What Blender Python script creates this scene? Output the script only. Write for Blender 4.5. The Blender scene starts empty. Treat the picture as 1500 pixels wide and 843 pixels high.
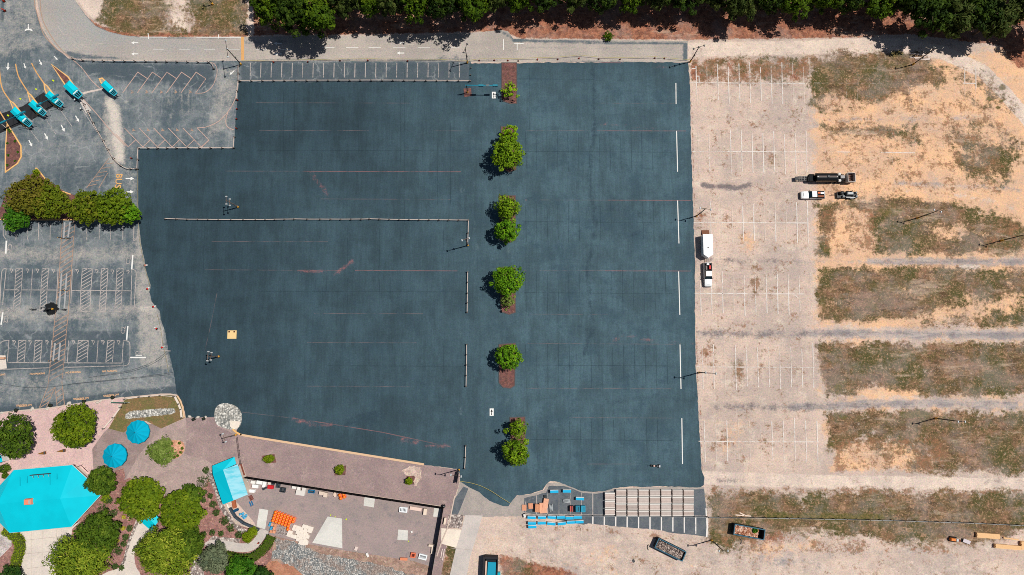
import bpy, bmesh, math, random
import numpy as np
from mathutils import Vector, Matrix
from mathutils.geometry import delaunay_2d_cdt

random.seed(7)
RNG = np.random.default_rng(11)
scene = bpy.context.scene
COL = scene.collection

# ------------------------------------------------------------------ camera and survey grid
F, TILT, HC = 1000.0, math.radians(6.3), 172.0
CT, ST = math.cos(TILT), math.sin(TILT)


def G(u, v, z=0.0):
    """Point at height z seen at pixel (u, v) of the survey photograph."""
    dx, dy = (u - 750.0) / F, (421.5 - v) / F
    y, zz = dy * CT + ST, dy * ST - CT
    s = (z - HC) / zz
    return Vector((dx * s, y * s, z))


def Gn(U, V, z=0.0):
    dx, dy = (U - 750.0) / F, (421.5 - V) / F
    y, zz = dy * CT + ST, dy * ST - CT
    s = (z - HC) / zz
    return dx * s, y * s


def ang(u0, v0, u1, v1):
    a, b = G(u0, v0), G(u1, v1)
    return math.atan2(b.y - a.y, b.x - a.x)


def dist(u0, v0, u1, v1):
    return (G(u1, v1) - G(u0, v0)).length


SUN_EL, SUN_AZ = math.radians(63), math.radians(15)     # azimuth counted from +X (east)

# ------------------------------------------------------------------ materials
EXPO = 1.0


def lin(c):
    c = c / 255.0
    return c / 12.92 if c <= 0.04045 else ((c + 0.055) / 1.055) ** 2.4


def C(r, g, b, k=1.0):
    return (min(0.9, lin(r) * k / EXPO), min(0.9, lin(g) * k / EXPO), min(0.9, lin(b) * k / EXPO), 1.0)


class NT:
    """Small helper around a material's node tree."""

    def __init__(self, name, rough=0.9, spec=0.15):
        self.m = bpy.data.materials.new(name)
        self.m.use_nodes = True
        self.t = self.m.node_tree
        self.b = self.t.nodes['Principled BSDF']
        self.b.inputs['Roughness'].default_value = rough
        self.b.inputs['Specular IOR Level'].default_value = spec
        self._co = None

    def n(self, kind, **kw):
        nd = self.t.nodes.new(kind)
        for k, v in kw.items():
            setattr(nd, k, v)
        return nd

    def link(self, a, b):
        self.t.links.new(a, b)

    def put(self, sock, v):
        if isinstance(v, bpy.types.NodeSocket):
            self.link(v, sock)
        else:
            sock.default_value = v

    def co(self):
        if self._co is None:
            self._co = self.n('ShaderNodeTexCoord').outputs['Object']
        return self._co

    def noise(self, scale, detail=4, rough=0.6, stretch=None, offs=0.0, dist=0.0):
        src = self.co()
        if stretch or offs:
            mp = self.n('ShaderNodeMapping')
            self.link(src, mp.inputs['Vector'])
            if stretch:
                mp.inputs['Scale'].default_value = stretch
            mp.inputs['Location'].default_value = (offs, offs * 0.7, 0)
            src = mp.outputs['Vector']
        nz = self.n('ShaderNodeTexNoise')
        self.link(src, nz.inputs['Vector'])
        nz.inputs['Scale'].default_value = scale
        nz.inputs['Detail'].default_value = detail
        nz.inputs['Roughness'].default_value = rough
        nz.inputs['Distortion'].default_value = dist
        return nz.outputs['Fac']

    def math(self, op, a, b=0.0, c=None, clamp=False):
        nd = self.n('ShaderNodeMath', operation=op)
        nd.use_clamp = clamp
        self.put(nd.inputs[0], a)
        self.put(nd.inputs[1], b)
        if c is not None:
            self.put(nd.inputs[2], c)
        return nd.outputs[0]

    def step(self, v, lo, hi, a=0.0, b=1.0):
        nd = self.n('ShaderNodeMapRange', interpolation_type='SMOOTHSTEP')
        self.put(nd.inputs['Value'], v)
        nd.inputs['From Min'].default_value = lo
        nd.inputs['From Max'].default_value = hi
        nd.inputs['To Min'].default_value = a
        nd.inputs['To Max'].default_value = b
        return nd.outputs['Result']

    def mix(self, f, a, b):
        nd = self.n('ShaderNodeMix', data_type='RGBA')
        self.put(nd.inputs[0], f)
        self.put(nd.inputs[6], a)
        self.put(nd.inputs[7], b)
        return nd.outputs[2]

    def attr(self, name):
        return self.n('ShaderNodeAttribute', attribute_name=name).outputs['Fac']

    def mask(self, name, scale=0.3, amp=0.9, lo=0.35, hi=0.62, offs=0.0, detail=7):
        """A painted mask whose edge is broken up by noise."""
        at = self.attr(name)
        amp = amp * 2.3
        nz = self.math('ADD', self.math('MULTIPLY', self.noise(scale, detail, 0.74, offs=offs), 0.62), self.math('MULTIPLY', self.noise(scale * 5, 5, 0.8, offs=offs + 3), 0.38))
        z = self.math('MULTIPLY_ADD', nz, amp * 1.25, -0.625 * amp)
        k = self.step(self.math('ADD', at, z), lo, hi)
        return self.math('MULTIPLY', k, self.step(at, 0.03, 0.22))

    def scale_col(self, c, f):
        """colour times a grey factor"""
        nd = self.n('ShaderNodeVectorMath', operation='SCALE')
        self.put(nd.inputs[0], c if isinstance(c, bpy.types.NodeSocket) else tuple(c)[:3])
        self.put(nd.inputs['Scale'], f)
        return nd.outputs[0]

    def grain(self, c, amp, scale=5.0, offs=0.0, detail=2, chroma=False):
        if not chroma:
            f = self.math('MULTIPLY_ADD', self.noise(scale, detail, 0.7, offs=offs), 2 * amp, 1 - amp)
            return self.scale_col(c, f)
        # coarse aggregate: grey and slightly tinted stones
        fac = self.noise(scale, 5, 0.88, offs=offs)
        col = fac.node.outputs['Color']
        a = self.n('ShaderNodeVectorMath', operation='MULTIPLY_ADD')
        self.link(col, a.inputs[0])
        a.inputs[1].default_value = (amp * 1.6, amp * 1.6, amp * 1.6)
        g = self.math('MULTIPLY_ADD', fac, amp * 2.4, 1 - amp * 2.0)
        cb = self.n('ShaderNodeCombineXYZ')
        for i in range(3):
            self.link(g, cb.inputs[i])
        self.link(cb.outputs[0], a.inputs[2])
        m = self.n('ShaderNodeVectorMath', operation='MULTIPLY')
        self.put(m.inputs[0], c if isinstance(c, bpy.types.NodeSocket) else tuple(c)[:3])
        self.link(a.outputs[0], m.inputs[1])
        return m.outputs[0]

    def bump(self, h, strength=0.4, d=0.05):
        b = self.n('ShaderNodeBump')
        b.inputs['Strength'].default_value = strength
        b.inputs['Distance'].default_value = d
        self.link(h, b.inputs['Height'])
        self.link(b.outputs['Normal'], self.b.inputs['Normal'])

    def out(self, c):
        self.put(self.b.inputs['Base Color'], c)
        return self.m

    def alpha(self, f):
        self.put(self.b.inputs['Alpha'], f)


_MC = {}


def plain(name, rgb, rough=0.7, spec=0.3, metal=0.0, amp=0.12, scale=3.0, k=1.0):
    key = (name, rgb)
    if key in _MC:
        return _MC[key]
    t = NT(name, rough, spec)
    t.b.inputs['Metallic'].default_value = metal
    c = t.grain(C(*rgb, k), amp, scale, 3.3, 4)
    t.out(c)
    _MC[key] = t.m
    return t.m


# ------------------------------------------------------------------ tagging and linking
def tag(o, label=None, cat=None, group=None, kind=None):
    if label:
        o['label'] = label
    if cat:
        o['category'] = cat
    if group:
        o['group'] = group
    if kind:
        o['kind'] = kind
    return o


def thing(name, label, cat, loc=(0, 0, 0), rot=0.0, group=None):
    o = bpy.data.objects.new(name, None)
    o.empty_display_size = 0.3
    COL.objects.link(o)
    o.location = loc
    o.rotation_euler = (0, 0, rot)
    return tag(o, label, cat, group)


def dup(root, loc, rot=None, label=None, group=None, scale=None):
    r = root.copy()
    COL.objects.link(r)
    r.location = loc
    if rot is not None:
        r.rotation_euler = (0, 0, rot)
    if scale is not None:
        r.scale = (scale, scale, scale) if not hasattr(scale, '__len__') else scale
    if label:
        r['label'] = label
    if group:
        r['group'] = group
    for ch in list(root.children):
        c = ch.copy()
        COL.objects.link(c)
        c.parent = r
        for g in list(ch.children):
            d = g.copy()
            COL.objects.link(d)
            d.parent = c
    return r


_ONES = ['first', 'second', 'third', 'fourth', 'fifth', 'sixth', 'seventh', 'eighth', 'ninth', 'tenth', 'eleventh',
         'twelfth', 'thirteenth', 'fourteenth', 'fifteenth', 'sixteenth', 'seventeenth', 'eighteenth', 'nineteenth']
_TENS = {2: 'twent', 3: 'thirt', 4: 'fort'}


def nth(i):
    """1 -> first"""
    if i < 20:
        return _ONES[i - 1]
    a, b = divmod(i, 10)
    return _TENS[a] + 'ieth' if b == 0 else _TENS[a] + 'y-' + _ONES[b - 1]


# ------------------------------------------------------------------ mesh builder
class MB:
    def __init__(self):
        self.v, self.f, self.smooth = [], [], []

    def add(self, vs, fs, smooth=False):
        o = len(self.v)
        self.v += [tuple(p) for p in vs]
        self.f += [tuple(i + o for i in f) for f in fs]
        self.smooth += [smooth] * len(fs)
        return self

    def box(self, c, s, rz=0.0, taper=1.0, bev=0.0, tilt=None):
        """Box centred at c, size s; taper shrinks the top; bev chamfers the upright corners and the top edge."""
        x, y, z = s[0] / 2, s[1] / 2, s[2] / 2
        if bev > 0:
            def ring(k, zz):
                a, b = x * k, y * k
                e = min(bev, a * 0.9, b * 0.9)
                return [(-a + e, -b, zz), (a - e, -b, zz), (a, -b + e, zz), (a, b - e, zz), (a - e, b, zz), (-a + e, b, zz),
                        (-a, b - e, zz), (-a, -b + e, zz)]
            r0, r1 = ring(1, -z), ring(taper, z - min(bev, z))
            ex = (x * taper - bev * 0.8) / x
            r2 = ring(max(ex, 0.05), z)
            ey = (y * taper - bev * 0.8) / max(y, 1e-6)
            r2 = [(p[0], p[1] / max(ex, 0.05) * max(ey, 0.05), p[2]) for p in r2]
            vs = r0 + r1 + r2
            fs = [tuple(range(7, -1, -1)), tuple(range(16, 24))]
            for b in (0, 8):
                for i in range(8):
                    j = (i + 1) % 8
                    fs.append((b + i, b + j, b + 8 + j, b + 8 + i))
        else:
            vs = [(-x, -y, -z), (x, -y, -z), (x, y, -z), (-x, y, -z),
                  (-x * taper, -y * taper, z), (x * taper, -y * taper, z), (x * taper, y * taper, z), (-x * taper, y * taper, z)]
            fs = [(3, 2, 1, 0), (4, 5, 6, 7), (0, 1, 5, 4), (1, 2, 6, 5), (2, 3, 7, 6), (3, 0, 4, 7)]
        if tilt:
            M = Matrix.Rotation(tilt[0], 3, 'X') @ Matrix.Rotation(tilt[1], 3, 'Y')
            vs = [tuple(M @ Vector(p)) for p in vs]
        ca, sa = math.cos(rz), math.sin(rz)
        vs = [(p[0] * ca - p[1] * sa + c[0], p[0] * sa + p[1] * ca + c[1], p[2] + c[2]) for p in vs]
        return self.add(vs, fs)

    def tube(self, p0, p1, r0, r1=None, n=8, cap=True, smooth=True):
        r1 = r0 if r1 is None else r1
        p0, p1 = Vector(p0), Vector(p1)
        d = (p1 - p0)
        if d.length < 1e-6:
            return self
        d.normalize()
        a = d.orthogonal().normalized()
        b = d.cross(a)
        vs = []
        for p, r in ((p0, r0), (p1, r1)):
            for i in range(n):
                t = 2 * math.pi * i / n
                vs.append(p + (a * math.cos(t) + b * math.sin(t)) * r)
        fs = [(i, (i + 1) % n, n + (i + 1) % n, n + i) for i in range(n)]
        self.add(vs, fs, smooth)
        if cap:
            self.add(vs, [tuple(range(n - 1, -1, -1)), tuple(range(n, 2 * n))])
        return self

    def lathe(self, prof, n=14, c=(0, 0, 0), smooth=True, squash=(1, 1)):
        vs, fs = [], []
        for r, z in prof:
            for i in range(n):
                t = 2 * math.pi * i / n
                vs.append((c[0] + r * math.cos(t) * squash[0], c[1] + r * math.sin(t) * squash[1], c[2] + z))
        for k in range(len(prof) - 1):
            for i in range(n):
                j = (i + 1) % n
                fs.append((k * n + i, k * n + j, (k + 1) * n + j, (k + 1) * n + i))
        fs.append(tuple(range((len(prof) - 1) * n, len(prof) * n)))
        fs.append(tuple(range(n - 1, -1, -1)))
        return self.add(vs, fs, smooth)

    def prism(self, pts, z0, z1):
        """Upright prism over a plan polygon (x, y)."""
        a = sum(pts[i][0] * pts[(i + 1) % len(pts)][1] - pts[(i + 1) % len(pts)][0] * pts[i][1] for i in range(len(pts)))
        if a < 0:
            pts = pts[::-1]
        n = len(pts)
        vs = [(p[0], p[1], z0) for p in pts] + [(p[0], p[1], z1) for p in pts]
        fs = [tuple(range(n - 1, -1, -1)), tuple(range(n, 2 * n))]
        fs += [(i, (i + 1) % n, n + (i + 1) % n, n + i) for i in range(n)]
        return self.add(vs, fs)

    def build(self, name, mat, parent=None, label=None):
        me = bpy.data.meshes.new(name)
        me.from_pydata(self.v, [], self.f)
        me.polygons.foreach_set('use_smooth', self.smooth)
        me.materials.append(mat)
        me.update()
        o = bpy.data.objects.new(name, me)
        COL.objects.link(o)
        if parent is not None:
            o.parent = parent
        if label:
            o['label'] = label
        return o


# ------------------------------------------------------------------ painting masks on sheets (survey pixels)
def _sstep(x):
    x = np.clip(x, 0, 1)
    return x * x * (3 - 2 * x)


def _segd(U, V, a, b):
    ax, ay, bx, by = a[0], a[1], b[0], b[1]
    dx, dy = bx - ax, by - ay
    L = dx * dx + dy * dy + 1e-9
    t = np.clip(((U - ax) * dx + (V - ay) * dy) / L, 0, 1)
    return np.hypot(U - ax - t * dx, V - ay - t * dy)


def _inside(U, V, pts):
    r = np.zeros(U.shape, bool)
    n = len(pts)
    for i in range(n):
        x0, y0 = pts[i]
        x1, y1 = pts[(i + 1) % n]
        if y0 == y1:
            continue
        c = ((y0 > V) != (y1 > V)) & (U < (x1 - x0) * (V - y0) / (y1 - y0) + x0)
        r ^= c
    return r


def paint(U, V, shapes):
    out = np.zeros(U.shape)
    for sh in shapes:
        k = sh[0]
        if k == 'all':
            out = np.maximum(out, sh[1])
            continue
        pts, soft, val = sh[1], sh[2], sh[3]
        w = sh[4] / 2 if len(sh) > 4 else 0
        m = soft + w
        xs, ys = [p[0] for p in pts], [p[1] for p in pts]
        sel = (U > min(xs) - m) & (U < max(xs) + m) & (V > min(ys) - m) & (V < max(ys) + m)
        if not sel.any():
            continue
        u, v = U[sel], V[sel]
        d = np.full(u.shape, 1e9)
        seg = len(pts) if k in ('poly', 'cut') else len(pts) - 1
        for i in range(max(seg, 1)):
            d = np.minimum(d, _segd(u, v, pts[i], pts[(i + 1) % len(pts)]))
        if k in ('poly', 'cut'):
            sd = np.where(_inside(u, v, pts), d, -d)
            f = _sstep(sd / (2 * soft) + 0.5)
        else:
            f = _sstep((w + soft - d) / (2 * soft))
        if k == 'cut':
            out[sel] = out[sel] * (1 - f * val)
        else:
            out[sel] = np.maximum(out[sel], f * val)
    return out


def blob(x, y, rx, ry, val, soft=4):
    return ('poly', [(x + rx * math.cos(t), y + ry * math.sin(t)) for t in np.linspace(0, 2 * math.pi, 11)[:-1]], soft, val)


def ragged(pts, step=6, amp=0.6, closed=True, seed=1):
    r = random.Random(seed)
    out = []
    n = len(pts)
    for i in range(n if closed else n - 1):
        a, b = pts[i], pts[(i + 1) % n]
        L = math.hypot(b[0] - a[0], b[1] - a[1])
        k = max(1, int(L / step))
        for j in range(k):
            t = j / k
            q = 0 if j == 0 else amp
            out.append((a[0] + (b[0] - a[0]) * t + r.uniform(-q, q), a[1] + (b[1] - a[1]) * t + r.uniform(-q, q)))
    if not closed:
        out.append(pts[-1])
    return out


def smooth_px(pts, k=6, closed=False):
    """Catmull-Rom through survey pixels."""
    n = len(pts)
    out = []
    for i in range(n if closed else n - 1):
        if closed:
            p = [pts[(i + j) % n] for j in (-1, 0, 1, 2)]
        else:
            p = [pts[max(i - 1, 0)], pts[i], pts[i + 1], pts[min(i + 2, n - 1)]]
        for j in range(k):
            t = j / k
            q = []
            for a in (0, 1):
                p0, p1, p2, p3 = (w[a] for w in p)
                q.append(0.5 * (2 * p1 + (p2 - p0) * t + (2 * p0 - 5 * p1 + 4 * p2 - p3) * t * t + (3 * p1 - p0 - 3 * p2 + p3) * t ** 3))
            out.append(tuple(q))
    if not closed:
        out.append(pts[-1])
    return out


def sheet(name, poly, z, mat, step=0, attrs=None, kind='structure', parent=None):
    """A flat sheet on the ground with the outline poly (survey pixels); step > 0 adds inner points that carry masks."""
    P = [Vector(p) for p in poly]
    n = len(P)
    pts = list(P)
    if step:
        xs, ys = [p[0] for p in poly], [p[1] for p in poly]
        gu, gv = np.meshgrid(np.arange(min(xs) + step / 2, max(xs), step), np.arange(min(ys) + step / 2, max(ys), step))
        gu, gv = gu.ravel(), gv.ravel()
        d = np.full(gu.shape, 1e9)
        for i in range(n):
            d = np.minimum(d, _segd(gu, gv, poly[i], poly[(i + 1) % n]))
        ok = _inside(gu, gv, poly) & (d > step * 0.35)
        pts += [Vector((float(a), float(b))) for a, b in zip(gu[ok], gv[ok])]
    res = delaunay_2d_cdt(pts, [(i, (i + 1) % n) for i in range(n)], [], 1, 1e-5)
    vs, fs = res[0], res[2]
    U, V = np.array([p[0] for p in vs]), np.array([p[1] for p in vs])
    X, Y = Gn(U, V, z)
    me = bpy.data.meshes.new(name)
    co = list(zip(X.tolist(), Y.tolist(), [z] * len(X)))
    fs2 = []
    for f in fs:                       # make every face look up
        a = sum(co[f[i]][0] * co[f[(i + 1) % len(f)]][1] - co[f[(i + 1) % len(f)]][0] * co[f[i]][1] for i in range(len(f)))
        fs2.append(tuple(f) if a > 0 else tuple(f)[::-1])
    me.from_pydata(co, [], fs2)
    for k, shapes in (attrs or {}).items():
        a = me.attributes.new(k, 'FLOAT', 'POINT')
        a.data.foreach_set('value', paint(U, V, shapes).astype(np.float32))
    me.materials.append(mat)
    me.update()
    o = bpy.data.objects.new(name, me)
    COL.objects.link(o)
    if kind:
        o['kind'] = kind
    if parent:
        o.parent = parent
    return o


def ribbon(mb, pts, w, z, h=0.0):
    """Strip of width w (metres) along survey pixels, flat at z or as a kerb of height h; mitred at the bends."""
    P = [G(p[0], p[1], 0) for p in pts]
    closed = (P[0] - P[-1]).length < 1e-4
    if closed:
        P = P[:-1]
    n = len(P)
    L, R = [], []
    for i in range(n):
        a = P[i - 1] if (i or closed) else None
        b = P[(i + 1) % n] if (i < n - 1 or closed) else None
        d0 = (P[i] - a).normalized() if a is not None else (b - P[i]).normalized()
        d1 = (b - P[i]).normalized() if b is not None else d0
        t = d0 + d1
        if t.length < 0.2:
            t = d1.copy()
        t.normalize()
        nn = Vector((-t.y, t.x, 0))
        k = 1.0 / max(0.45, nn.dot(Vector((-d1.y, d1.x, 0))))
        L.append(P[i] + nn * (w / 2 * k))
        R.append(P[i] - nn * (w / 2 * k))
    vs, fs = [], []
    for l, r in zip(L, R):
        vs += [(l.x, l.y, z + h), (r.x, r.y, z + h)]
        if h:
            vs += [(l.x, l.y, z), (r.x, r.y, z)]
    q = 4 if h else 2
    for i in range(n if closed else n - 1):
        j = (i + 1) % n
        fs.append((q * i, q * i + 1, q * j + 1, q * j))
        if h:
            fs.append((q * i + 2, q * i, q * j, q * j + 2))
            fs.append((q * i + 1, q * i + 3, q * j + 3, q * j + 1))
    if h and not closed:
        e = q * (n - 1)
        fs += [(0, 2, 3, 1), (e, e + 1, e + 3, e + 2)]
    mb.add(vs, fs)


def text_mb(mb, s, u, v, size, rot, z):
    """Flat lettering, centred at a survey pixel; size is the letter height in metres."""
    cu = bpy.data.curves.new('lettering', 'FONT')
    cu.body = s
    cu.align_x, cu.align_y = 'CENTER', 'CENTER'
    cu.size = size / 0.7
    cu.resolution_u = 2
    cu.offset = size * 0.03
    o = bpy.data.objects.new('lettering', cu)
    COL.objects.link(o)
    dg = bpy.context.evaluated_depsgraph_get()
    me = bpy.data.meshes.new_from_object(o.evaluated_get(dg))
    p = G(u, v, 0)
    ca, sa = math.cos(rot), math.sin(rot)
    vs = [(q.co.x * ca - q.co.y * sa + p.x, q.co.x * sa + q.co.y * ca + p.y, z) for q in me.vertices]
    mb.add(vs, [tuple(f.vertices) for f in me.polygons])
    bpy.data.objects.remove(o)
    bpy.data.meshes.remove(me)
    bpy.data.curves.remove(cu)


def arrow_pts(kind='straight'):
    return [(-1.0, -0.14), (0.15, -0.14), (0.15, -0.45), (1.0, 0.0), (0.15, 0.45), (0.15, 0.14), (-1.0, 0.14)]


def arrow(mb, u, v, rot, L, z):
    p = G(u, v)
    ca, sa = math.cos(rot), math.sin(rot)
    pts = [(x * L / 2, y * L / 2) for x, y in arrow_pts()]
    vs = [(p.x + x * ca - y * sa, p.y + x * sa + y * ca, z) for x, y in pts]
    mb.add(vs, [(0, 1, 5, 6), (2, 3, 4)])
# ================================================================== the ground
Z0, Z1, Z2, Z3, Z4, Z5 = 0.0, 0.010, 0.020, 0.030, 0.040, 0.050
_NS = [0]


def ground_material():
    t = NT('earth and worn gravel', 0.95, 0.08)
    big = t.noise(0.05, 6, 0.7)
    mid = t.noise(0.35, 5, 0.65, offs=5)
    fine = t.noise(2.2, 3, 0.7, offs=9)
    c = t.mix(t.step(big, 0.42, 0.58), C(214, 190, 174), C(193, 174, 162))
    c = t.mix(t.step(mid, 0.5, 0.75), c, C(222, 205, 188))
    sand = t.mix(t.step(t.noise(0.12, 5, 0.6, offs=3), 0.38, 0.62), C(240, 192, 150), C(222, 182, 150))
    sand = t.mix(t.step(fine, 0.55, 0.8), sand, C(202, 160, 126))
    c = t.mix(t.mask('sand', 0.14, 1.15, 0.3, 0.75), c, sand)
    # pale graded gravel
    c = t.mix(t.mask('pale', 0.3, 0.6), c, t.mix(t.step(mid, 0.35, 0.65), C(232, 212, 194), C(216, 196, 182)))
    # grey milled asphalt tracks
    gr = t.mix(t.step(t.noise(0.5, 5, 0.7, (0.2, 1.6, 1)), 0.42, 0.58), C(146, 141, 142), C(180, 170, 166))
    c = t.mix(t.math('MULTIPLY', t.mask('track', 0.2, 1.1, 0.25, 0.85), 0.92), c, gr)
    # red clay and leaf litter
    red = t.mix(t.step(t.noise(0.8, 6, 0.7, offs=2), 0.38, 0.62), C(176, 118, 92), C(120, 78, 64))
    red = t.mix(t.step(t.noise(2.5, 4, 0.7, offs=7), 0.56, 0.7), red, C(206, 158, 126))
    c = t.mix(t.mask('red', 0.3, 0.8), c, red)
    # dry grass: brown, olive and straw, speckled
    g1 = t.mix(t.step(t.noise(0.13, 7, 0.7, offs=4), 0.4, 0.6), C(142, 108, 84), C(104, 92, 62))
    g1 = t.mix(t.step(t.noise(0.5, 6, 0.75, (0.5, 1.3, 1), 8), 0.46, 0.6), g1, C(92, 74, 54))
    g1 = t.mix(t.step(t.noise(0.06, 6, 0.7, offs=18), 0.46, 0.58), g1, C(84, 82, 48))
    g1 = t.mix(t.math('MULTIPLY', t.step(t.noise(0.35, 7, 0.8, offs=24), 0.53, 0.63), 0.75), g1, C(180, 144, 114))
    g1 = t.mix(t.math('MULTIPLY', t.step(t.noise(1.9, 5, 0.8, offs=1), 0.52, 0.64), 0.7), g1, C(206, 164, 130))
    g1 = t.mix(t.math('MULTIPLY', t.step(t.noise(2.3, 5, 0.8, offs=41), 0.54, 0.66), 0.7), g1, C(66, 58, 44))
    c = t.mix(t.mask('grass', 0.2, 1.55, 0.2, 0.66, 6), c, g1)
    g2 = t.mix(t.step(t.noise(1.4, 5, 0.75, offs=12), 0.42, 0.58), C(84, 84, 46), C(124, 108, 68))
    c = t.mix(t.mask('green', 0.3, 1.0, 0.35, 0.75, 13), c, g2)
    # stray tufts everywhere on the open ground
    tuft = t.step(t.noise(0.4, 8, 0.84, offs=21), 0.545, 0.64)
    c = t.mix(t.math('MULTIPLY', tuft, 0.6), c, C(150, 116, 92))
    wash = t.step(t.noise(0.11, 6, 0.72, offs=61), 0.45, 0.62)
    c = t.mix(t.math('MULTIPLY', wash, 0.3), c, C(168, 156, 150))
    c = t.mix(t.math('MULTIPLY', t.step(t.noise(0.2, 6, 0.75, (0.3, 1.2, 1), 71), 0.54, 0.66), 0.35), c, C(226, 200, 176))
    db = t.mix(t.step(t.noise(0.9, 5, 0.75, offs=44), 0.42, 0.58), C(158, 112, 84), C(122, 98, 72))
    c = t.mix(t.math('MULTIPLY', t.mask('debris', 0.28, 1.7, 0.42, 0.8, 46), 0.8), c, db)
    # oily and damp stains
    c = t.mix(t.math('MULTIPLY', t.mask('stain', 0.35, 1.3, 0.25, 1.0, 17), 0.9), c, C(116, 108, 110))
    c = t.grain(c, 0.5, 2.6, 31, 3, True)
    c = t.grain(c, 0.3, 7.0, 33, 2)
    t.bump(mid, 0.25, 0.1)
    return t.out(c)


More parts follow.
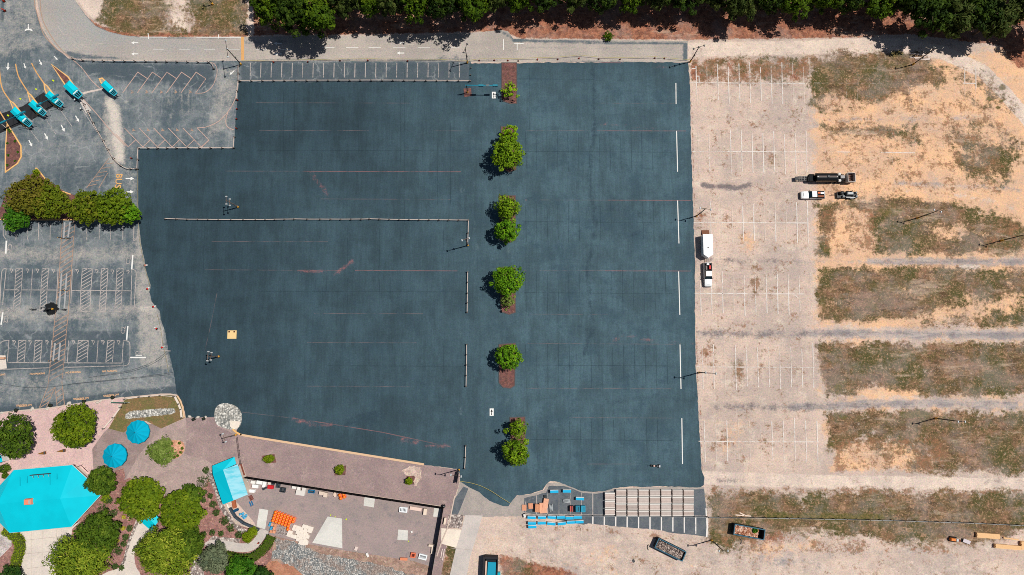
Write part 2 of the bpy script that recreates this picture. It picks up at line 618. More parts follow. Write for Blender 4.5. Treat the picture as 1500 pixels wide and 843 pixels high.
GROUND = {
    'sand': [
        ('poly', [(1190, 110), (1700, 40), (1700, 480), (1196, 480), (1192, 300)], 12, 0.86),
        ('poly', [(1196, 480), (1700, 480), (1700, 690), (1200, 690)], 10, 0.42),
        ('poly', [(1290, 130), (1390, 125), (1420, 165), (1300, 170)], 8, 1.0),
        ('poly', [(1235, 205), (1400, 215), (1415, 270), (1300, 262), (1240, 250)], 10, 0.95),
        ('poly', [(1215, 310), (1275, 305), (1283, 372), (1210, 374)], 7, 0.95),
        ('poly', [(1360, 330), (1420, 328), (1440, 345), (1370, 350)], 6, 0.8),
        ('poly', [(1230, 642), (1345, 648), (1380, 690), (1215, 690)], 8, 0.9),
        ('poly', [(1255, 568), (1345, 566), (1350, 581), (1255, 582)], 4, 0.85),
        ('poly', [(1285, 462), (1350, 464), (1350, 480), (1285, 480)], 4, 0.85),
        ('poly', [(1350, 456), (1400, 440), (1500, 428), (1500, 455), (1400, 470), (1360, 478)], 6, 0.9),
        ('poly', [(1080, 345), (1110, 335), (1112, 360), (1090, 375)], 8, 0.65),
        ('poly', [(1040, 580), (1100, 580), (1120, 640), (1050, 680)], 20, 0.35),
        ('poly', [(1060, 780), (1200, 785), (1260, 800), (1100, 830)], 12, 0.45),
        ('poly', [(700, 785), (1000, 800), (1040, 850), (700, 870)], 20, 0.3),
        ('stroke', [(1480, 60), (1510, 120)], 20, 0.7, 30)],
    'pale': [
        ('stroke', [(1009, 73), (1150, 71), (1250, 67), (1320, 66), (1385, 78), (1440, 105), (1470, 135), (1510, 180), (1600, 240)], 4, 1.0, 20),
        ('stroke', [(1020, 700), (1200, 706), (1350, 708), (1520, 711), (1700, 715)], 5, 0.9, 20),
        ('poly', [(690, 757), (1000, 800), (1500, 815), (1500, 900), (690, 900)], 20, 0.42),
        ('stroke', [(1400, 285), (1470, 298), (1510, 325)], 9, 0.5, 10),
        blob(1420, 391, 18, 5, 0.9, 3), blob(1238, 573, 7, 10, 1, 3), blob(1225, 645, 6, 4, 1, 3),
        blob(1478, 733, 14, 5, 0.8, 4), blob(1054, 738, 9, 7, 0.9, 4), blob(1180, 733, 8, 4, 0.8, 3), blob(1222, 600, 14, 5, .7, 3),
        ('poly', [(106, -20), (155, -20), (150, 8), (143, 24), (137, 27), (125, 17), (115, 3)], 2, 1.0),
        ('stroke', [(262, -20), (261, 20), (264, 43)], 6, 0.75, 22), ('stroke', [(195, 21), (262, 23)], 3, .6, 3),
        ('stroke', [(225, 46), (300, 49)], 3, 0.5, 4), ('stroke', [(358, 10), (370, 40)], 6, 0.7, 10)],
    'track': [
        ('stroke', [(1200, 176), (1310, 175), (1400, 172), (1450, 170)], 6, 0.48, 10),
        ('stroke', [(1310, 268), (1420, 273), (1480, 276), (1520, 288)], 4, 0.6, 8),
        ('stroke', [(1275, 383), (1400, 384), (1520, 383), (1700, 383)], 4, 0.8, 13),
        ('stroke', [(1165, 382), (1280, 384)], 5, 0.5, 8),
        ('stroke', [(1030, 490), (1130, 491), (1200, 489)], 7, 0.55, 12),
        ('stroke', [(1180, 489), (1340, 490), (1520, 492), (1700, 494)], 4, 0.8, 14),
        ('stroke', [(1080, 596), (1180, 597)], 7, 0.55, 10),
        ('stroke', [(1160, 597), (1300, 592), (1400, 591), (1485, 594)], 4, 0.8, 14),
        ('poly', [(1090, 800), (1190, 808), (1190, 835), (1100, 828)], 12, 0.6), ('stroke', [(780, 815), (900, 825), (1020, 812), (1080, 825)], 10, 0.42, 16), ('stroke', [(740, 790), (850, 790), (960, 803)], 8, 0.36, 8), ('stroke', [(1200, 830), (1350, 835), (1500, 838)], 8, 0.35, 8),
        ('stroke', [(1210, 812), (1350, 808), (1420, 815), (1490, 822)], 6, 0.5, 8),
        ('poly', [(770, 800), (860, 815), (870, 850), (800, 850)], 15, 0.45),
        ('poly', [(1060, 395), (1100, 385), (1100, 375), (1050, 372)], 8, 0.35)],
    'red': [('stroke', [(1013.5, 130), (1017, 330), (1020.5, 460), (1021, 540), (1025, 590), (1029, 690)], 2.5, 0.62, 3),
        ('poly', [(368, -90), (1700, -90), (1700, 80), (1495, 74), (1460, 66), (1330, 50), (1250, 55), (1009, 58), (800, 57), (757, 56), (740, 46), (560, 50), (372, 52)], 4, 1.0),
        ('poly', [(1015, 84), (1110, 82), (1185, 82), (1187, 122), (1015, 122)], 6, 0.48),
        ('poly', [(1460, 68), (1510, 60), (1510, 105), (1490, 100)], 6, 0.8),
        ('stroke', [(130, 32), (150, 43), (175, 50), (220, 51), (360, 50)], 3, 0.8, 9),
        blob(1036, 522, 13, 16, 0.5, 9),
        blob(1026, 318, 7, 13, 0.6, 6),
        ('poly', [(1010, 85), (1025, 88), (1025, 120), (1012, 120)], 4, 0.7),
        ('stroke', [(1195, 510), (1215, 570), (1240, 580)], 6, 0.4, 14), ('poly', [(1037, 740), (1140, 720), (1150, 800), (1040, 795)], 10, 0.6),
        ('poly', [(730, 810), (790, 826), (850, 838), (850, 880), (735, 880)], 8, 0.8),
        ('poly', [(655, 795), (682, 800), (672, 850), (640, 850)], 4, 0.6),
        ('stroke', [(1365, -60), (1700, -60)], 10, .5, 60)],
    'grass': [
        ('poly', [(150, -20), (362, -20), (362, 52), (210, 52), (165, 47), (138, 30), (145, 24), (150, 10)], 2, 0.85),
        ('cut', [(245, -20), (278, -20), (278, 44), (245, 44)], 5, 0.8),
        ('poly', [(1015, 84), (1185, 82), (1187, 118), (1100, 122), (1015, 118)], 8, 0.42),
        ('poly', [(1186, 84), (1250, 78), (1310, 75), (1352, 80), (1381, 98), (1382, 124), (1330, 128), (1336, 156), (1325, 142), (1300, 138),
                  (1278, 146), (1255, 149), (1238, 138), (1220, 142), (1188, 152)], 6, 0.92),
        ('poly', [(1375, 92), (1430, 96), (1460, 125), (1480, 145), (1475, 165), (1430, 150), (1400, 125)], 9, 0.45),
        ('poly', [(1198, 183), (1225, 185), (1245, 183), (1300, 186), (1335, 190), (1335, 212), (1322, 204), (1300, 196), (1270, 203), (1245, 197), (1215, 191)], 5, 0.8),
        ('poly', [(1394, 185), (1420, 190), (1436, 212), (1470, 200), (1487, 235), (1480, 270), (1425, 265), (1400, 245), (1393, 210)], 7, 0.72),
        ('poly', [(1195, 300), (1265, 291), (1330, 291), (1397, 297), (1427, 308), (1440, 314), (1455, 307), (1478, 314), (1502, 332), (1700, 335), (1700, 372),
                  (1440, 374), (1330, 374), (1286, 371), (1281, 345), (1276, 312), (1240, 301), (1222, 310), (1217, 335), (1211, 360), (1213, 374), (1199, 370)], 5, 0.9),
        ('cut', [(1360, 330), (1418, 328), (1440, 346), (1372, 352)], 6, 0.6),
        ('poly', [(1196, 391), (1300, 392), (1500, 396), (1700, 396), (1700, 476), (1460, 478), (1350, 478), (1260, 471), (1199, 467)], 4, 0.9),
        ('cut', [(1350, 458), (1400, 442), (1500, 430), (1500, 455), (1400, 470), (1360, 480)], 6, 0.75),
        ('cut', [(1285, 464), (1350, 466), (1350, 480), (1285, 480)], 3, 0.8),
        ('poly', [(1198, 503), (1500, 503), (1700, 505), (1700, 578), (1410, 581), (1345, 578), (1290, 570), (1212, 582), (1204, 560)], 4, 0.92),
        ('cut', [(1258, 570), (1345, 568), (1348, 582), (1258, 582)], 4, 0.75),
        ('poly', [(1209, 605), (1350, 600), (1500, 606), (1700, 606), (1700, 692), (1440, 693), (1380, 692), (1340, 688), (1290, 668), (1262, 650), (1214, 658)], 5, 0.9),
        ('cut', [(1240, 650), (1300, 640), (1345, 655), (1380, 688), (1300, 690)], 7, 0.5),
        ('poly', [(1036, 724), (1110, 719), (1180, 728), (1215, 722), (1280, 720), (1420, 722), (1700, 724), (1700, 790), (1480, 782), (1420, 797), (1350, 797),
                  (1270, 785), (1200, 779), (1110, 783), (1092, 800), (1040, 797)], 6, 0.94),
        ('poly', [(735, 815), (790, 828), (800, 850), (735, 850)], 7, 0.5),
        ('poly', [(1190, 150), (1250, 152), (1262, 162), (1200, 166)], 5, 0.5), ('poly', [(1310, 178), (1345, 184), (1350, 215), (1325, 205)], 5, 0.6), ('poly', [(1400, 180), (1490, 190), (1500, 235), (1470, 262), (1430, 240)], 9, 0.5),
        ('poly', [(1300, 225), (1340, 228), (1335, 245), (1305, 240)], 6, 0.45), ('poly', [(1430, 120), (1480, 140), (1490, 165), (1440, 160)], 8, 0.5), ('stroke', [(1232, 142), (1240, 158), (1262, 160)], 4, 0.6, 5),
        ('poly', [(655, 797), (680, 802), (668, 850), (642, 850)], 3, 0.75),
        blob(1085, 545, 6, 16, 0.55, 5), blob(1107, 415, 7, 22, 0.5, 6), blob(1130, 235, 8, 10, 0.5, 5), blob(1075, 800, 30, 10, 0.4, 8),
        ('stroke', [(1400, 560), (1480, 570)], 5, 0.4, 6)],
    'debris': [('poly', [(1014, 84), (1188, 82), (1188, 125), (1014, 125)], 10, 0.62), blob(1107, 412, 10, 30, 0.6, 8), blob(1085, 545, 9, 22, 0.65, 8), blob(1130, 235, 8, 12, 0.55, 6), blob(1040, 520, 18, 22, 0.6, 8),
               blob(1050, 655, 22, 10, 0.45, 8), blob(1150, 440, 14, 30, 0.4, 10), blob(1165, 160, 16, 14, 0.45, 8), blob(1060, 640, 10, 16, 0.5, 6), blob(1140, 385, 20, 14, 0.4, 8), blob(1028, 325, 12, 16, 0.5, 5),
               ('poly', [(1196, 130), (1390, 130), (1480, 160), (1480, 290), (1200, 290)], 16, 0.42), ('poly', [(1205, 300), (1285, 300), (1285, 372), (1205, 372)], 8, 0.55), ('poly', [(1036, 770), (1180, 780), (1420, 800), (1420, 815), (1060, 812)], 10, 0.5),
               ('poly', [(1220, 640), (1390, 640), (1390, 692), (1220, 692)], 8, 0.55), ('poly', [(1040, 712), (1500, 716), (1500, 726), (1040, 728)], 5, 0.5), ('stroke', [(760, 770), (900, 778), (1036, 795)], 6, 0.5, 10), ('poly', [(1440, 320), (1500, 320), (1500, 372), (1440, 372)], 10, .5),
               ('poly', [(1030, 130), (1185, 130), (1185, 690), (1035, 690)], 20, 0.27), ('poly', [(700, 800), (1500, 800), (1500, 870), (700, 870)], 20, 0.25)],
    'green': [
        ('stroke', [(1125, 756), (1290, 758)], 4, 0.8, 12), ('stroke', [(1290, 731), (1310, 750)], 6, 0.7, 10), ('stroke', [(1048, 776), (1056, 790)], 6, 0.7, 8),
        blob(1314, 79, 12, 5, 0.9, 4), blob(1468, 128, 6, 5, 0.9, 3), blob(1449, 146, 5, 4, .9, 3), blob(1466, 148, 6, 4, .8, 3), blob(1462, 158, 3, 3, .9, 2),
        blob(1305, 308, 24, 12, 0.6, 8), blob(1275, 450, 12, 8, 0.6, 5), blob(1205, 448, 7, 14, .6, 4), blob(1340, 607, 26, 6, .8, 4), blob(1228, 570, 8, 10, .75, 4),
        blob(1230, 610, 16, 6, .6, 5), blob(1395, 503, 10, 3, .7, 3), blob(1468, 503, 30, 3, .6, 3), blob(1210, 365, 6, 6, .7, 4), blob(1430, 650, 40, 14, .4, 12),
        blob(1210, 397, 12, 6, .5, 4), blob(1265, 107, 20, 16, .45, 8), blob(1225, 100, 14, 10, .5, 6), blob(1350, 520, 40, 20, .35, 10), blob(1300, 420, 40, 12, .35, 10),
        ('stroke', [(1205, 725), (1500, 726)], 3, .5, 4), ('poly', [(165, -10), (240, -10), (235, 20), (170, 24)], 8, .45), blob(330, 12, 20, 14, .5, 8), blob(268, 44, 3, 2, .8, 2),
        blob(1220, 650, 10, 6, .5, 4), blob(1040, 108, 14, 8, .35, 5)],
    'stain': [('stroke', [(1028, 381), (1110, 383), (1200, 383)], 8, 0.42, 14), ('stroke', [(1024, 489), (1110, 490), (1215, 489)], 7, 0.6, 14), ('stroke', [(1050, 596), (1130, 597), (1225, 595)], 7, 0.62, 12), ('stroke', [(1040, 275), (1160, 276)], 14, .25, 20), ('stroke', [(1285, 384), (1600, 384)], 4, .42, 8), ('stroke', [(1210, 489), (1600, 491)], 4, .45, 9), ('stroke', [(1220, 594), (1480, 592)], 4, .45, 9), ('stroke', [(1025, 170), (1180, 172)], 12, .22, 20),
        ('stroke', [(1029, 271), (1045, 275), (1060, 273), (1075, 276), (1098, 271)], 4, 1.0, 8), ('stroke', [(1048, 380), (1075, 382), (1100, 383)], 5, 0.5, 8),
        ('stroke', [(1030, 489), (1065, 491), (1110, 487)], 6, 0.5, 12), ('stroke', [(1085, 593), (1110, 596), (1130, 592)], 5, 0.55, 8),
        ('stroke', [(1053, 704), (1090, 705)], 4, 0.6, 8), ('stroke', [(1445, 707), (1465, 705)], 4, 0.6, 6), ('stroke', [(1137, 708), (1150, 706)], 5, 0.4, 5),
        ('stroke', [(1140, 595), (1200, 597)], 5, 0.5, 8), ('stroke', [(880, 780), (1010, 797)], 5, 0.3, 6), ('stroke', [(1000, 785), (1040, 795), (1060, 815)], 6, 0.35, 8),
        ('stroke', [(1440, 809), (1490, 822)], 4, .4, 4), ('stroke', [(1490, 705), (1530, 706)], 4, .5, 6), ('stroke', [(765, 755), (860, 772)], 5, .45, 6),
        ('stroke', [(1330, 112), (1335, 155)], 4, .5, 6), ('stroke', [(1058, 262), (1098, 268)], 10, .2, 10)],
}


for _k, _f in (('grass', 2.8), ('sand', 1.6), ('track', 1.4), ('red', 1.3)):
    GROUND[_k] = [(q[0], q[1], q[2] * _f) + tuple(q[3:]) for q in GROUND[_k]]


def build_ground():
    # one sheet: a fine inner field that carries the masks, then a coarse apron out to the horizon
    us = np.concatenate([np.arange(-260, 1760.1, 3.0)])
    vs = np.concatenate([np.arange(-130, 980.1, 3.0)])
    xs, _ = Gn(us, np.full(us.shape, 421.5))
    _, ys = Gn(np.full(vs.shape, 750.0), vs)
    ys = ys[::-1]
    far = 2500.0
    xs = np.concatenate([[-far, -900, -400], xs, [400, 900, far]])
    ys = np.concatenate([[-far, -900, -250], ys, [300, 900, far]])
    X, Y = np.meshgrid(xs, ys)
    nx, ny = len(xs), len(ys)
    # world -> survey pixel, for the masks
    yy, zz = Y, -HC
    dy_num = yy * CT + zz * ST
    dz = -(-yy * ST + zz * CT)
    U = 750 + F * X / dz
    V = 421.5 - F * dy_num / dz
    me = bpy.data.meshes.new('ground')
    idx = np.arange(nx * ny).reshape(ny, nx)
    q = np.stack([idx[:-1, :-1], idx[:-1, 1:], idx[1:, 1:], idx[1:, :-1]], -1).reshape(-1, 4)
    me.vertices.add(nx * ny)
    co = np.stack([X, Y, np.zeros_like(X)], -1).reshape(-1)
    me.vertices.foreach_set('co', co.astype(np.float32))
    me.loops.add(q.size)
    me.loops.foreach_set('vertex_index', q.reshape(-1).astype(np.int32))
    me.polygons.add(len(q))
    me.polygons.foreach_set('loop_start', (np.arange(len(q)) * 4).astype(np.int32))
    me.update(calc_edges=True)
    for k, shapes in GROUND.items():
        a = me.attributes.new(k, 'FLOAT', 'POINT')
        a.data.foreach_set('value', paint(U.ravel(), V.ravel(), shapes).astype(np.float32))
    me.materials.append(ground_material())
    o = bpy.data.objects.new('ground', me)
    COL.objects.link(o)
    o['kind'] = 'structure'


build_ground()

# ================================================================== pavements


def sealed_material():
    t = NT('fresh sealed asphalt', 0.8, 0.25)
    m1 = t.noise(0.09, 5, 0.6)
    m2 = t.noise(0.3, 5, 0.65, (1.0, 0.35, 1), 4)       # north-south squeegee passes
    m3 = t.noise(0.35, 5, 0.65, (0.3, 1.0, 1), 8)
    old, new = C(44, 63, 72), C(73, 98, 108)
    c = t.mix(t.attr('tone'), old, new)
    m = t.math('ADD', t.math('MULTIPLY', m1, 0.46), t.math('ADD', t.math('MULTIPLY', m2, 0.4), t.math('MULTIPLY', m3, 0.14)))
    c = t.scale_col(c, t.step(m, 0.41, 0.59, 0.8, 1.16))
    stk = t.step(t.noise(0.9, 5, 0.8, (1.6, 0.1, 1), 90), 0.42, 0.58, 0.93, 1.07)
    c = t.scale_col(c, stk)
    blot = t.step(t.noise(0.12, 7, 0.74, offs=15), 0.48, 0.64)
    c = t.mix(t.math('MULTIPLY', blot, t.math('MULTIPLY_ADD', t.attr('tone'), 0.6, 0.15)), c, C(54, 78, 91))
    blot2 = t.step(t.noise(0.5, 6, 0.75, (0.5, 1.1, 1), 55), 0.52, 0.66)
    c = t.mix(t.math('MULTIPLY', blot2, 0.3), c, C(48, 70, 83))
    c = t.mix(t.math('MULTIPLY', t.mask('wet', 0.35, 0.8, 0.3, 0.75), 0.75), c, C(44, 64, 76))
    c = t.mix(t.math('MULTIPLY', t.mask('dry', 0.35, 0.8, 0.3, 0.75, 5), 0.5), c, C(104, 124, 130))
    c = t.mix(t.math('MULTIPLY', t.mask('pink', 0.5, 0.8, 0.15, 0.9, 5), 0.62), c, C(200, 120, 116))
    c = t.grain(c, 0.5, 2.6, 31, 3, True)
    c = t.grain(c, 0.3, 7.0, 33, 2)
    return t.out(c)


SEALED = [(350, 121), (686, 120), (688, 93), (733, 93), (757, 93), (800, 91.5), (850, 92), (900, 91), (1008, 92),
          (1011, 130), (1012, 200), (1014, 260), (1016, 330), (1018, 380), (1018, 460), (1019, 540), (1022, 580), (1025, 640), (1028, 690), (1032, 700), (1031, 711),
          (1026, 714), (1010, 714.5), (1000, 713.5), (967, 712.5), (940, 714), (922, 713), (900, 715), (885, 720), (870, 721), (850, 719), (835, 713), (820, 707), (806, 705), (801, 709),
          (795, 718), (775, 724), (757, 726), (751, 733), (745, 742), (738, 742), (732, 740), (717, 734), (702, 721), (687, 714), (674, 706), (673, 688),
          (621, 681), (500, 661), (375, 641), (355, 637), (346, 632), (352, 620), (351, 604), (340, 595), (325, 592), (315, 600), (314, 611),
          (272, 612.5), (269, 596), (265, 586), (259, 578),
          (255, 547), (250, 527), (246, 512), (242, 487), (236, 469), (234, 456), (222, 442), (218.5, 428), (221, 418), (214, 396), (209, 368), (206, 350), (203, 323), (203, 250), (204, 219),
          (343, 218), (344, 195), (346, 165)]

G_TONE = [('all', 0.12), ('poly', [(560, 90), (1040, 90), (1040, 760), (560, 760)], 90, 0.55), ('poly', [(690, 90), (1040, 90), (1040, 760), (690, 760)], 40, 0.85),
          ('poly', [(380, 230), (640, 230), (640, 660), (380, 660)], 90, 0.4)]
G_WET = [('stroke', [(868, 100), (872, 180), (862, 260), (872, 330), (860, 400), (868, 480), (855, 520)], 6, 0.7, 8),
         ('stroke', [(870, 118), (985, 116), (1000, 140)], 3, 0.5, 4), ('stroke', [(872, 146), (985, 148)], 3, 0.45, 5),
         ('stroke', [(870, 198), (1005, 196)], 3, 0.4, 4), ('stroke', [(860, 240), (1010, 233)], 4, 0.45, 6), ('stroke', [(850, 300), (930, 310), (950, 330), (920, 350)], 6, 0.5, 10),
         ('stroke', [(835, 472), (880, 492), (990, 480)], 6, 0.5, 8), ('stroke', [(1018, 330), (1019, 560), (1028, 700)], 4, 0.55, 6), ('stroke', [(1010, 96), (1016, 330)], 3, 0.4, 5),
         ('stroke', [(900, 590), (960, 580), (1022, 590)], 6, 0.5, 10), ('stroke', [(550, 500), (560, 540), (540, 580)], 6, 0.35, 6), ('stroke', [(585, 560), (690, 566)], 4, 0.5, 5),
         ('poly', [(510, 610), (565, 595), (565, 625), (500, 625)], 4, 0.6), ('stroke', [(760, 100), (762, 150)], 4, .3, 8), ('stroke', [(752, 560), (756, 610)], 4, .4, 6),
         ('stroke', [(680, 706), (704, 722), (735, 741), (747, 741), (775, 725), (800, 712), (835, 712), (868, 722), (900, 716), (960, 713), (1028, 713)], 2, 0.7, 3),
         ('stroke', [(222, 440), (238, 470), (248, 520), (258, 575)], 4, 0.45, 8), ('stroke', [(690, 95), (734, 97)], 3, .3, 5), ('stroke', [(440, 135), (540, 131), (600, 135)], 6, .35, 8)]
G_DRY = [('stroke', [(695, 130), (694, 330), (693, 640)], 6, 0.42, 5), ('stroke', [(712, 250), (713, 420)], 5, 0.35, 5), ('stroke', [(770, 100), (775, 700)], 10, 0.3, 8),
         ('poly', [(690, 94), (732, 94), (732, 120), (690, 120)], 8, 0.3), blob(677, 279, 4, 8, .5, 3), blob(745, 266, 4, 8, .6, 3), blob(745, 368, 4, 7, .6, 3), blob(675, 489, 4, 8, .5, 3),
         blob(675, 603, 4, 7, .5, 3), blob(744, 584, 4, 7, .6, 3), blob(697, 603, 1.5, 8, .7, 2), blob(723, 363, 2, 8, .6, 2), blob(700, 363, 2, 6, .5, 2), blob(745, 162, 4, 6, .5, 3),
         ('stroke', [(1000, 500), (1018, 500)], 3, .4, 3), ('stroke', [(430, 235), (640, 240)], 30, .16, 30), ('stroke', [(580, 430), (640, 560)], 30, .2, 40)]
G_PINK = [('stroke', [(456, 253), (466, 268), (480, 286)], 6, 0.55, 4), ('stroke', [(435, 397), (468, 399), (490, 402)], 3, 0.55, 3), ('stroke', [(490, 402), (500, 395), (517, 382)], 4, 0.55, 4),
          ('stroke', [(430, 614), (440, 618), (455, 621), (485, 622)], 3, 0.6, 4), ('stroke', [(590, 643), (615, 650), (640, 655), (662, 650)], 3, 0.6, 3), ('stroke', [(560, 640), (610, 652)], 5, .35, 4),
          ('stroke', [(878, 186), (890, 180), (902, 184), (960, 188)], 4, 0.3, 4), ('stroke', [(900, 498), (915, 492), (960, 500), (1015, 502)], 4, .4, 4), ('stroke', [(955, 100), (985, 99)], 3, .4, 3)]
sheet('parking_lot', ragged(SEALED, 4, 0.55), Z3, sealed_material(), 5.0, {'tone': G_TONE, 'wet': G_WET, 'dry': G_DRY, 'pink': G_PINK})


def old_material():
    t = NT('weathered asphalt', 0.9, 0.15)
    m = t.noise(0.12, 6, 0.68)
    c = t.mix(t.step(m, 0.4, 0.6), C(88, 101, 108), C(124, 131, 134))
    c = t.mix(t.math('MULTIPLY', t.step(t.noise(0.5, 5, 0.7, offs=6), 0.5, 0.64), 0.5), c, C(144, 146, 146))
    c = t.mix(t.math('MULTIPLY', t.step(t.noise(0.7, 6, 0.78, (1.0, 0.16, 1), 77), 0.52, 0.62), 0.32), c, C(164, 164, 162))
    c = t.mix(t.math('MULTIPLY', t.step(t.noise(0.5, 6, 0.78, (0.4, 1.0, 1), 83), 0.54, 0.64), 0.35), c, C(74, 86, 92))
    c = t.mix(t.mask('pale', 0.45, 1.0, 0.2, 1.0), c, C(174, 169, 162))
    c = t.mix(t.math('MULTIPLY', t.mask('fresh', 0.25, 0.6, 0.25, 0.8, 4), 0.85), c, C(76, 88, 96))
    c = t.mix(t.mask('dust', 0.5, 1.0, 0.2, 1.15, 9), c, C(210, 200, 188))
    c = t.mix(t.mask('darkish', 0.8, 0.7, 0.3, 0.7, 11), c, C(42, 46, 50))  # near-black blotches and thin dark lines
    crack = t.n('ShaderNodeTexVoronoi', feature='DISTANCE_TO_EDGE')
    mp = t.n('ShaderNodeVectorMath', operation='MULTIPLY_ADD')
    nz = t.n('ShaderNodeTexNoise')
    nz.inputs['Scale'].default_value = 0.5
    t.link(t.co(), nz.inputs['Vector'])
    t.link(nz.outputs['Color'], mp.inputs[0])
    mp.inputs[1].default_value = (3, 3, 0)
    t.link(t.co(), mp.inputs[2])
    t.link(mp.outputs[0], crack.inputs['Vector'])
    crack.inputs['Scale'].default_value = 0.16
    cr = t.step(crack.outputs['Distance'], 0.0, 0.035, 1.0, 0.0)
    c = t.mix(t.math('MULTIPLY', cr, t.math('MULTIPLY', t.step(m, 0.44, 0.6), 0.5)), c, C(164, 168, 168))
    c = t.grain(c, 0.5, 2.6, 31, 3, True)
    c = t.grain(c, 0.3, 7.0, 33, 2)
    return t.out(c)


OLD = [(-250, -120), (52, -120), (52, 10), (60, 40), (75, 64), (100, 86), (330, 89), (355, 90), (690, 90), (690, 122), (352, 123), (349, 175), (346, 221), (206, 222),
       (206, 320), (212, 360), (226, 418), (226, 440), (242, 466), (250, 510), (262, 560), (262, 580), (236, 579), (185, 582.5), (140, 587.5), (70, 598.5), (22, 602.5), (-60, 612), (-250, 630)]
O_PALE = [('poly', [(-100, -60), (55, -60), (60, 40), (80, 70), (0, 90), (-100, 90)], 12, 0.5), ('stroke', [(-20, 372), (90, 374), (200, 372)], 14, 0.62, 26), ('stroke', [(-20, 458), (100, 460), (215, 455)], 10, 0.62, 26),
          ('poly', [(196, 335), (212, 335), (225, 430), (240, 470), (250, 540), (205, 540), (198, 450)], 8, 0.75), ('poly', [(-20, 545), (250, 545), (258, 572), (-20, 596)], 12, 0.4),
          ('poly', [(316, 100), (350, 100), (345, 150), (330, 190), (300, 205), (312, 140)], 8, 0.6), ('poly', [(150, 150), (176, 150), (186, 230), (170, 260), (150, 215)], 8, 0.75), ('stroke', [(0, 122), (30, 130)], 10, 0.3, 20),
          ('stroke', [(60, 220), (150, 200)], 14, 0.35, 24), ('poly', [(175, 230), (202, 250), (203, 320), (185, 280)], 8, 0.4), ('stroke', [(225, 120), (231, 145), (222, 155), (215, 165)], 2, 0.5, 2),
          ('stroke', [(245, 132), (250, 160), (249, 185)], 2, 0.5, 3), ('stroke', [(262, 128), (266, 150), (264, 170)], 2, 0.6, 3), ('stroke', [(240, 150), (265, 152), (280, 160)], 2, 0.4, 2), ('stroke', [(222, 130), (222, 165), (220, 190)], 1, .6, 1.5), ('stroke', [(266, 138), (268, 170)], 1.5, .7, 2), ('stroke', [(276, 136), (277, 172)], 1.5, .6, 2), ('stroke', [(244, 138), (256, 132), (262, 142), (254, 148)], 1, .6, 1), ('stroke', [(285, 115), (291, 117), (288, 128)], 1.5, .55, 2), ('stroke', [(198, 128), (213, 132), (228, 136)], 2, .55, 3), ('stroke', [(199, 140), (199, 165)], 1, .45, 1.5), ('stroke', [(214, 152), (222, 146), (232, 152), (233, 160)], 1, .5, 1), ('stroke', [(128, 355), (140, 372), (142, 390)], 2, .6, 2),
          ('stroke', [(150, 352), (152, 385)], 2, .5, 2), ('stroke', [(170, 352), (168, 395)], 3, .4, 3), ('stroke', [(118, 345), (119, 385)], 2, .5, 2), ('stroke', [(60, 335), (66, 372)], 3, .3, 3)]
O_FRESH = [('poly', [(105, 91), (312, 94), (316, 120), (300, 135), (180, 120), (130, 112)], 6, 0.8), ('poly', [(180, 140), (330, 140), (300, 185), (185, 185)], 10, 0.4),
           ('poly', [(352, 91), (690, 91), (690, 122), (352, 122)], 4, 0.75), ('poly', [(0, 484), (185, 484), (190, 540), (0, 545)], 4, 0.7), ('poly', [(5, 395), (195, 395), (195, 435), (5, 435)], 5, 0.6),
           ('poly', [(0, 325), (195, 325), (195, 352), (0, 352)], 5, 0.45), ('stroke', [(-10, 605), (100, 590), (190, 578), (258, 572)], 4, 0.8, 14), ('poly', [(60, 235), (150, 235), (140, 280), (95, 285)], 10, 0.55),
           ('stroke', [(70, 65), (95, 92)], 6, .6, 10), ('stroke', [(8, 40), (55, 50), (75, 90)], 10, .35, 20), ('poly', [(90, 120), (150, 180), (170, 250), (110, 180)], 8, .3), ('stroke', [(-30, 0), (4, 0), (3, 30)], 3, .9, 6),
           ('poly', [(202, 222), (206, 222), (206, 320), (202, 320)], 1, .9), ('stroke', [(204, 325), (208, 368), (213, 396), (220, 420), (220, 436), (233, 456), (241, 487), (249, 527), (257, 578)], 4, 0.75, 3), ('stroke', [(344, 120), (342, 195), (342, 216), (206, 216)], 3, 0.5, 2)]
O_DUST = [('poly', [(152, 143), (166, 140), (176, 165), (182, 205), (183, 240), (170, 238), (163, 205), (158, 165)], 7, 1.0), ('stroke', [(117, 138), (132, 134), (150, 131)], 1.5, 0.95, 2.5), ('stroke', [(158, 146), (164, 170), (168, 200), (172, 235)], 7, 0.7, 9), blob(158, 148, 6, 6, .9, 4), ('stroke', [(164, 140), (176, 165), (180, 205)], 2, .6, 2),
          ('poly', [(200, 442), (232, 452), (238, 462), (200, 456)], 6, 0.7), ('stroke', [(180, 205), (182, 240)], 4, .4, 4), blob(184, 150, 4, 3, .6, 3), blob(182, 130, 3, 4, .5, 3), blob(24, 263, 8, 5, .5, 4)]
O_DARK = [blob(75, 453, 9, 8, 1.0, 3), ('stroke', [(44, 453), (52, 454)], 2, 0.8, 4), ('stroke', [(86, 455), (97, 454)], 1.5, 0.8, 2), ('stroke', [(60, 453), (90, 455)], 1.2, 0.8, 1), blob(76, 446, 2, 5, .9, 2), blob(19, 20, 4, 2, .6, 2),  # near-black blotch with side streaks around the pole foot
         ('stroke', [(-5, 562), (40, 568), (75, 568), (130, 560), (200, 553), (252, 548)], .8, 0.5, .6), ('stroke', [(130, 553), (190, 543), (225, 530), (246, 514)], .8, .55, .7)]  # thin dark curves across the lower lane
sheet('old_parking_lot', ragged(OLD, 12, 0.3), Z1, old_material(), 3.2, {'pale': O_PALE, 'fresh': O_FRESH, 'dust': O_DUST, 'darkish': O_DARK})

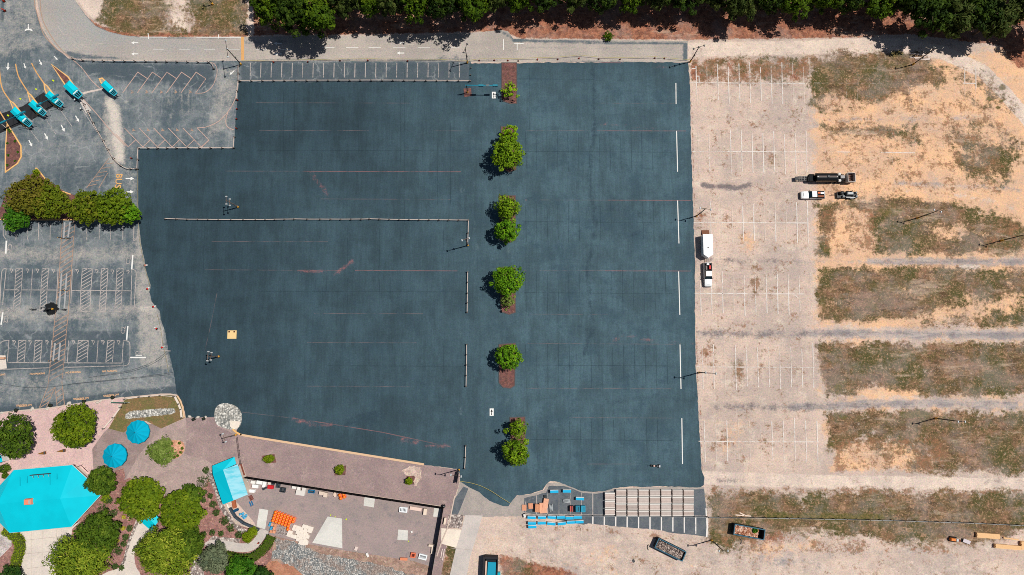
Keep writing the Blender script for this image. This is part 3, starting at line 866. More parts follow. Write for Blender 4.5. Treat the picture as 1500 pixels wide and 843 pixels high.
# dark new patch across the toll lanes
tp = NT('new asphalt patch', 0.85, 0.2)
pc = tp.mix(tp.step(tp.noise(0.7, 4, 0.6, (2.5, 0.4, 1)), 0.35, 0.7), C(36, 37, 40), C(50, 51, 54))
tp.out(tp.grain(pc, 0.2, 6, 2, 2))
sheet('asphalt_patch', [(-30, 185), (-2, 168), (33, 156), (64, 135.5), (82, 154), (47, 176), (20, 187), (-10, 200)], Z2, tp.m)


def road_material():
    t = NT('sun bleached road asphalt', 0.9, 0.15)
    c = t.mix(t.step(t.noise(0.1, 5, 0.6), 0.35, 0.65), C(170, 161, 153), C(188, 177, 167))
    c = t.mix(t.math('MULTIPLY', t.step(t.noise(0.4, 5, 0.65, (0.12, 1.4, 1), 3), 0.5, 0.75), 0.35), c, C(146, 143, 142))
    c = t.mix(t.mask('cool', 0.2, 0.5, 0.2, 0.9), c, C(156, 159, 158))
    c = t.mix(t.mask('dark', 0.4, 0.7, 0.25, 0.85, 6), c, C(96, 106, 112))
    c = t.grain(c, 0.5, 2.6, 31, 3, True)
    c = t.grain(c, 0.3, 7.0, 33, 2)
    return t.out(c)


ROAD = [(52, -120), (108, -120), (110, 0), (113, 5), (125, 22), (140, 38), (160, 47), (182, 52), (207, 54.5), (355, 54.5), (500, 53), (620, 52), (700, 48), (733, 44), (744, 46), (752, 57), (800, 57.5), (900, 59), (1008, 60.5),
        (1008, 92), (900, 90.5), (850, 91), (800, 90.5), (757, 91.5), (733, 91), (686, 90.5), (520, 89.5), (345, 89.5), (200, 89), (130, 88.5), (112, 87.5), (100, 84), (88, 74), (78, 64), (66, 46), (60, 28), (55, 5)]
R_DARK = [('stroke', [(752, 60), (800, 61), (1008, 64)], 2, 0.85, 5), ('stroke', [(1004, 60), (1004, 92)], 1.5, 0.85, 6), ('stroke', [(360, 89), (500, 88), (690, 88)], 2, 0.7, 3), ('poly', [(640, 80), (690, 80), (690, 91), (640, 91)], 4, 0.5),
          ('stroke', [(105, 83), (130, 86), (345, 87)], 3, 0.6, 3), ('poly', [(96, 74), (130, 80), (200, 86), (110, 88), (96, 82)], 3, 0.8), ('stroke', [(113, 5), (125, 22), (140, 38), (160, 48), (207, 55)], 1.5, 0.75, 2), ('stroke', [(207, 56), (350, 57)], 1.2, .6, 1.5),
          ('stroke', [(770, 70), (1000, 72)], 3, 0.4, 5), ('stroke', [(800, 83), (1000, 82)], 2, .3, 3), ('stroke', [(400, 83), (740, 80)], 3, .25, 4), ('stroke', [(360, 62), (420, 61)], 3, .5, 8), ('stroke', [(733, 46), (752, 58)], 2, .8, 4),
          ('poly', [(805, 90), (870, 88), (1000, 90), (1000, 93), (805, 93)], 2, .6)]
R_COOL = [('poly', [(40, -120), (130, -120), (210, 30), (330, 60), (330, 90), (60, 90)], 40, 0.6)]
sheet('road', ROAD, Z2, road_material(), 3.5, {'dark': R_DARK, 'cool': R_COOL})


def simple_ground(name, a, b, scale=0.5, fine=0.18, third=None, brick=None, stretch=None):
    t = NT(name, 0.92, 0.12)
    c = t.mix(t.step(t.noise(scale, 6, 0.72, stretch), 0.42, 0.58), C(*a), C(*b))
    if third:
        c = t.mix(t.step(t.noise(scale * 2.2, 6, 0.76, offs=4), 0.53, 0.66), c, C(*third))
    c = t.grain(c, fine * 2.8, 2.6, 31, 3, True)
    c = t.grain(c, fine * 1.6, 7.0, 33, 2)
    return t.out(c)


BRICK_PINK = simple_ground('pink pavers', (216, 184, 178), (206, 174, 170), 0.3)
BRICK_DARK = simple_ground('dark clay pavers', (148, 128, 124), (160, 140, 136), 0.3)
BRICK_MID = simple_ground('buff clay pavers', (178, 156, 150), (166, 146, 140), 0.25, third=(190, 168, 158))
BRICK_STRIP = simple_ground('brown clay pavers', (162, 140, 136), (150, 130, 128), 0.16, third=(176, 154, 148))
CONC_PALE = simple_ground('pale concrete', (222, 210, 198), (212, 200, 190), 0.2, 0.1)
CONC_GREY = simple_ground('grey concrete', (222, 219, 211), (210, 208, 200), 0.2, 0.08)
CONC_CREAM = simple_ground('cream concrete', (240, 226, 208), (230, 216, 200), 0.2, 0.08)
CONC_DRIVE = simple_ground('driveway concrete', (206, 196, 188), (194, 186, 180), 0.2, 0.1)
MULCH_RED = simple_ground('red bark mulch', (126, 86, 80), (104, 74, 70), 0.8, 0.25, third=(146, 110, 100))
MULCH = simple_ground('pink bark mulch', (164, 122, 114), (140, 102, 96), 0.6, 0.28, third=(198, 158, 142))
GRASS = simple_ground('dry mown grass', (132, 108, 76), (112, 108, 66), 0.22, 0.24, third=(160, 122, 90))
ASPH_GREY = simple_ground('grey yard asphalt', (160, 152, 146), (174, 164, 156), 0.3, 0.15)
STALLS_DARK = simple_ground('dark stall asphalt', (90, 97, 104), (104, 110, 115), 0.25, 0.15, third=(116, 118, 120))
CLAY = simple_ground('bare orange clay', (192, 138, 112), (172, 120, 96), 0.35, 0.2, third=(146, 98, 80))
YARD = simple_ground('yard pavers', (166, 148, 144), (156, 142, 138), 0.18, 0.14, third=(140, 130, 130))
EARTH = simple_ground('stony earth', (176, 146, 130), (150, 122, 108), 0.4, 0.25, third=(196, 170, 152))


def rock_ground(name, cols, scale=1.6, soil=None):
    t = NT(name, 0.9, 0.15)
    v = t.n('ShaderNodeTexVoronoi')
    v.inputs['Scale'].default_value = scale
    t.link(t.co(), v.inputs['Vector'])
    sep = t.n('ShaderNodeSeparateColor')
    t.link(v.outputs['Color'], sep.inputs['Color'])
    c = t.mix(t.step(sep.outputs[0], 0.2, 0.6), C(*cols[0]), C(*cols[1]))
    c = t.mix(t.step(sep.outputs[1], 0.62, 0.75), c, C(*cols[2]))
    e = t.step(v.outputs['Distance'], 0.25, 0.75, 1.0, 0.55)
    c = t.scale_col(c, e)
    if soil:
        c = t.mix(t.math('MULTIPLY', t.step(t.noise(0.25, 6, 0.75, offs=6), 0.46, 0.6), 0.65), c, C(*soil))
    t.bump(t.math('SUBTRACT', 1.0, v.outputs['Distance']), 0.9, 0.25)
    return t.out(t.grain(c, 0.15, 7, 3, 2))


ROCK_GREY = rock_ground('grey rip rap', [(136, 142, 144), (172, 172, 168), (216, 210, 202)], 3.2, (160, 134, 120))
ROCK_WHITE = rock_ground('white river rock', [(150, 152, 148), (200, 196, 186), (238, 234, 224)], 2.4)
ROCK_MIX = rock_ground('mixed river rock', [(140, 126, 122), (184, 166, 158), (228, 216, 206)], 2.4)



def S(name, poly, z, mat, **kw):
    _NS[0] += 1
    return sheet(name, poly, z + 0.00012 * _NS[0], mat, **kw)


# paved entrance plaza and forecourt, lower left
S('plaza', [(-250, 640), (-60, 614), (0, 605.5), (22, 603), (70, 599), (140, 588), (182, 583), (176, 596), (168, 612), (159, 628), (152, 634), (135, 658), (140, 700), (120, 720), (-60, 720), (-250, 730)], Z2, BRICK_PINK)
S('forecourt', [(159, 626), (222, 621), (236, 628), (271, 613), (313, 611), (345, 631), (352, 639), (356, 660), (358, 700), (330, 740), (300, 715), (268, 730), (240, 735), (180, 735), (130, 705), (137, 680), (135, 656)], Z1, BRICK_MID)
S('forecourt_band', [(152, 634), (159, 627), (181, 633), (222, 621), (236, 628), (225, 640), (205, 665), (190, 690), (180, 708), (150, 704), (137, 690), (135, 658)], Z2, BRICK_DARK)
S('forecourt_apron', [(272, 612.5), (314, 611), (318, 625), (335, 632), (348, 640), (352, 668), (330, 674), (311, 681), (300, 672), (285, 670), (270, 665), (274, 640)], Z2, BRICK_STRIP)
S('promenade', [(347, 637), (375, 641.5), (500, 661.5), (621, 681.5), (673, 688.5), (673, 706), (667, 727), (661, 757), (645, 850), (632, 850), (649, 742), (357, 698)], Z2, BRICK_STRIP)
S('grass_island', [(184, 584), (236, 578.5), (259, 580), (267, 593), (271, 612.5), (236, 628), (222, 621), (214, 617), (205, 616), (181, 634), (159, 628), (168, 612), (176, 598)], Z3, GRASS)
S('rock_strip', ragged([(184, 607), (190, 603), (220, 600), (255, 598), (257, 604), (252, 607), (215, 611), (188, 614), (183, 613)], 3, 0.7), Z4, ROCK_WHITE)
S('rock_bed', smooth_px([(314, 606), (318, 595), (330, 591), (345, 595), (353, 604), (354, 618), (348, 628), (335, 629), (320, 624), (315, 616)], 4, True), Z4, ROCK_WHITE)
S('concrete_wedge', [(337, 616), (352, 618), (350, 626), (342, 629.5), (337, 625)], Z5, CONC_CREAM)
# storage yard behind the black fence
S('storage_yard', [(357, 699), (649, 743), (634, 843), (630, 830), (605, 822), (560, 815), (500, 806), (455, 798), (400, 785), (378, 778), (372, 765), (352, 742), (345, 735)], Z2, YARD)
S('yard_earth', ragged([(372, 776), (400, 784), (460, 797), (520, 806), (570, 814), (640, 826), (634, 870), (390, 870), (392, 820), (375, 800)], 6, 1.5), Z1, EARTH)
S('rock_slope', ragged([(400, 788), (440, 797), (470, 812), (520, 820), (560, 828), (600, 842), (640, 846), (632, 880), (440, 880), (430, 840), (410, 820), (392, 818), (405, 805)], 5, 2.0), Z3, ROCK_GREY)
S('clay_bank', ragged([(375, 835), (400, 822), (430, 830), (452, 850), (440, 880), (370, 880)], 5, 1.5), Z4, CLAY)
for nm, pg, mt in (('concrete_pad', [(480, 757), (501, 760), (501.5, 803.5), (457.5, 795.5)], CONC_GREY), ('concrete_pad', [(583.5, 776), (597.6, 777.3), (597, 792), (582, 791)], CONC_GREY),
                   ('concrete_pad', [(534, 728.5), (549.3, 730.5), (547.5, 743.7), (532.6, 741)], CONC_GREY), ('concrete_pad', [(636, 744), (646, 746), (643.5, 758.5), (634.5, 757)], CONC_GREY),
                   ('concrete_pad', [(380, 745.5), (393, 747.3), (388.3, 776), (375.7, 771.5)], CONC_GREY), ('concrete_pad', [(646.5, 774), (676, 776.5), (668.5, 803), (646, 796.5)], CONC_CREAM),
                   ('driveway', [(681, 755), (707, 755.5), (697, 790), (689, 815), (681, 860), (655, 860), (668, 803), (676, 777)], CONC_DRIVE), ('concrete_pad', [(-40, 520), (8, 521), (10, 540), (-40, 545)], CONC_PALE)):
    S(nm, pg, Z3 + 0.003, mt)
S('yard_apron', ragged([(674, 706), (690, 714), (704, 721), (720, 733), (738, 740), (746, 742), (752, 732), (760, 726), (778, 724), (797, 718), (802, 708), (822, 707), (836, 713), (852, 719), (870, 722), (900, 716), (990, 713), (1031, 714),
                        (1034, 725), (900, 728), (868, 730), (800, 730), (780, 752), (757, 757), (706, 757), (660, 756), (668, 727)], 5, 0.6), Z1, ASPH_GREY)
S('stall_strip', ragged([(768, 730), (800, 722), (804, 712), (826, 712), (838, 716), (852, 722), (872, 724), (888, 722), (902, 718.5), (1031, 716.5), (1034, 740), (1037, 787), (1015, 784), (985, 781), (960, 776), (930, 774), (900, 771), (862, 767), (855, 769), (790, 756), (768, 750)], 6, 0.5), Z2, STALLS_DARK)
S('asphalt_strip', [(666, 731), (679, 713), (686, 716), (671, 754), (660, 754)], Z2, STALLS_DARK)
S('rock_bed', ragged([(657, 754), (679, 755), (676, 775), (653, 773)], 3, 0.8), Z3, ROCK_MIX)
# gardens, lower left
S('garden_bed', ragged([(105, 760), (150, 720), (190, 700), (225, 720), (262, 735), (300, 712), (312, 682), (327, 742), (345, 768), (378, 778), (400, 800), (390, 870), (-30, 870), (-30, 790), (14, 780), (104, 772)], 6, 0.8), Z3, MULCH)
S('garden_bed', ragged([(168, 690), (182, 686), (183, 700), (176, 722), (166, 722)], 4, 0.6), Z3, MULCH)
S('garden_path', [(26, 778), (110, 768), (118, 764), (106, 775), (100, 810), (70, 870), (26, 870), (30, 835), (36, 800)], Z4, CONC_PALE)
S('garden_path', smooth_px([(203, 760), (226, 777), (215, 785), (203, 796), (197, 812), (199, 830), (206, 843), (206, 870), (130, 870), (150, 842), (175, 832), (181, 818), (186, 797), (194, 778)], 3, True), Z4, CONC_PALE)
S('garden_path', smooth_px([(301, 795), (312, 791), (330, 792), (350, 796), (366, 795), (374, 787), (380, 776), (393, 779), (388, 788), (378, 801), (366, 808), (350, 809), (330, 806), (312, 803), (302, 800)], 3, True), Z4 + 0.003, CONC_DRIVE)
S('rock_border', ragged([(296, 800), (312, 786), (332, 788), (352, 790), (350, 797), (330, 793), (312, 793), (300, 800), (290, 812), (284, 830), (280, 820)], 4, 0.8), Z4, ROCK_MIX)
S('rock_border', ragged([(300, 690), (309, 690), (330, 745), (345, 768), (366, 778), (352, 782), (336, 766), (322, 745), (312, 715)], 4, 0.8), Z4, ROCK_MIX)
S('rock_border', smooth_px([(332, 808), (350, 811), (368, 809), (384, 797), (388, 800), (370, 813), (350, 815), (334, 812)], 3, True), Z4, ROCK_MIX)
S('rock_border', ragged([(201, 762), (204, 763), (190, 797), (184, 822), (178, 833), (175, 831), (181, 818), (186, 795)], 4, 0.5), Z4 + .003, ROCK_MIX)
S('rock_border', ragged([(278, 842), (284, 815), (292, 805), (300, 812), (298, 850), (280, 860)], 4, 0.8), Z4, ROCK_MIX)
S('garden_bed', smooth_px([(243, 650), (255, 645), (268, 648), (270, 660), (262, 670), (250, 672), (244, 662)], 4, True), Z4, simple_ground('pale wood chips', (222, 172, 140), (196, 142, 116), 0.7, 0.25))
S('rubble_patch', [(-40, 790), (8, 782), (17, 790), (17, 800), (0, 817), (-40, 825)], Z4, simple_ground('pale crushed stone', (210, 200, 194), (176, 164, 160), 0.6, 0.25))
for q in ([(383, 668), (402, 665.5), (405, 678), (388, 679)], [(490, 685), (507, 682), (506, 696), (490, 697)], [(595, 698), (608, 697), (607, 710), (595, 710)]):
    S('garden_bed', q, Z3, MULCH_RED)
S('pale_chips', ragged([(588, 690), (600, 683), (616, 684), (618, 700), (610, 712), (606, 712), (607, 697), (596, 697)], 3, 1.2), Z3, simple_ground('pale spilled gravel', (216, 192, 176), (186, 162, 150), 0.8, 0.25))
# planted median: six mulch islands with kerbs
ISL = [[(735, 92.5), (757, 92.5), (757, 152), (748, 152.5), (738, 149), (735, 145)], [(734, 186), (756, 186), (756, 249), (746, 253), (734, 247)], [(731, 287), (755, 287), (755, 352), (746, 356), (732, 352)],
       [(731, 392), (755, 392), (755, 458), (746, 461), (734, 457)], [(731, 505), (755, 503), (754, 565), (748, 569), (737, 568), (731, 561)], [(747, 612), (769, 611), (770, 680), (748, 680)]]
for q in ISL:
    S('planting_island', q, 0.09, MULCH_RED)
S('planting_island', [(679, 130), (690, 129), (691, 141), (680, 142.5)], 0.05, MULCH_RED)
# toll plaza islands
TOLL_ISL = [[(76, 95), (100, 113), (117, 138), (115, 141), (104, 137), (92, 119)], [(146, 116), (150, 115), (170, 135), (168, 138), (158, 133), (148, 121)],
            [(65, 123), (70, 127), (89, 153), (88, 158), (82, 157), (73, 148), (66, 131)], [(41, 136), (46, 140), (65, 166), (63, 169), (55, 168), (46, 154)], [(15, 148), (21, 152), (43, 181), (42, 187), (36, 185), (24, 170)],
            [(11, 182), (20, 196), (31, 214), (31.5, 230), (26, 240), (8.5, 252.5), (8.5, 220)]]
TOLL_CONC = simple_ground('toll island concrete', (168, 158, 142), (150, 142, 130), 0.5)
for i, q in enumerate(TOLL_ISL):
    S('traffic_island', q, 0.10, MULCH_RED if i in (0, 5) else TOLL_CONC)
S('concrete_pad', [(112, 141), (118, 140), (134, 162), (126, 167)], Z3, CONC_DRIVE)
S('traffic_island', [(12, 278), (48, 254), (53, 247.5), (66, 262), (98, 283), (120, 289), (170, 292), (198, 306), (203, 321), (40, 323), (0, 323), (0, 305)], 0.10, MULCH_RED)

# kerbs
KERB_Y = plain('yellow kerb paint', (236, 186, 120), 0.8, amp=0.25)
KERB_C = plain('kerb concrete', (206, 186, 172), 0.9)
KERB_D = plain('dark kerb', (92, 84, 84), 0.9)


def kerb(pts, w, h, mat, closed=False):
    mb = MB()
    ribbon(mb, pts + ([pts[0]] if closed else []), w, 0.0, h)
    o = mb.build('kerb', mat)
    o['kind'] = 'structure'


for q in ISL:
    kerb(q, 0.2, 0.13, KERB_D, True)
for q in TOLL_ISL:
    kerb(q, 0.32, 0.15, KERB_Y, True)
kerb([(52, 247), (54, 247), (60, 254), (67, 263)], 0.3, 0.15, KERB_Y)
kerb([(92, 281), (98, 283), (104, 285)], 0.3, 0.15, KERB_Y)
kerb([(0, 322), (60, 322.5), (150, 322.5), (203, 321.5)], 0.25, 0.15, KERB_Y)
kerb([(202, 312), (204, 320), (206, 321)], 0.5, 0.2, KERB_Y)
kerb([(352, 637), (375, 641), (500, 661), (621, 680.5)], 0.5, 0.15, plain('tan kerb', (222, 186, 150), 0.9))
kerb([(341, 629), (347, 634), (354, 637.5)], 0.4, 0.15, KERB_Y)
kerb([(184, 583), (236, 577.8), (250, 577.8), (260, 579.5)], 0.35, 0.12, KERB_C)
kerb([(260, 580), (265, 588), (268, 598), (270, 612)], 0.35, 0.12, plain('tan kerb', (222, 186, 150), 0.9))
kerb([(666, 727), (660, 757), (655, 775), (646, 797), (640, 815)], 0.3, 0.12, KERB_C)
kerb([(-60, 613.5), (0, 605), (22, 602.5), (70, 598.5), (140, 587.5), (182, 582.5)], 0.3, 0.12, KERB_C)
# ================================================================== painted markings


def paint_material(name, rgb, wear=0.4, scale=1.2, base=1.0):
    t = NT(name, 0.8, 0.2)
    c = t.grain(C(*rgb), 0.1, 3, 2, 3)
    n = t.noise(scale, 5, 0.75, offs=3)
    n2 = t.noise(0.09, 3, 0.6, offs=40)
    k = t.math('ADD', t.math('MULTIPLY', n, 0.6), t.math('MULTIPLY', n2, 0.4))
    lo = 0.30 + wear * 0.3
    t.alpha(t.step(k, lo - 0.1, lo + 0.12, 0.0, base))
    t.m.blend_method = 'HASHED' if hasattr(t.m, 'blend_method') else t.m.blend_method
    return t.out(c)


P_WHITE = paint_material('fresh white road paint', (236, 234, 228), 0.05)
P_WORN = paint_material('worn white road paint', (240, 232, 224), 0.5, 1.0, 0.85)
P_FAINT = paint_material('almost gone white paint', (236, 224, 212), 0.62, 1.0, 0.6)
P_OLDW = paint_material('old grey white paint', (196, 186, 180), 0.42, 1.2, 0.85)
P_PINK = paint_material('pink worn paint', (214, 180, 166), 0.3, 1.2, 0.8)
P_ORANGE = paint_material('orange road paint', (232, 176, 112), 0.25, 1.2, 0.9)
P_ORF = paint_material('faded orange paint', (196, 162, 140), 0.42, 1.2, 0.75)
P_RED = paint_material('red chalk line', (200, 140, 138), 0.5, 0.3, 0.32)
P_REDF = paint_material('faint red chalk line', (170, 146, 146), 0.62, 0.3, 0.3)
P_SEAM = paint_material('dark sealer seam', (46, 66, 78), 0.5, 0.3, 0.22)
P_DARKLN = paint_material('tar line', (74, 82, 88), 0.4, 0.5, 0.55)
P_BLACK = paint_material('matt black stencil', (22, 26, 30), 0.0)
ZM = 0.058
_zm = [0]


def marks(name, mat, strokes, width, extra=None):
    """Painted strokes of one kind on the pavement."""
    _zm[0] += 1
    mb = MB()
    z = ZM + _zm[0] * 0.0011
    for i, s in enumerate(strokes):
        zi = z + 0.00015 * ((i * 3) % 7)
        if isinstance(s, tuple) and isinstance(s[1], (int, float)) and isinstance(s[0], list):
            ribbon(mb, s[0], s[1], zi)
        else:
            ribbon(mb, s, width, zi)
    if extra:
        extra(mb, z)
    o = mb.build(name, mat)
    o['kind'] = 'structure'
    return o


# --- sealed lot: long white end lines, chalk lines, ghost stalls
marks('painted_line', P_WHITE, [[(990, 122), (990.3, 153)], [(991, 192), (992.5, 252)], [(992.5, 294), (994.5, 357)], [(994, 398), (995.8, 461.5)], [(996, 505), (997.5, 570)], [(998.7, 613), (999.7, 680)]], 0.23)
marks('chalk_line', P_RED, [[(443, 251.3), (475, 251.6)], [(475, 251.5), (675, 252)], [(435, 396.3), (500, 396.6)], [(520, 396.5), (670, 397.2)], [(875, 192), (1005, 192.3)], [(890, 293.6), (1012, 294)],
                           [(886, 397), (935, 397.3)], [(935, 397.2), (1012, 397.4)], [(427, 612.5), (486, 621.5), (560, 633.5), (660, 655)], [(880, 92), (910, 92.5)], [(769, 293.3), (772, 293.5)], [(768, 397), (771, 397.2)]], 0.2)
marks('chalk_line', P_REDF, [[(380, 191.5), (540, 191.8)], [(630, 192), (690, 192.3)], [(310, 354), (480, 354.5)], [(300, 395.5), (435, 396.3)], [(375, 151), (600, 151.5)], [(450, 502), (610, 502.6)], [(450, 566), (600, 566.6)],
                            [(773, 503.5), (990, 504.6)], [(770, 569), (985, 569.8)], [(830, 612), (990, 612.7)], [(775, 460.5), (890, 461)], [(790, 293.3), (890, 293.6)], [(790, 397), (886, 397)], [(770, 192), (875, 192)],
                            [(330, 251), (443, 251.3)], [(355, 604), (427, 612.5)], [(460, 459.5), (620, 460)], [(470, 291.8), (660, 292.5)], [(318, 430), (308, 480), (300, 515)], [(880, 151.5), (990, 152)], [(860, 680), (940, 680)]], 0.16)
seams = []
for (y0, y1, ym) in ((193, 252, 222), (294, 356, 325), (397, 461, 429), (504, 569, 535), (613, 678, 644)):
    k = 15.75 * (0.97 + (y0 - 100) / 600 * 0.06)
    for i in range(14):
        x = 770 + i * k
        if x < 985 and random.random() < 0.85:
            seams.append([(x, y0 + random.uniform(-1, 4)), (x + 1.0, y1 - random.uniform(-1, 6))])
    seams.append([(768, ym), (985, ym + 1.5)])
for i, x in enumerate(np.arange(400, 680, 15.6)):
    for (y0, y1) in ((125, 250), (330, 395), (400, 455), (505, 565)):
        if random.random() < 0.35:
            seams.append([(x, y0 + random.uniform(0, 12)), (x, y1 - random.uniform(0, 30))])
seams += [[(375, 220.5), (688, 221.5)], [(593, 100), (593, 330)], [(641, 210), (641, 300)], [(660, 180), (660, 300)], [(380, 427), (680, 428)], [(480, 536), (690, 537)], [(760, 116), (870, 116.5)], [(776, 100), (776, 190)], [(300, 325), (298, 400)]]
marks('sealer_seam', P_SEAM, seams, 0.2)

# --- gravel lot: rows of worn white stalls
worn, faint, vague_row = [], [], []
r2 = random.Random(5)
for (ym, y0, y1, xs, pitch) in ((122, 93, 152, 1020, 15.7), (222.5, 191, 255, 1023, 15.8), (326.5, 296, 357, 1025, 15.8), (430.5, 398, 462, 1026, 16.1), (538, 505, 571, 1029, 16.2), (647, 613, 679, 1032, 16.5)):
    n = 11
    for i in range(n):
        x = xs + i * pitch
        if ym == 326.5 and i < 1:
            continue
        dst = worn if r2.random() < 0.8 else faint
        dst.append([(x - 0.6, y0 + r2.uniform(-2, 6)), (x + 0.9, y1 - r2.uniform(-1, 5))])
    worn.append([(xs - 9, ym - 0.3), (xs + (n - 1) * pitch + 2, ym + 0.6)])
    vague_row.append([(xs + n * pitch, ym), (xs + n * pitch + (120 if ym < 300 else 40), ym + 0.8)])
vague = []
for x in (1240, 1256, 1273, 1288, 1305, 1368, 1398, 1413, 1429, 1445):
    vague.append([(x, 95 + r2.uniform(0, 30)), (x, 150 - r2.uniform(0, 10))])
worn += [[(1413, 100), (1413, 122)], [(1410, 122.3), (1430, 122.5)], [(1429, 98), (1429.5, 130)], [(1225, 223), (1245, 223.2)], [(1290, 224), (1340, 224.3)]]
for x in (1228, 1244, 1275, 1307, 1340):
    vague.append([(x, 195 + r2.uniform(0, 15)), (x, 240)])
worn += [[(1019, 112), (1024, 112), (1024, 121)], [(1013, 101), (1019, 101)], [(1165, 433), (1172, 440)]]
for i in range(6):
    x = 802 + i * 16.6
    faint.append([(x, 768 + i * 0.8), (x - 0.5, 787)])
marks('painted_line', P_WORN, worn, 0.25)
marks('painted_line', P_FAINT, faint, 0.26)
marks('painted_line', paint_material('vanishing white paint', (230, 214, 198), 0.8, 1.0, 0.45), vague + vague_row, 0.26)

# --- stall strip by the tall fence and the south stalls
marks('painted_line', P_OLDW, [[(382.5 + 15.3 * i, 92.5), (381.8 + 15.32 * i, 114)] for i in range(20)] + [[(367, 92.5), (366.6, 112)]], 0.22)
south = [[(868.5 + 16.72 * i, 757), (868.3 + 16.75 * i, 768 + 1.55 * i)] for i in range(10)]
south += [[(1034, 745), (1034.6, 756)], ([(1035, 757), (1036, 772), (1035, 787)], 0.4)]
marks('painted_line', paint_material('south stall paint', (232, 226, 220), 0.15), south, 0.3)
marks('painted_line', P_OLDW, [[(786 + 16.4 * i, 722 + (4 if i < 1 else 0)), (786 + 16.4 * i, 757)] for i in range(6)] + [[(770, 735), (770, 752)], [(868.5, 722), (868.5, 756)], [(768, 753.5), (1034, 756)]], 0.16)

# --- road
marks('painted_line', P_WHITE, [[(u, 72.6 + (0.25 if u > 400 else 0)), (u + 16, 72.7 + (0.25 if u > 400 else 0))] for u in (224, 262, 299, 335, 375, 410)] +
      [[(u, v), (u + 18, v)] for u, v in ((472, 70.2), (507, 70.2), (540, 70.3), (576, 70.5), (612, 70.5), (655, 70.6))], 0.13)
marks('painted_line', P_FAINT, [[(568, 68.5), (582, 68)], [(595, 66.5), (608, 65.8)], [(625, 65), (640, 65)], [(89, 24), (97, 37)], [(85, 39), (94, 52)], [(113, 52), (126, 59)], [(111, 64), (128, 69.5)],
                               [(140, 63.5), (152, 65)], [(163, 67), (173, 68.5)], [(78, 0), (82, 8)], [(700, 72), (712, 82)], [(710, 70), (722, 76)]], 0.22)
marks('painted_line', P_WHITE, [[(737.5, 58), (737.6, 74)], [(757.5, 63), (757.5, 74)], [(205, 54.8), (245, 55)], [(288, 55), (354, 55.2)], [(217, 49), (218, 58)], [(320, 51), (320, 57)], [(753, 64), (767, 64.5)]], 0.2)
marks('painted_line', P_ORANGE, [([(355.3, 54.6), (355.6, 89)], 0.75)], 0.7)
marks('painted_line', P_ORF, [smooth_px([(50.4, -60), (50.4, 0), (54, 18), (59, 36), (65, 52), (78, 67), (84, 73)], 4), smooth_px([(59, -60), (59, 0), (61, 22), (66, 37), (79, 59), (91, 74), (103, 84)], 4)], 0.22)
marks('painted_line', P_PINK, [smooth_px([(84, 73), (103, 85), (120, 100), (134, 118), (148, 131)], 4), [(117, 140), (140, 165), (165, 195), (184, 214)], smooth_px([(103, 84), (112, 87), (120, 89)], 3)], 0.2)


def _arrows(lst, size=None):
    def f(mb, z):
        for u, v, a, L in lst:
            arrow(mb, u, v, math.radians(a), L, z)
    return f


marks('painted_arrow', P_WHITE, [], 0.1, _arrows([(197.5, 63.2, 180, 1.9), (197.5, 79.5, 180, 1.9), (407, 64, 180, 2.2), (407, 79.6, 180, 2.2), (586.5, 78.3, 180, 2.0), (588, 63, 180, 1.7),
                                                  (190.5, 262, 0, 2.2), (190, 281.5, 0, 2.2), (340, 107, 225, 1.7),
                                                  (12, 98, -88, 2.1), (36.5, 97, -70, 1.6), (59.5, 92, -62, 1.7), (82, 85.5, -45, 1.5),
                                                  (113.5, 174.5, -58, 2.0), (92.5, 188.5, -60, 2.0), (68, 200.5, -60, 2.0), (45, 210.5, -60, 2.0)]))
marks('painted_arrow', P_WHITE, [[(42, 45), (42, 40)], [(42, 43.5), (37.5, 44.5)], [(42, 43.5), (46.5, 44.5)]], 0.4, lambda mb, z: [arrow(mb, 42, 38, math.pi / 2, 1.0, z + .0001), arrow(mb, 38, 44.5, math.radians(235), 1.0, z + .0001), arrow(mb, 46.5, 44.5, math.radians(-55), 1.0, z + .0001)])

# --- toll lanes
marks('painted_line', P_ORANGE, [smooth_px([(-1, 93), (1, 118), (5, 133), (15, 148)], 5), smooth_px([(23, 94), (27, 111), (34, 124), (42, 136)], 5), smooth_px([(46.5, 93), (54, 107), (65, 123)], 4), [(0, 164), (10, 180)]], 0.3)
marks('painted_line', P_OLDW, [[(64, 170), (82, 197)], [(89, 162), (106, 186)], [(44, 190), (58, 209)], [(0, 180), (12, 190)], [(120, 160), (140, 190), (152, 210)]], 0.14)
marks('painted_line', P_ORF, [[(127, 276), (150, 245), (160, 232)], [(145, 276), (158, 254)]] + [[(130 + i * 5, 273 - i * 6.5), (142 + i * 5, 270 - i * 6.2)] for i in range(6)], 0.2)

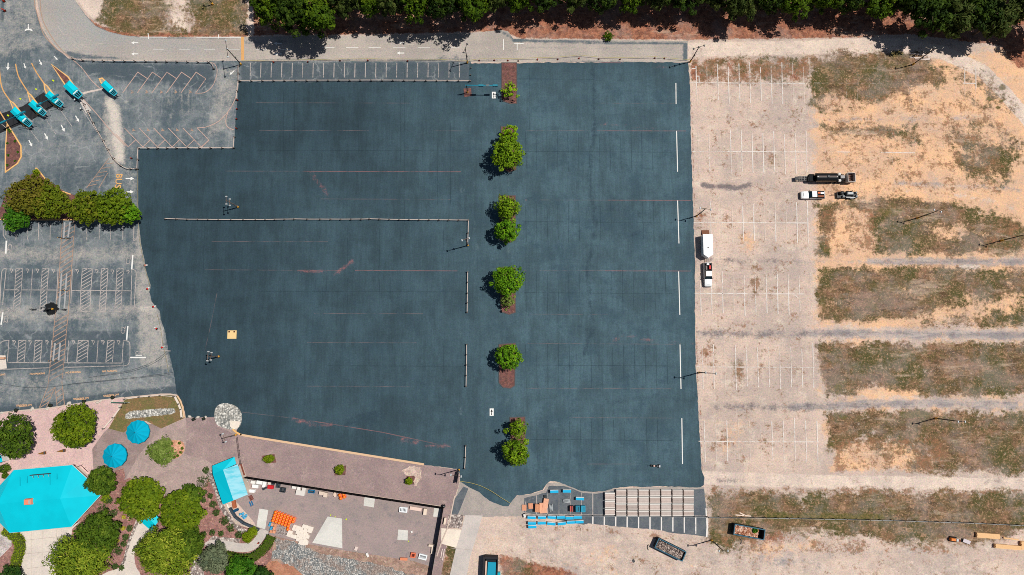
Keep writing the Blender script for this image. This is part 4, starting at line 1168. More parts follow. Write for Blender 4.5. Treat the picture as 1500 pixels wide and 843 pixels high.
# --- angled bays
zig = []
for i in range(5):
    o = 21.35 * i
    zig += [[(180 + o, 136.5), (202 + o, 106.2), (216.3 + o, 115.8)]]
zig += [[(286.5, 137.3), (301.5, 116.3)], smooth_px([(286.5, 137.3), (300, 136), (311, 127), (317, 113), (318, 101), (314, 94), (309, 92)], 4), smooth_px([(289, 187.8), (304, 186), (322, 177), (337, 160), (346, 141), (349, 122)], 4)]
for i in range(5):
    o = 21.4 * i
    zig += [[(182.5 + o, 188), (209.5 + o, 215.8), (220.5 + o, 205.3)]]
zig += [[(289, 187.8), (306.3, 206), (295.8, 216)], [(170, 197), (188, 215.5), (199.5, 205)], smooth_px([(334, 165), (331, 176), (333, 186), (343, 191)], 4)]
marks('painted_line', P_PINK, zig, 0.2)
marks('bay_symbol', P_ORF, sum([[[(192.5 + 21.3 * i, 133), (195 + 21.3 * i, 135.5), (192 + 21.3 * i, 137)] for i in range(5)], [[(194.5 + 21.3 * i, 189), (197 + 21.3 * i, 191.5), (194 + 21.3 * i, 192)] for i in range(5)]], []), 0.3)

# --- accessible bays, far left
lines, hatch, walk, bars = [], [], [], []


def hatched(x0, x1, y0, X0, X1, y1, n, dst, slope=9.0):
    dst.append([(x0, y0), (X0, y1)])
    dst.append([(x1, y0), (X1, y1)])
    for i in range(n):
        y = y0 + (y1 - y0) * (i + 0.9) / n
        yb = y - slope
        def xa(t, L=True):
            k = (t - y0) / (y1 - y0)
            return (x0 + (X0 - x0) * k) if L else (x1 + (X1 - x1) * k)
        if yb < y0:
            k = (y - y0) / (y - yb)
            dst.append([(xa(y), y), (xa(y) + (xa(yb, False) - xa(y)) * k, y0)])
        else:
            dst.append([(xa(y), y), (xa(yb, False), yb)])


k6 = 6.246
for a, b, c2, d, e, f in ((147, 210, 138, 196, 122, 180), (388, 447, 377, 432, 366, 425), (755, 848, 742, 833, 735, 825), (930, 990, 922, 978, 908, 965), (1072, 1132, 1063, 1118, 1050, 1107)):
    s = 9 if b - a > 80 else 7
    hatched(a / k6, b / k6, 394, c2 / k6, d / k6, 425.6, 6, hatch, s)
    hatched(c2 / k6, d / k6, 426, e / k6, f / k6, 457, 6, hatch, s)
    hatch.append([(a / k6, 394), (b / k6, 394)])
    if a > 500:
        hatch.append([(e / k6, 457), (f / k6, 457)])
lines += [[(7.5, 425), (86, 425.3)], [(105, 425.7), (192.5, 426.5)], [(48, 394), (45, 438)], [(85.5, 394), (83, 440)], [(106.5, 394), (104, 445)], [(193.5, 394), (192, 452)], [(9.5, 394), (4, 447)]]
lines += [smooth_px([(193.5, 394.5), (197, 396), (199.7, 401), (198, 430), (196.5, 455)], 4), smooth_px([(10, 393), (5, 395), (2.5, 402), (1, 430), (0, 450)], 4), [(-10, 425), (1, 425)]]
k2 = 6.021
for a, b, c2, d in ((167, 232, 152, 215), (312, 374, 300, 357), (692, 782, 678, 770), (952, 1010, 935, 993)):
    hatched(a / k2, b / k2, 460 + 235 / k2, c2 / k2, d / k2, 460 + 428 / k2, 6, hatch, 9 if b - a > 80 else 7)
    hatch.append([(a / k2, 499), (b / k2, 499)])
lines += [[(10, 531.5), (75, 531.7)], [(94, 531.8), (179, 532.2)], [(0, 541.5), (74, 539)], [(93, 538.5), (150, 537), (180, 536)], smooth_px([(181, 499), (187, 500), (190.5, 505), (190, 528), (187, 535), (180, 536)], 4), [(181, 499), (179, 532)],
          [(101, 499), (99, 531)], [(144, 499), (142, 531)], [(13.5, 499), (11, 531)], smooth_px([(14, 499), (5, 500), (0, 504)], 3), [(76, 499), (74, 528)]]
lines += [[(x, 326), (x - 0.4, 351.5)] for x in (24, 41, 57, 74, 127.5, 146, 162.5, 180.5)] + [[(5, 326), (5, 345), (9, 351)], [(9, 326), (9, 345)]]
lines += [[(196.5, 326), (196, 353)], smooth_px([(203, 326), (202, 345), (200, 351), (196, 353)], 3)]
marks('painted_line', P_OLDW, lines, 0.2)
marks('bay_hatching', P_OLDW, hatch, 0.2)
# striped pedestrian route
wl = [(92, 322), (89.5, 360), (87.5, 397), (85, 430), (81, 463), (78, 496), (74, 531), (70.5, 566)]
wr = [(110.5, 322), (107.5, 360), (105, 397), (102.5, 430), (100, 463), (98, 482), (94, 531), (91, 560)]


def at_y(pl, y):
    for a, b in zip(pl, pl[1:]):
        if a[1] <= y <= b[1]:
            return a[0] + (b[0] - a[0]) * (y - a[1]) / (b[1] - a[1])
    return pl[-1][0]


walk += [wl + [(57, 600)], wr + [(95, 595)], [(81, 567), (68, 598)], [(81, 567), (84, 596)]]
for y in np.arange(336, 566, 7.2):
    if 439 < y < 466:
        continue
    walk.append([(at_y(wl, y), y), (at_y(wr, y - 12), y - 12)])
for i in range(4):
    y = 574 + i * 7
    walk.append([(70 - i * 3.6, y + 2), (80 - i * 2.6, y - 6)])
    walk.append([(82 + i * 0.7, y + 2 + i), (91.5 + i * 0.8, y - 5 + i)])
marks('bay_hatching', P_ORF, walk, 0.2)
marks('painted_line', paint_material('pale walk stripe', (170, 170, 170), 0.15), [[(90.5, 401), (87, 452)], [(98, 401), (94.5, 452)], [(81, 503), (78, 529)], [(88.5, 503), (86, 529)], [(95, 326), (93.5, 350)], [(103, 326), (100, 348)]], 0.4)
marks('painted_line', P_WHITE, [([(9.8, 353), (8.8, 372)], 0.42), ([(194.8, 374), (193.2, 395)], 0.36), ([(187.5, 478), (185.8, 498)], 0.36), ([(191, 524), (214, 524)], 0.36), ([(4.5, 458), (2, 476)], 0.4), [(199, 520.7), (208, 520.7)]], 0.2)
sym = []
for u, v in [(17, 396), (40.5, 396), (55, 396), (78.5, 396.5), (113.5, 397), (142, 397), (165, 397.5), (187.5, 398), (21, 501), (44.5, 501), (69, 501), (108, 501), (137, 501), (151, 501), (174, 501)]:
    sym += [smooth_px([(u - 1.6, v + 1), (u - 0.6, v - 1.6), (u + 1.6, v - 1), (u + 1.8, v + 1), (u, v + 2.2)], 2), [(u - 2.8, v - 1.6), (u - 0.6, v - 1.6)], [(u + 0.2, v + 2), (u + 0.6, v + 4)]]
sym += [smooth_px([(183, 455), (184.5, 452.5), (187, 455)], 2), smooth_px([(11, 454), (13, 452), (14, 455), (12, 456)], 2)]
marks('bay_symbol', P_OLDW, sym, 0.2)
PL_ORT = paint_material('orange lettering', (232, 184, 140), 0.0)
marks('painted_lettering', PL_ORT, [], 0.1, lambda mb, z: [text_mb(mb, 'NO PARKING', u, v, 0.44, math.radians(a), z) for u, v, a in
                                                        ((-3, 549.5, 3), (55, 547.8, 3), (107.5, 545.8, 3), (161, 544, 3), (35.5, 593.7, 183), (119, 583.8, 185), (163, 579, 186))])
marks('painted_lettering', PL_ORT, [([(u - 7, v + 2.2 * s), (u + 7.2, v + 1.2 * s)], 0.1) for u, v, s in ((35.5, 593.7, 1), (119, 583.8, 1), (163, 579, 1))], 0.1)
marks('painted_lettering', paint_material('worn orange lettering', (236, 182, 116), 0.42, 1.6, 0.95), [], 0.1, lambda mb, z: text_mb(mb, 'BUS', 173.5, 265.5, 1.6, math.radians(-93), z))
marks('painted_lettering', P_OLDW, [], 0.1, lambda mb, z: [text_mb(mb, 'C2', 14.5, 363, 1.1, math.radians(-92), z), text_mb(mb, 'C2', 181, 484, 1.1, math.radians(88), z), text_mb(mb, 'C2', 188.5, 382.5, 1.1, math.radians(88), z),
                                                           text_mb(mb, 'C-2', 203.5, 517.5, 0.8, 0, z), text_mb(mb, 'C2', 9, 468, 1.1, math.radians(-92), z)])
marks('dark_line', P_DARKLN, [smooth_px([(-40, 560), (0, 562), (38, 568), (75, 567), (130, 560), (200, 553), (254, 546)], 3), smooth_px([(130, 553.5), (190, 543), (225, 530), (246, 514)], 3),
                           smooth_px([(150, 551), (195, 544), (228, 531), (248, 516)], 3), smooth_px([(100, 563), (160, 558), (250, 549)], 3)], 0.14)  # thin dark curved lines over the old lot
marks('painted_line', P_OLDW, [[(238, 483), (236, 514), (250, 514.5)]], 0.2)
S('dark_blotch', ragged([(66, 447), (74, 443), (83, 446), (86, 454), (80, 461), (70, 462), (65, 456)], 2, 1.2), 0.13, paint_material('black blotch', (30, 32, 34), 0.35, 0.9))  # ragged black blotch around the pole foot
# lime survey dots
marks('survey_dot', paint_material('lime marker paint', (206, 226, 40), 0.0), [[(77, 117.6), (79.4, 119.4)], [(52, 130.3), (54.4, 132)], [(29, 144.5), (31.4, 146)], [(11, 168.8), (13.4, 170.4)], [(484, 754.5), (485, 755)], [(490.5, 757), (491.5, 757.3)],
                                                                                 [(506.5, 760.5), (508.5, 761.3)], [(598.2, 792.8), (598.9, 793.2)]], 0.36)
# joints in the pale terrace
marks('paving_joint', paint_material('joint', (184, 172, 164), 0.2), [[(34, 792), (98, 785)], [(33, 812), (84, 807)], [(40, 833), (66, 830)], [(62, 776), (62, 850)], [(46, 779), (46, 850)], [(84, 774), (82, 808)], [(188, 822), (198, 826)], [(660, 803), (693, 806)]], 0.08)

S('dust_streak', ragged([(116, 137.2), (133, 132.8), (151, 129.6), (151.5, 131.4), (134, 135.2), (117, 140.2)], 2, 0.4), 0.052, paint_material('pale spilled dust', (222, 206, 196), 0.1, 1.0, 0.85))
# ================================================================== trees and plants


def leaf_material(name, a, b, c, k=1.0):
    t = NT(name, 0.7, 0.12)
    at = t.attr('tint')
    col = t.mix(t.step(at, 0.15, 0.5), C(*a, k), C(*b, k))
    col = t.mix(t.step(at, 0.6, 0.95), col, C(*c, k))
    t.out(col)
    tr = t.n('ShaderNodeBsdfTranslucent')
    t.link(col, tr.inputs['Color'])
    mx = t.n('ShaderNodeMixShader')
    mx.inputs[0].default_value = 0.12
    t.link(t.b.outputs[0], mx.inputs[1])
    t.link(tr.outputs[0], mx.inputs[2])
    t.link(mx.outputs[0], t.t.nodes['Material Output'].inputs['Surface'])
    return t.m


BARK = plain('bark', (110, 92, 78), 0.95, 0.1, amp=0.3, scale=4)
_leafmesh = {}


def leaf_cloud(seed, R, H, clumps, per, leaf, crown_frac=1.0, flat=0.0, spiky=0.0, lumpy=0.25, mat=None, name='crown', clump_r=0.2, fill=0.35):
    """Crown mesh about the origin: clumps of leaf faces spread over and inside a lumpy dome of radius R, half height H."""
    rng = np.random.default_rng(seed)
    # clump centres: even spread over the upper dome, a few lower and inside
    ga = math.pi * (3 - math.sqrt(5))
    cs = []
    ph = rng.uniform(0, 6.28, 4)
    for i in range(clumps):
        z = 1 - 1.62 * (i + 0.5) / clumps
        t = ga * i + ph[0]
        r = math.sqrt(max(0, 1 - z * z))
        k = 1 - lumpy * 0.5 + lumpy * (0.5 * math.sin(3 * t + ph[1]) + 0.5 * math.sin(2 * t + 4 * z + ph[2])) * 0.6 + rng.uniform(-lumpy, lumpy) * 0.6
        k *= 0.88 * rng.uniform(0.86, 1.1)
        cs.append((r * math.cos(t) * k, r * math.sin(t) * k, (z * k if z > 0 else z * 0.7)))
    for i in range(int(clumps * fill)):
        v = rng.normal(size=3)
        v /= np.linalg.norm(v)
        cs.append(tuple(v * rng.uniform(0.1, 0.65)))
    cs = np.array(cs) * np.array([R, R, H])
    n = len(cs) * per
    ci = np.repeat(np.arange(len(cs)), per)
    d = rng.normal(size=(n, 3))
    d /= np.linalg.norm(d, axis=1)[:, None]
    rad = clump_r * R * rng.uniform(0.75, 1.25, len(cs))
    rr = rad[ci] * rng.uniform(0.35, 1.0, n) ** 0.5
    pos = cs[ci] + d * rr[:, None] * np.array([1, 1, 0.8 - 0.3 * flat])
    out = pos / np.array([R, R, H])
    out /= (np.linalg.norm(out, axis=1)[:, None] + 1e-6)
    nrm = d * 0.9 + out * 0.35 + np.array([0, 0, 0.3 + flat]) + rng.normal(size=(n, 3)) * 0.4
    nrm /= np.linalg.norm(nrm, axis=1)[:, None]
    a = rng.normal(size=(n, 3))
    if spiky:
        a = out * spiky * 2 + a * 0.6
    a -= nrm * (a * nrm).sum(1)[:, None]
    a /= (np.linalg.norm(a, axis=1)[:, None] + 1e-6)
    b = np.cross(nrm, a)
    s = leaf * rng.uniform(0.6, 1.3, n)[:, None]
    la, lb = (1.0 + 1.6 * spiky), (0.8 - 0.35 * spiky)
    v = np.stack([pos - a * s * la * 0.5, pos + b * s * lb * 0.5 + a * s * 0.05, pos + a * s * la * 0.5, pos - b * s * lb * 0.5 + a * s * 0.05], 1).reshape(-1, 3)
    me = bpy.data.meshes.new(name)
    me.vertices.add(len(v))
    me.vertices.foreach_set('co', v.astype(np.float32).ravel())
    me.loops.add(len(v))
    me.loops.foreach_set('vertex_index', np.arange(len(v), dtype=np.int32))
    me.polygons.add(n)
    me.polygons.foreach_set('loop_start', (np.arange(n) * 4).astype(np.int32))
    me.update(calc_edges=True)
    ct = rng.uniform(0, 1, len(cs))
    tint = np.clip(0.5 * ct[ci] + 0.5 * rng.uniform(0, 1, n), 0, 1)
    at = me.attributes.new('tint', 'FLOAT', 'FACE')
    at.data.foreach_set('value', tint.astype(np.float32))
    if mat:
        me.materials.append(mat)
    return me


def limbs(R, zc, H, seed, r0=0.22, n=6):
    """Tapered trunk with limbs reaching into the crown; base at the origin."""
    rng = random.Random(seed)
    mb = MB()
    p = Vector((0, 0, 0))
    top = zc + H * 0.45
    k = 5
    pts = [Vector((rng.uniform(-0.1, 0.1) * i, rng.uniform(-0.1, 0.1) * i, top * i / k)) for i in range(k + 1)]
    mb.tube(Vector((0, 0, -0.15)), Vector((0, 0, 0.25)), r0 * 1.6, r0 * 1.05, 9)
    for i in range(k):
        mb.tube(pts[i], pts[i + 1], r0 * (1 - 0.16 * i), r0 * (1 - 0.16 * (i + 1)), 8)
    for i in range(n):
        t = rng.uniform(0.35, 0.95)
        j = min(k - 1, int(t * k))
        a = pts[j].lerp(pts[j + 1], t * k - j)
        th = 2.4 * i + rng.uniform(-0.4, 0.4)
        e = Vector((math.cos(th) * R * 0.7, math.sin(th) * R * 0.7, min(zc + H * 0.5, a.z + R * 0.5)))
        m = a.lerp(e, 0.5) + Vector((0, 0, R * 0.1))
        mb.tube(a, m, r0 * 0.45, r0 * 0.28, 6)
        mb.tube(m, e, r0 * 0.28, r0 * 0.08, 6)
    return mb


def tree(name, label, u, v, rpx, height, mat, seed, cat='tree', group=None, clumps=None, per=42, leaf=0.42, flat=0.0, spiky=0.0, hk=0.42, lumpy=0.25, clump_r=0.2, sq=(1, 1), rot=0.0, fill=0.35, trunk_r=None):
    """A tree whose crown, seen from the drone, is centred at (u, v) with the radius rpx (survey pixels)."""
    zc = height * (1 - hk)
    H = height * hk
    c = G(u, v, zc + H * 0.35)
    s = (G(u + 10, v, zc) - G(u, v, zc)).length / 10
    R = rpx * s
    t = thing(name, label, cat, (c.x, c.y, 0), rot, group)
    me = leaf_cloud(seed, R, H, clumps or int(30 + R * 9), per, leaf, flat=flat, spiky=spiky, lumpy=lumpy, mat=mat, clump_r=clump_r, fill=fill)
    o = bpy.data.objects.new('crown', me)
    COL.objects.link(o)
    o.parent = t
    o.location = (0, 0, zc)
    o.scale = (sq[0], sq[1], 1)
    limbs(R, zc, H, seed, trunk_r or 0.05 + 0.035 * R).build('trunk', BARK, t)
    return t


L_MED = leaf_material('median leaves', (66, 110, 18), (98, 146, 22), (138, 176, 34), 0.98)
L_LIME = leaf_material('lime leaves', (112, 158, 20), (146, 188, 24), (178, 206, 44), 0.85)
L_OLIVE = leaf_material('olive leaves', (80, 106, 20), (110, 134, 22), (146, 160, 36), 0.85)
L_OLVD = leaf_material('dark olive leaves', (58, 84, 22), (86, 114, 28), (122, 142, 44), 0.86)
L_OAK = leaf_material('oak leaves', (84, 104, 22), (112, 128, 24), (144, 144, 42), 0.82)
L_OAK2 = leaf_material('russet oak leaves', (96, 102, 30), (126, 122, 36), (136, 122, 48), 0.82)
L_GREEN = leaf_material('deep green leaves', (48, 96, 20), (76, 130, 28), (112, 158, 42), 0.84)
L_DARK = leaf_material('dark conifer', (34, 68, 24), (52, 88, 30), (80, 110, 40), 0.79)
L_YEL = leaf_material('yellow green needles', (84, 112, 28), (130, 150, 38), (182, 186, 66), 0.91)
L_GREY = leaf_material('grey green needles', (98, 112, 88), (126, 138, 104), (156, 162, 128), 0.79)
L_FEATH = leaf_material('feathery leaves', (98, 124, 46), (126, 148, 66), (164, 176, 98), 0.86)
L_WOOD1 = leaf_material('wood leaves', (54, 82, 12), (88, 118, 18), (128, 152, 30), 0.68)
L_WOOD2 = leaf_material('wood olive leaves', (52, 74, 26), (82, 98, 40), (114, 122, 60), 0.65)
L_WOOD3 = leaf_material('wood deep leaves', (36, 58, 16), (60, 86, 22), (98, 122, 34), 0.61)
L_HEDGE = leaf_material('clipped hedge', (108, 132, 18), (132, 154, 22), (156, 170, 36), 0.86)
L_HEDGD = leaf_material('dark hedge', (66, 98, 18), (88, 118, 22), (110, 134, 34), 0.83)
L_BUSH = leaf_material('bush leaves', (62, 88, 40), (88, 112, 56), (120, 136, 80), 0.79)
L_YBUSH = leaf_material('golden bush', (188, 176, 56), (208, 196, 70), (222, 208, 100), 0.79)

L_OLIVM = leaf_material('median olive leaves', (82, 116, 20), (114, 148, 24), (150, 178, 38), 0.92)
MED = 'trees along the planted median'
MT = [('small sparse lime tree in the first median island from the wood', 746, 131, 11, 4.2, L_LIME, dict(clumps=16, per=34, leaf=0.36, lumpy=0.5, clump_r=0.24, fill=0.2)),
      ('large dense round tree in the second median island from the wood', 743, 223, 23, 8.5, L_OLIVM, dict(clumps=78, per=52, leaf=0.42, clump_r=0.19)),
      ('bright lime crown on the wood side of the largest median tree', 746, 196, 13, 7.0, L_LIME, dict(clumps=30, per=48, leaf=0.36, lumpy=0.35)),
      ('lumpy tree in the third median island, nearer the wood', 743, 303, 18, 7.6, L_OLIVM, dict(clumps=42, per=56, leaf=0.4, lumpy=0.4, clump_r=0.25)),
      ('dark green tree in the third median island, farther from the wood', 742.5, 337, 17.5, 7.4, L_MED, dict(clumps=48, per=52, leaf=0.4, lumpy=0.35)),
      ('round dense tree in the fourth median island', 743, 410, 21.5, 7.8, L_MED, dict(clumps=72, per=52, leaf=0.4, lumpy=0.2, clump_r=0.18)),
      ('small lacy tree at the lower end of the fourth median island', 744, 441, 10.5, 4.6, L_FEATH, dict(clumps=24, per=34, leaf=0.32, lumpy=0.4)),
      ('compact bright tree alone in the fifth median island', 745, 523, 18, 7.0, L_MED, dict(clumps=60, per=52, leaf=0.36, lumpy=0.15, clump_r=0.17)),
      ('open crowned tree at the top of the last median island', 757, 628, 14.5, 6.0, L_OLIVM, dict(clumps=18, per=64, leaf=0.4, lumpy=0.5, clump_r=0.3, fill=0.1)),
      ('broad clumpy tree at the bottom of the last median island', 756, 663, 19, 7.4, L_OLIVM, dict(clumps=30, per=84, leaf=0.42, lumpy=0.35, clump_r=0.28, fill=0.25))]
for i, (lb, u, v, r, h, m, kw) in enumerate(MT):
    tree('median_tree', lb, u, v, r * 1.14, h, m, 100 + i, group=MED, **kw)

WT = [('wide russet topped oak at the far left of the toll island', 40, 286, 38, 9.0, L_OAK2, dict(clumps=110, per=48, leaf=0.48, lumpy=0.2, flat=0.15, clump_r=0.14, sq=(1.0, 0.86))),
      ('olive oak touching the russet topped oak on its right', 68, 294, 29, 8.6, L_OAK, dict(clumps=90, per=46, leaf=0.46, lumpy=0.2, flat=0.15, clump_r=0.15)),
      ('bright green tree below the russet topped oak', 20, 319, 20, 6.5, L_GREEN, dict(clumps=60, per=52, leaf=0.4, lumpy=0.3)),
      ('small golden shrub tree tucked between the russet oak and bright green tree', 10, 302, 7, 4.0, L_FEATH, dict(clumps=20, per=36, leaf=0.3)),
      ('olive oak at the left of the right hand pair', 121, 302, 26, 8.2, L_OAK, dict(clumps=84, per=46, leaf=0.46, lumpy=0.2, flat=0.15, clump_r=0.15)),
      ('broad olive oak in the middle of the right hand clump', 163, 302, 29, 8.6, L_OLIVE, dict(clumps=90, per=46, leaf=0.46, lumpy=0.2, flat=0.15, clump_r=0.15)),
      ('dark green tree at the sealed lot end of the oak clump', 187, 311, 15, 6.8, L_MED, dict(clumps=50, per=52, leaf=0.4, lumpy=0.25)),
      ('round olive tree cut by the left edge of the plaza', 13, 642, 33, 9.0, L_OLVD, dict(clumps=80, per=64, leaf=0.46, lumpy=0.25, clump_r=0.17)),
      ('round olive tree standing alone on the pink plaza', 105, 627, 34, 9.0, L_OLIVE, dict(clumps=100, per=64, leaf=0.46, lumpy=0.2, clump_r=0.16)),
      ('dark dense round tree at the corner of the big teal roof', 145, 706, 22, 6.0, L_OLVD, dict(clumps=80, per=56, leaf=0.42, lumpy=0.15, clump_r=0.17)),
      ('flat olive tree over the garden left of the small teal roof', 204, 733, 34, 7.0, L_OLIVE, dict(clumps=120, per=46, leaf=0.5, lumpy=0.2, flat=0.3, clump_r=0.14)),
      ('flat olive tree over the garden right of the small teal roof', 262, 750, 34, 7.0, L_OLIVE, dict(clumps=120, per=46, leaf=0.5, lumpy=0.2, flat=0.3, clump_r=0.14)),
      ('dark olive crown behind the right hand flat garden tree', 279, 726, 17, 5.5, L_OLVD, dict(clumps=50, per=52, leaf=0.4, flat=0.3)),
      ('feathery light green tree in the wood chip bed', 235, 662, 22, 5.0, L_FEATH, dict(clumps=60, per=44, leaf=0.36, lumpy=0.45, spiky=0.5, clump_r=0.22)),
      ('dark green spreading tree beside the terrace', 139, 786, 33, 7.0, L_OLVD, dict(clumps=100, per=60, leaf=0.44, lumpy=0.3, spiky=0.3)),
      ('yellow green feathery tree at the bottom of the terrace', 112, 826, 44, 8.0, L_YEL, dict(clumps=130, per=60, leaf=0.46, lumpy=0.35, spiky=0.6)),
      ('tall bright conifer beside the garden path', 240, 812, 44, 10.0, L_YEL, dict(clumps=140, per=64, leaf=0.46, lumpy=0.3, spiky=0.5, sq=(1.0, 0.9))),
      ('green crown joined to the tall bright conifer on its right', 270, 800, 26, 8.0, L_OLVD, dict(clumps=80, per=60, leaf=0.44, lumpy=0.3, spiky=0.4)),
      ('grey green needle tree below the curved path', 312, 822, 23, 6.0, L_GREY, dict(clumps=70, per=50, leaf=0.42, lumpy=0.35, spiky=0.7)),
      ('dark green tree at the bottom edge beside the grey green tree', 350, 840, 24, 6.0, L_GREEN, dict(clumps=70, per=52, leaf=0.42, lumpy=0.4, spiky=0.3)),
      ('dark conifer at the bottom edge by the clay bank', 383, 848, 16, 5.0, L_DARK, dict(clumps=50, per=50, leaf=0.4, lumpy=0.4, spiky=0.4)),
      ('dark shrub tree at the lower left corner beside the hedge', 14, 848, 18, 4.0, L_DARK, dict(clumps=50, per=50, leaf=0.4, lumpy=0.4))]
for i, (lb, u, v, r, h, m, kw) in enumerate(WT):
    tree('tree', lb, u, v, r, h, m, 200 + i, **kw)

# --- the wood along the top: front row, second row, back row; six shared crowns
WM = []
for i, (m, sp, lm) in enumerate(((L_WOOD1, 0.0, 0.35), (L_WOOD3, 0.2, 0.45), (L_WOOD2, 0.45, 0.45), (L_WOOD1, 0.1, 0.5), (L_WOOD3, 0.0, 0.3), (L_WOOD2, 0.6, 0.4))):
    WM.append((leaf_cloud(300 + i, 5.0, 5.2, 52, 62, 0.6, lumpy=lm + 0.1, spiky=sp, mat=m, clump_r=0.21, fill=0.25), limbs(5.0, 9.0, 5.0, 300 + i, 0.28)))
WT_TR = [mb for _, mb in WM]
_trunkmesh = [mb.build('trunk', BARK) for mb in WT_TR]
KIND = ['bright leafy green', 'deep green', 'olive needle', 'bright ragged green', 'deep round green', 'grey olive needle']


def wood_tree(x, y, k, sc, rot, label, group):
    t = thing('wood_tree', label, 'tree', (x, y, 0), rot, group)
    t.scale = (sc[0], sc[0], sc[1])
    o = bpy.data.objects.new('crown', WM[k][0])
    COL.objects.link(o)
    o.parent = t
    o.location = (0, 0, 9.2)
    b = bpy.data.objects.new('trunk', _trunkmesh[k].data)
    COL.objects.link(b)
    b.parent = t


wr_ = random.Random(21)
# (survey u of the crown, v of the crown centre, radius px, height m, kind)
front = [(396, 14, 28, 16, 0), (432, 20, 30, 17, 1), (462, 24, 33, 17, 0), (505, 4, 24, 15, 2), (538, 4, 22, 14, 3), (572, 0, 26, 15, 2), (608, 8, 27, 16, 0), (648, 4, 27, 16.5, 4), (690, 5, 29, 17, 0), (722, -8, 26, 14, 5), (762, -4, 25, 13, 3),
         (800, -8, 26, 13, 1), (842, -10, 25, 12, 2), (884, -4, 26, 13, 4), (925, -6, 27, 13, 0), (965, -10, 26, 13, 5), (1005, -6, 28, 13, 1), (1045, -8, 25, 12, 2), (1085, 6, 27, 14, 5), (1125, -4, 25, 12, 4), (1165, 4, 25, 13, 3),
         (1205, -4, 26, 12, 0), (1246, -2, 25, 13, 4), (1290, 4, 27, 13, 0), (1325, -2, 27, 15, 1), (1362, 22, 31, 15, 1), (1398, 28, 30, 14, 2), (1432, 18, 32, 15, 4), (1462, 26, 33, 15, 5), (1502, 8, 30, 14, 2), (1540, 30, 30, 14, 1)]
for i, (u, v, r, h, k) in enumerate(front):
    c = G(u, v, h * 0.62)
    R = r * 0.166
    wood_tree(c.x, c.y, k, (R / 5.0, h / 14.4), wr_.uniform(0, 6.28), '%s tree in the front row of the wood, %s from its left end' % (KIND[k], nth(i + 1)), 'trees along the front of the wood')
for row, (v0, n0) in enumerate(((-34, 0), (-72, 0))):
    for i in range(24):
        u = 384 + i * 50 + wr_.uniform(-10, 10) + row * 20
        k = wr_.randrange(6)
        h = wr_.uniform(14, 18)
        c = G(u, v0 + wr_.uniform(-8, 6), h * 0.62)
        R = wr_.uniform(28, 34) * 0.172
        wood_tree(c.x, c.y, k, (R / 5.0, h / 14.4), wr_.uniform(0, 6.28),
                  '%s tree in the %s row of the wood, %s from its left end' % (KIND[k], ('second', 'third')[row], nth(i + 1)), 'trees deeper in the wood')
for o in _trunkmesh:
    bpy.data.objects.remove(o)
# small stray shrubs under the wood
def bush(name, label, u, v, rpx, h, mat, seed, group=None, leaf=0.22, clumps=18, per=30, cat='bush', spiky=0.0, sq=(1, 1), rot=0.0):
    c = G(u, v, h * 0.5)
    R = rpx * 0.168
    t = thing(name, label, cat, (c.x, c.y, 0), rot, group)
    me = leaf_cloud(seed, R, h * 0.55, clumps, per, leaf, mat=mat, lumpy=0.25, spiky=spiky, name='foliage', clump_r=0.28)
    o = bpy.data.objects.new('foliage', me)
    COL.objects.link(o)
    o.parent = t
    o.location = (0, 0, h * 0.5)
    o.scale = (sq[0], sq[1], 1)
    mb = MB()
    for a in range(4):
        mb.tube((0, 0, -0.05), (math.cos(a * 1.6) * R * 0.5, math.sin(a * 1.6) * R * 0.5, h * 0.7), 0.035, 0.015, 5)
    mb.build('stem', BARK, t)
    return t


bush('shrub', 'low green shrub on the road edge below the wood', 891, 53, 8, 1.6, L_WOOD1, 401, leaf=0.3)
bush('shrub', 'small clipped shrub at the yellow tip of the toll island', 53, 253, 5.5, 1.2, L_HEDGE, 402)
PR = 'shrubs planted in the promenade'
for i, (u, v, r, lb) in enumerate(((394, 672.5, 8, 'wide bright shrub in the mulch square nearest the teal kiosk'), (497.5, 688.5, 7.4, 'round bright shrub in the middle mulch square of the promenade'), (599, 705, 5.6, 'small bright shrub in the mulch square nearest the lamp'))):
    bush('shrub', lb, u, v, r, (1.8, 2.2, 2.0)[i], L_HEDGE, 410 + i, PR, 0.22, 34, 34, sq=((1.1, 0.75), (1, 1), (1, 1))[i])
BL = 'small bushes in the garden beds'
bl = [(301.5, 689, 5.2), (297, 706, 10), (300, 721, 3.6), (308, 727, 4.2), (298, 733, 4.4), (312, 739, 5.6), (317, 751, 5.2), (329, 763, 7), (337.6, 774, 6.2), (350, 784, 5.4), (324, 782, 4.2), (311, 780, 4.6), (298, 783, 4.6),
      (175, 768, 4), (189.6, 774, 5), (184, 787, 5.4), (181, 797, 4.4), (173, 807, 6.5), (168.5, 830, 5), (150, 748, 9), (166, 752, 7), (157, 758, 5), (178, 832, 4), (160, 733, 5), (155, 727, 6)]
order_ = sorted(range(len(bl)), key=lambda i: bl[i][0])
for rank, i in enumerate(order_):
    u, v, r = bl[i]
    bush('garden_bush', 'grey green bush in the mulch garden bed, %s of these counting from the left' % nth(rank + 1), u, v, r, 0.6 + r * 0.12, L_BUSH if i != 24 else L_HEDGE, 430 + i, BL, 0.2, 16, 26)
bush('garden_bush', 'golden bush near the small teal roof', 180, 774, 3.6, 0.9, L_YBUSH, 470, BL, 0.2)
bush('garden_bush', 'golden bush lower down the garden path bed', 172, 792.5, 2.6, 0.8, L_YBUSH, 471, BL, 0.2)
bush('garden_bush', 'golden bush under the left flat garden tree', 181, 758, 3.0, 0.8, L_YBUSH, 472, BL, 0.2)
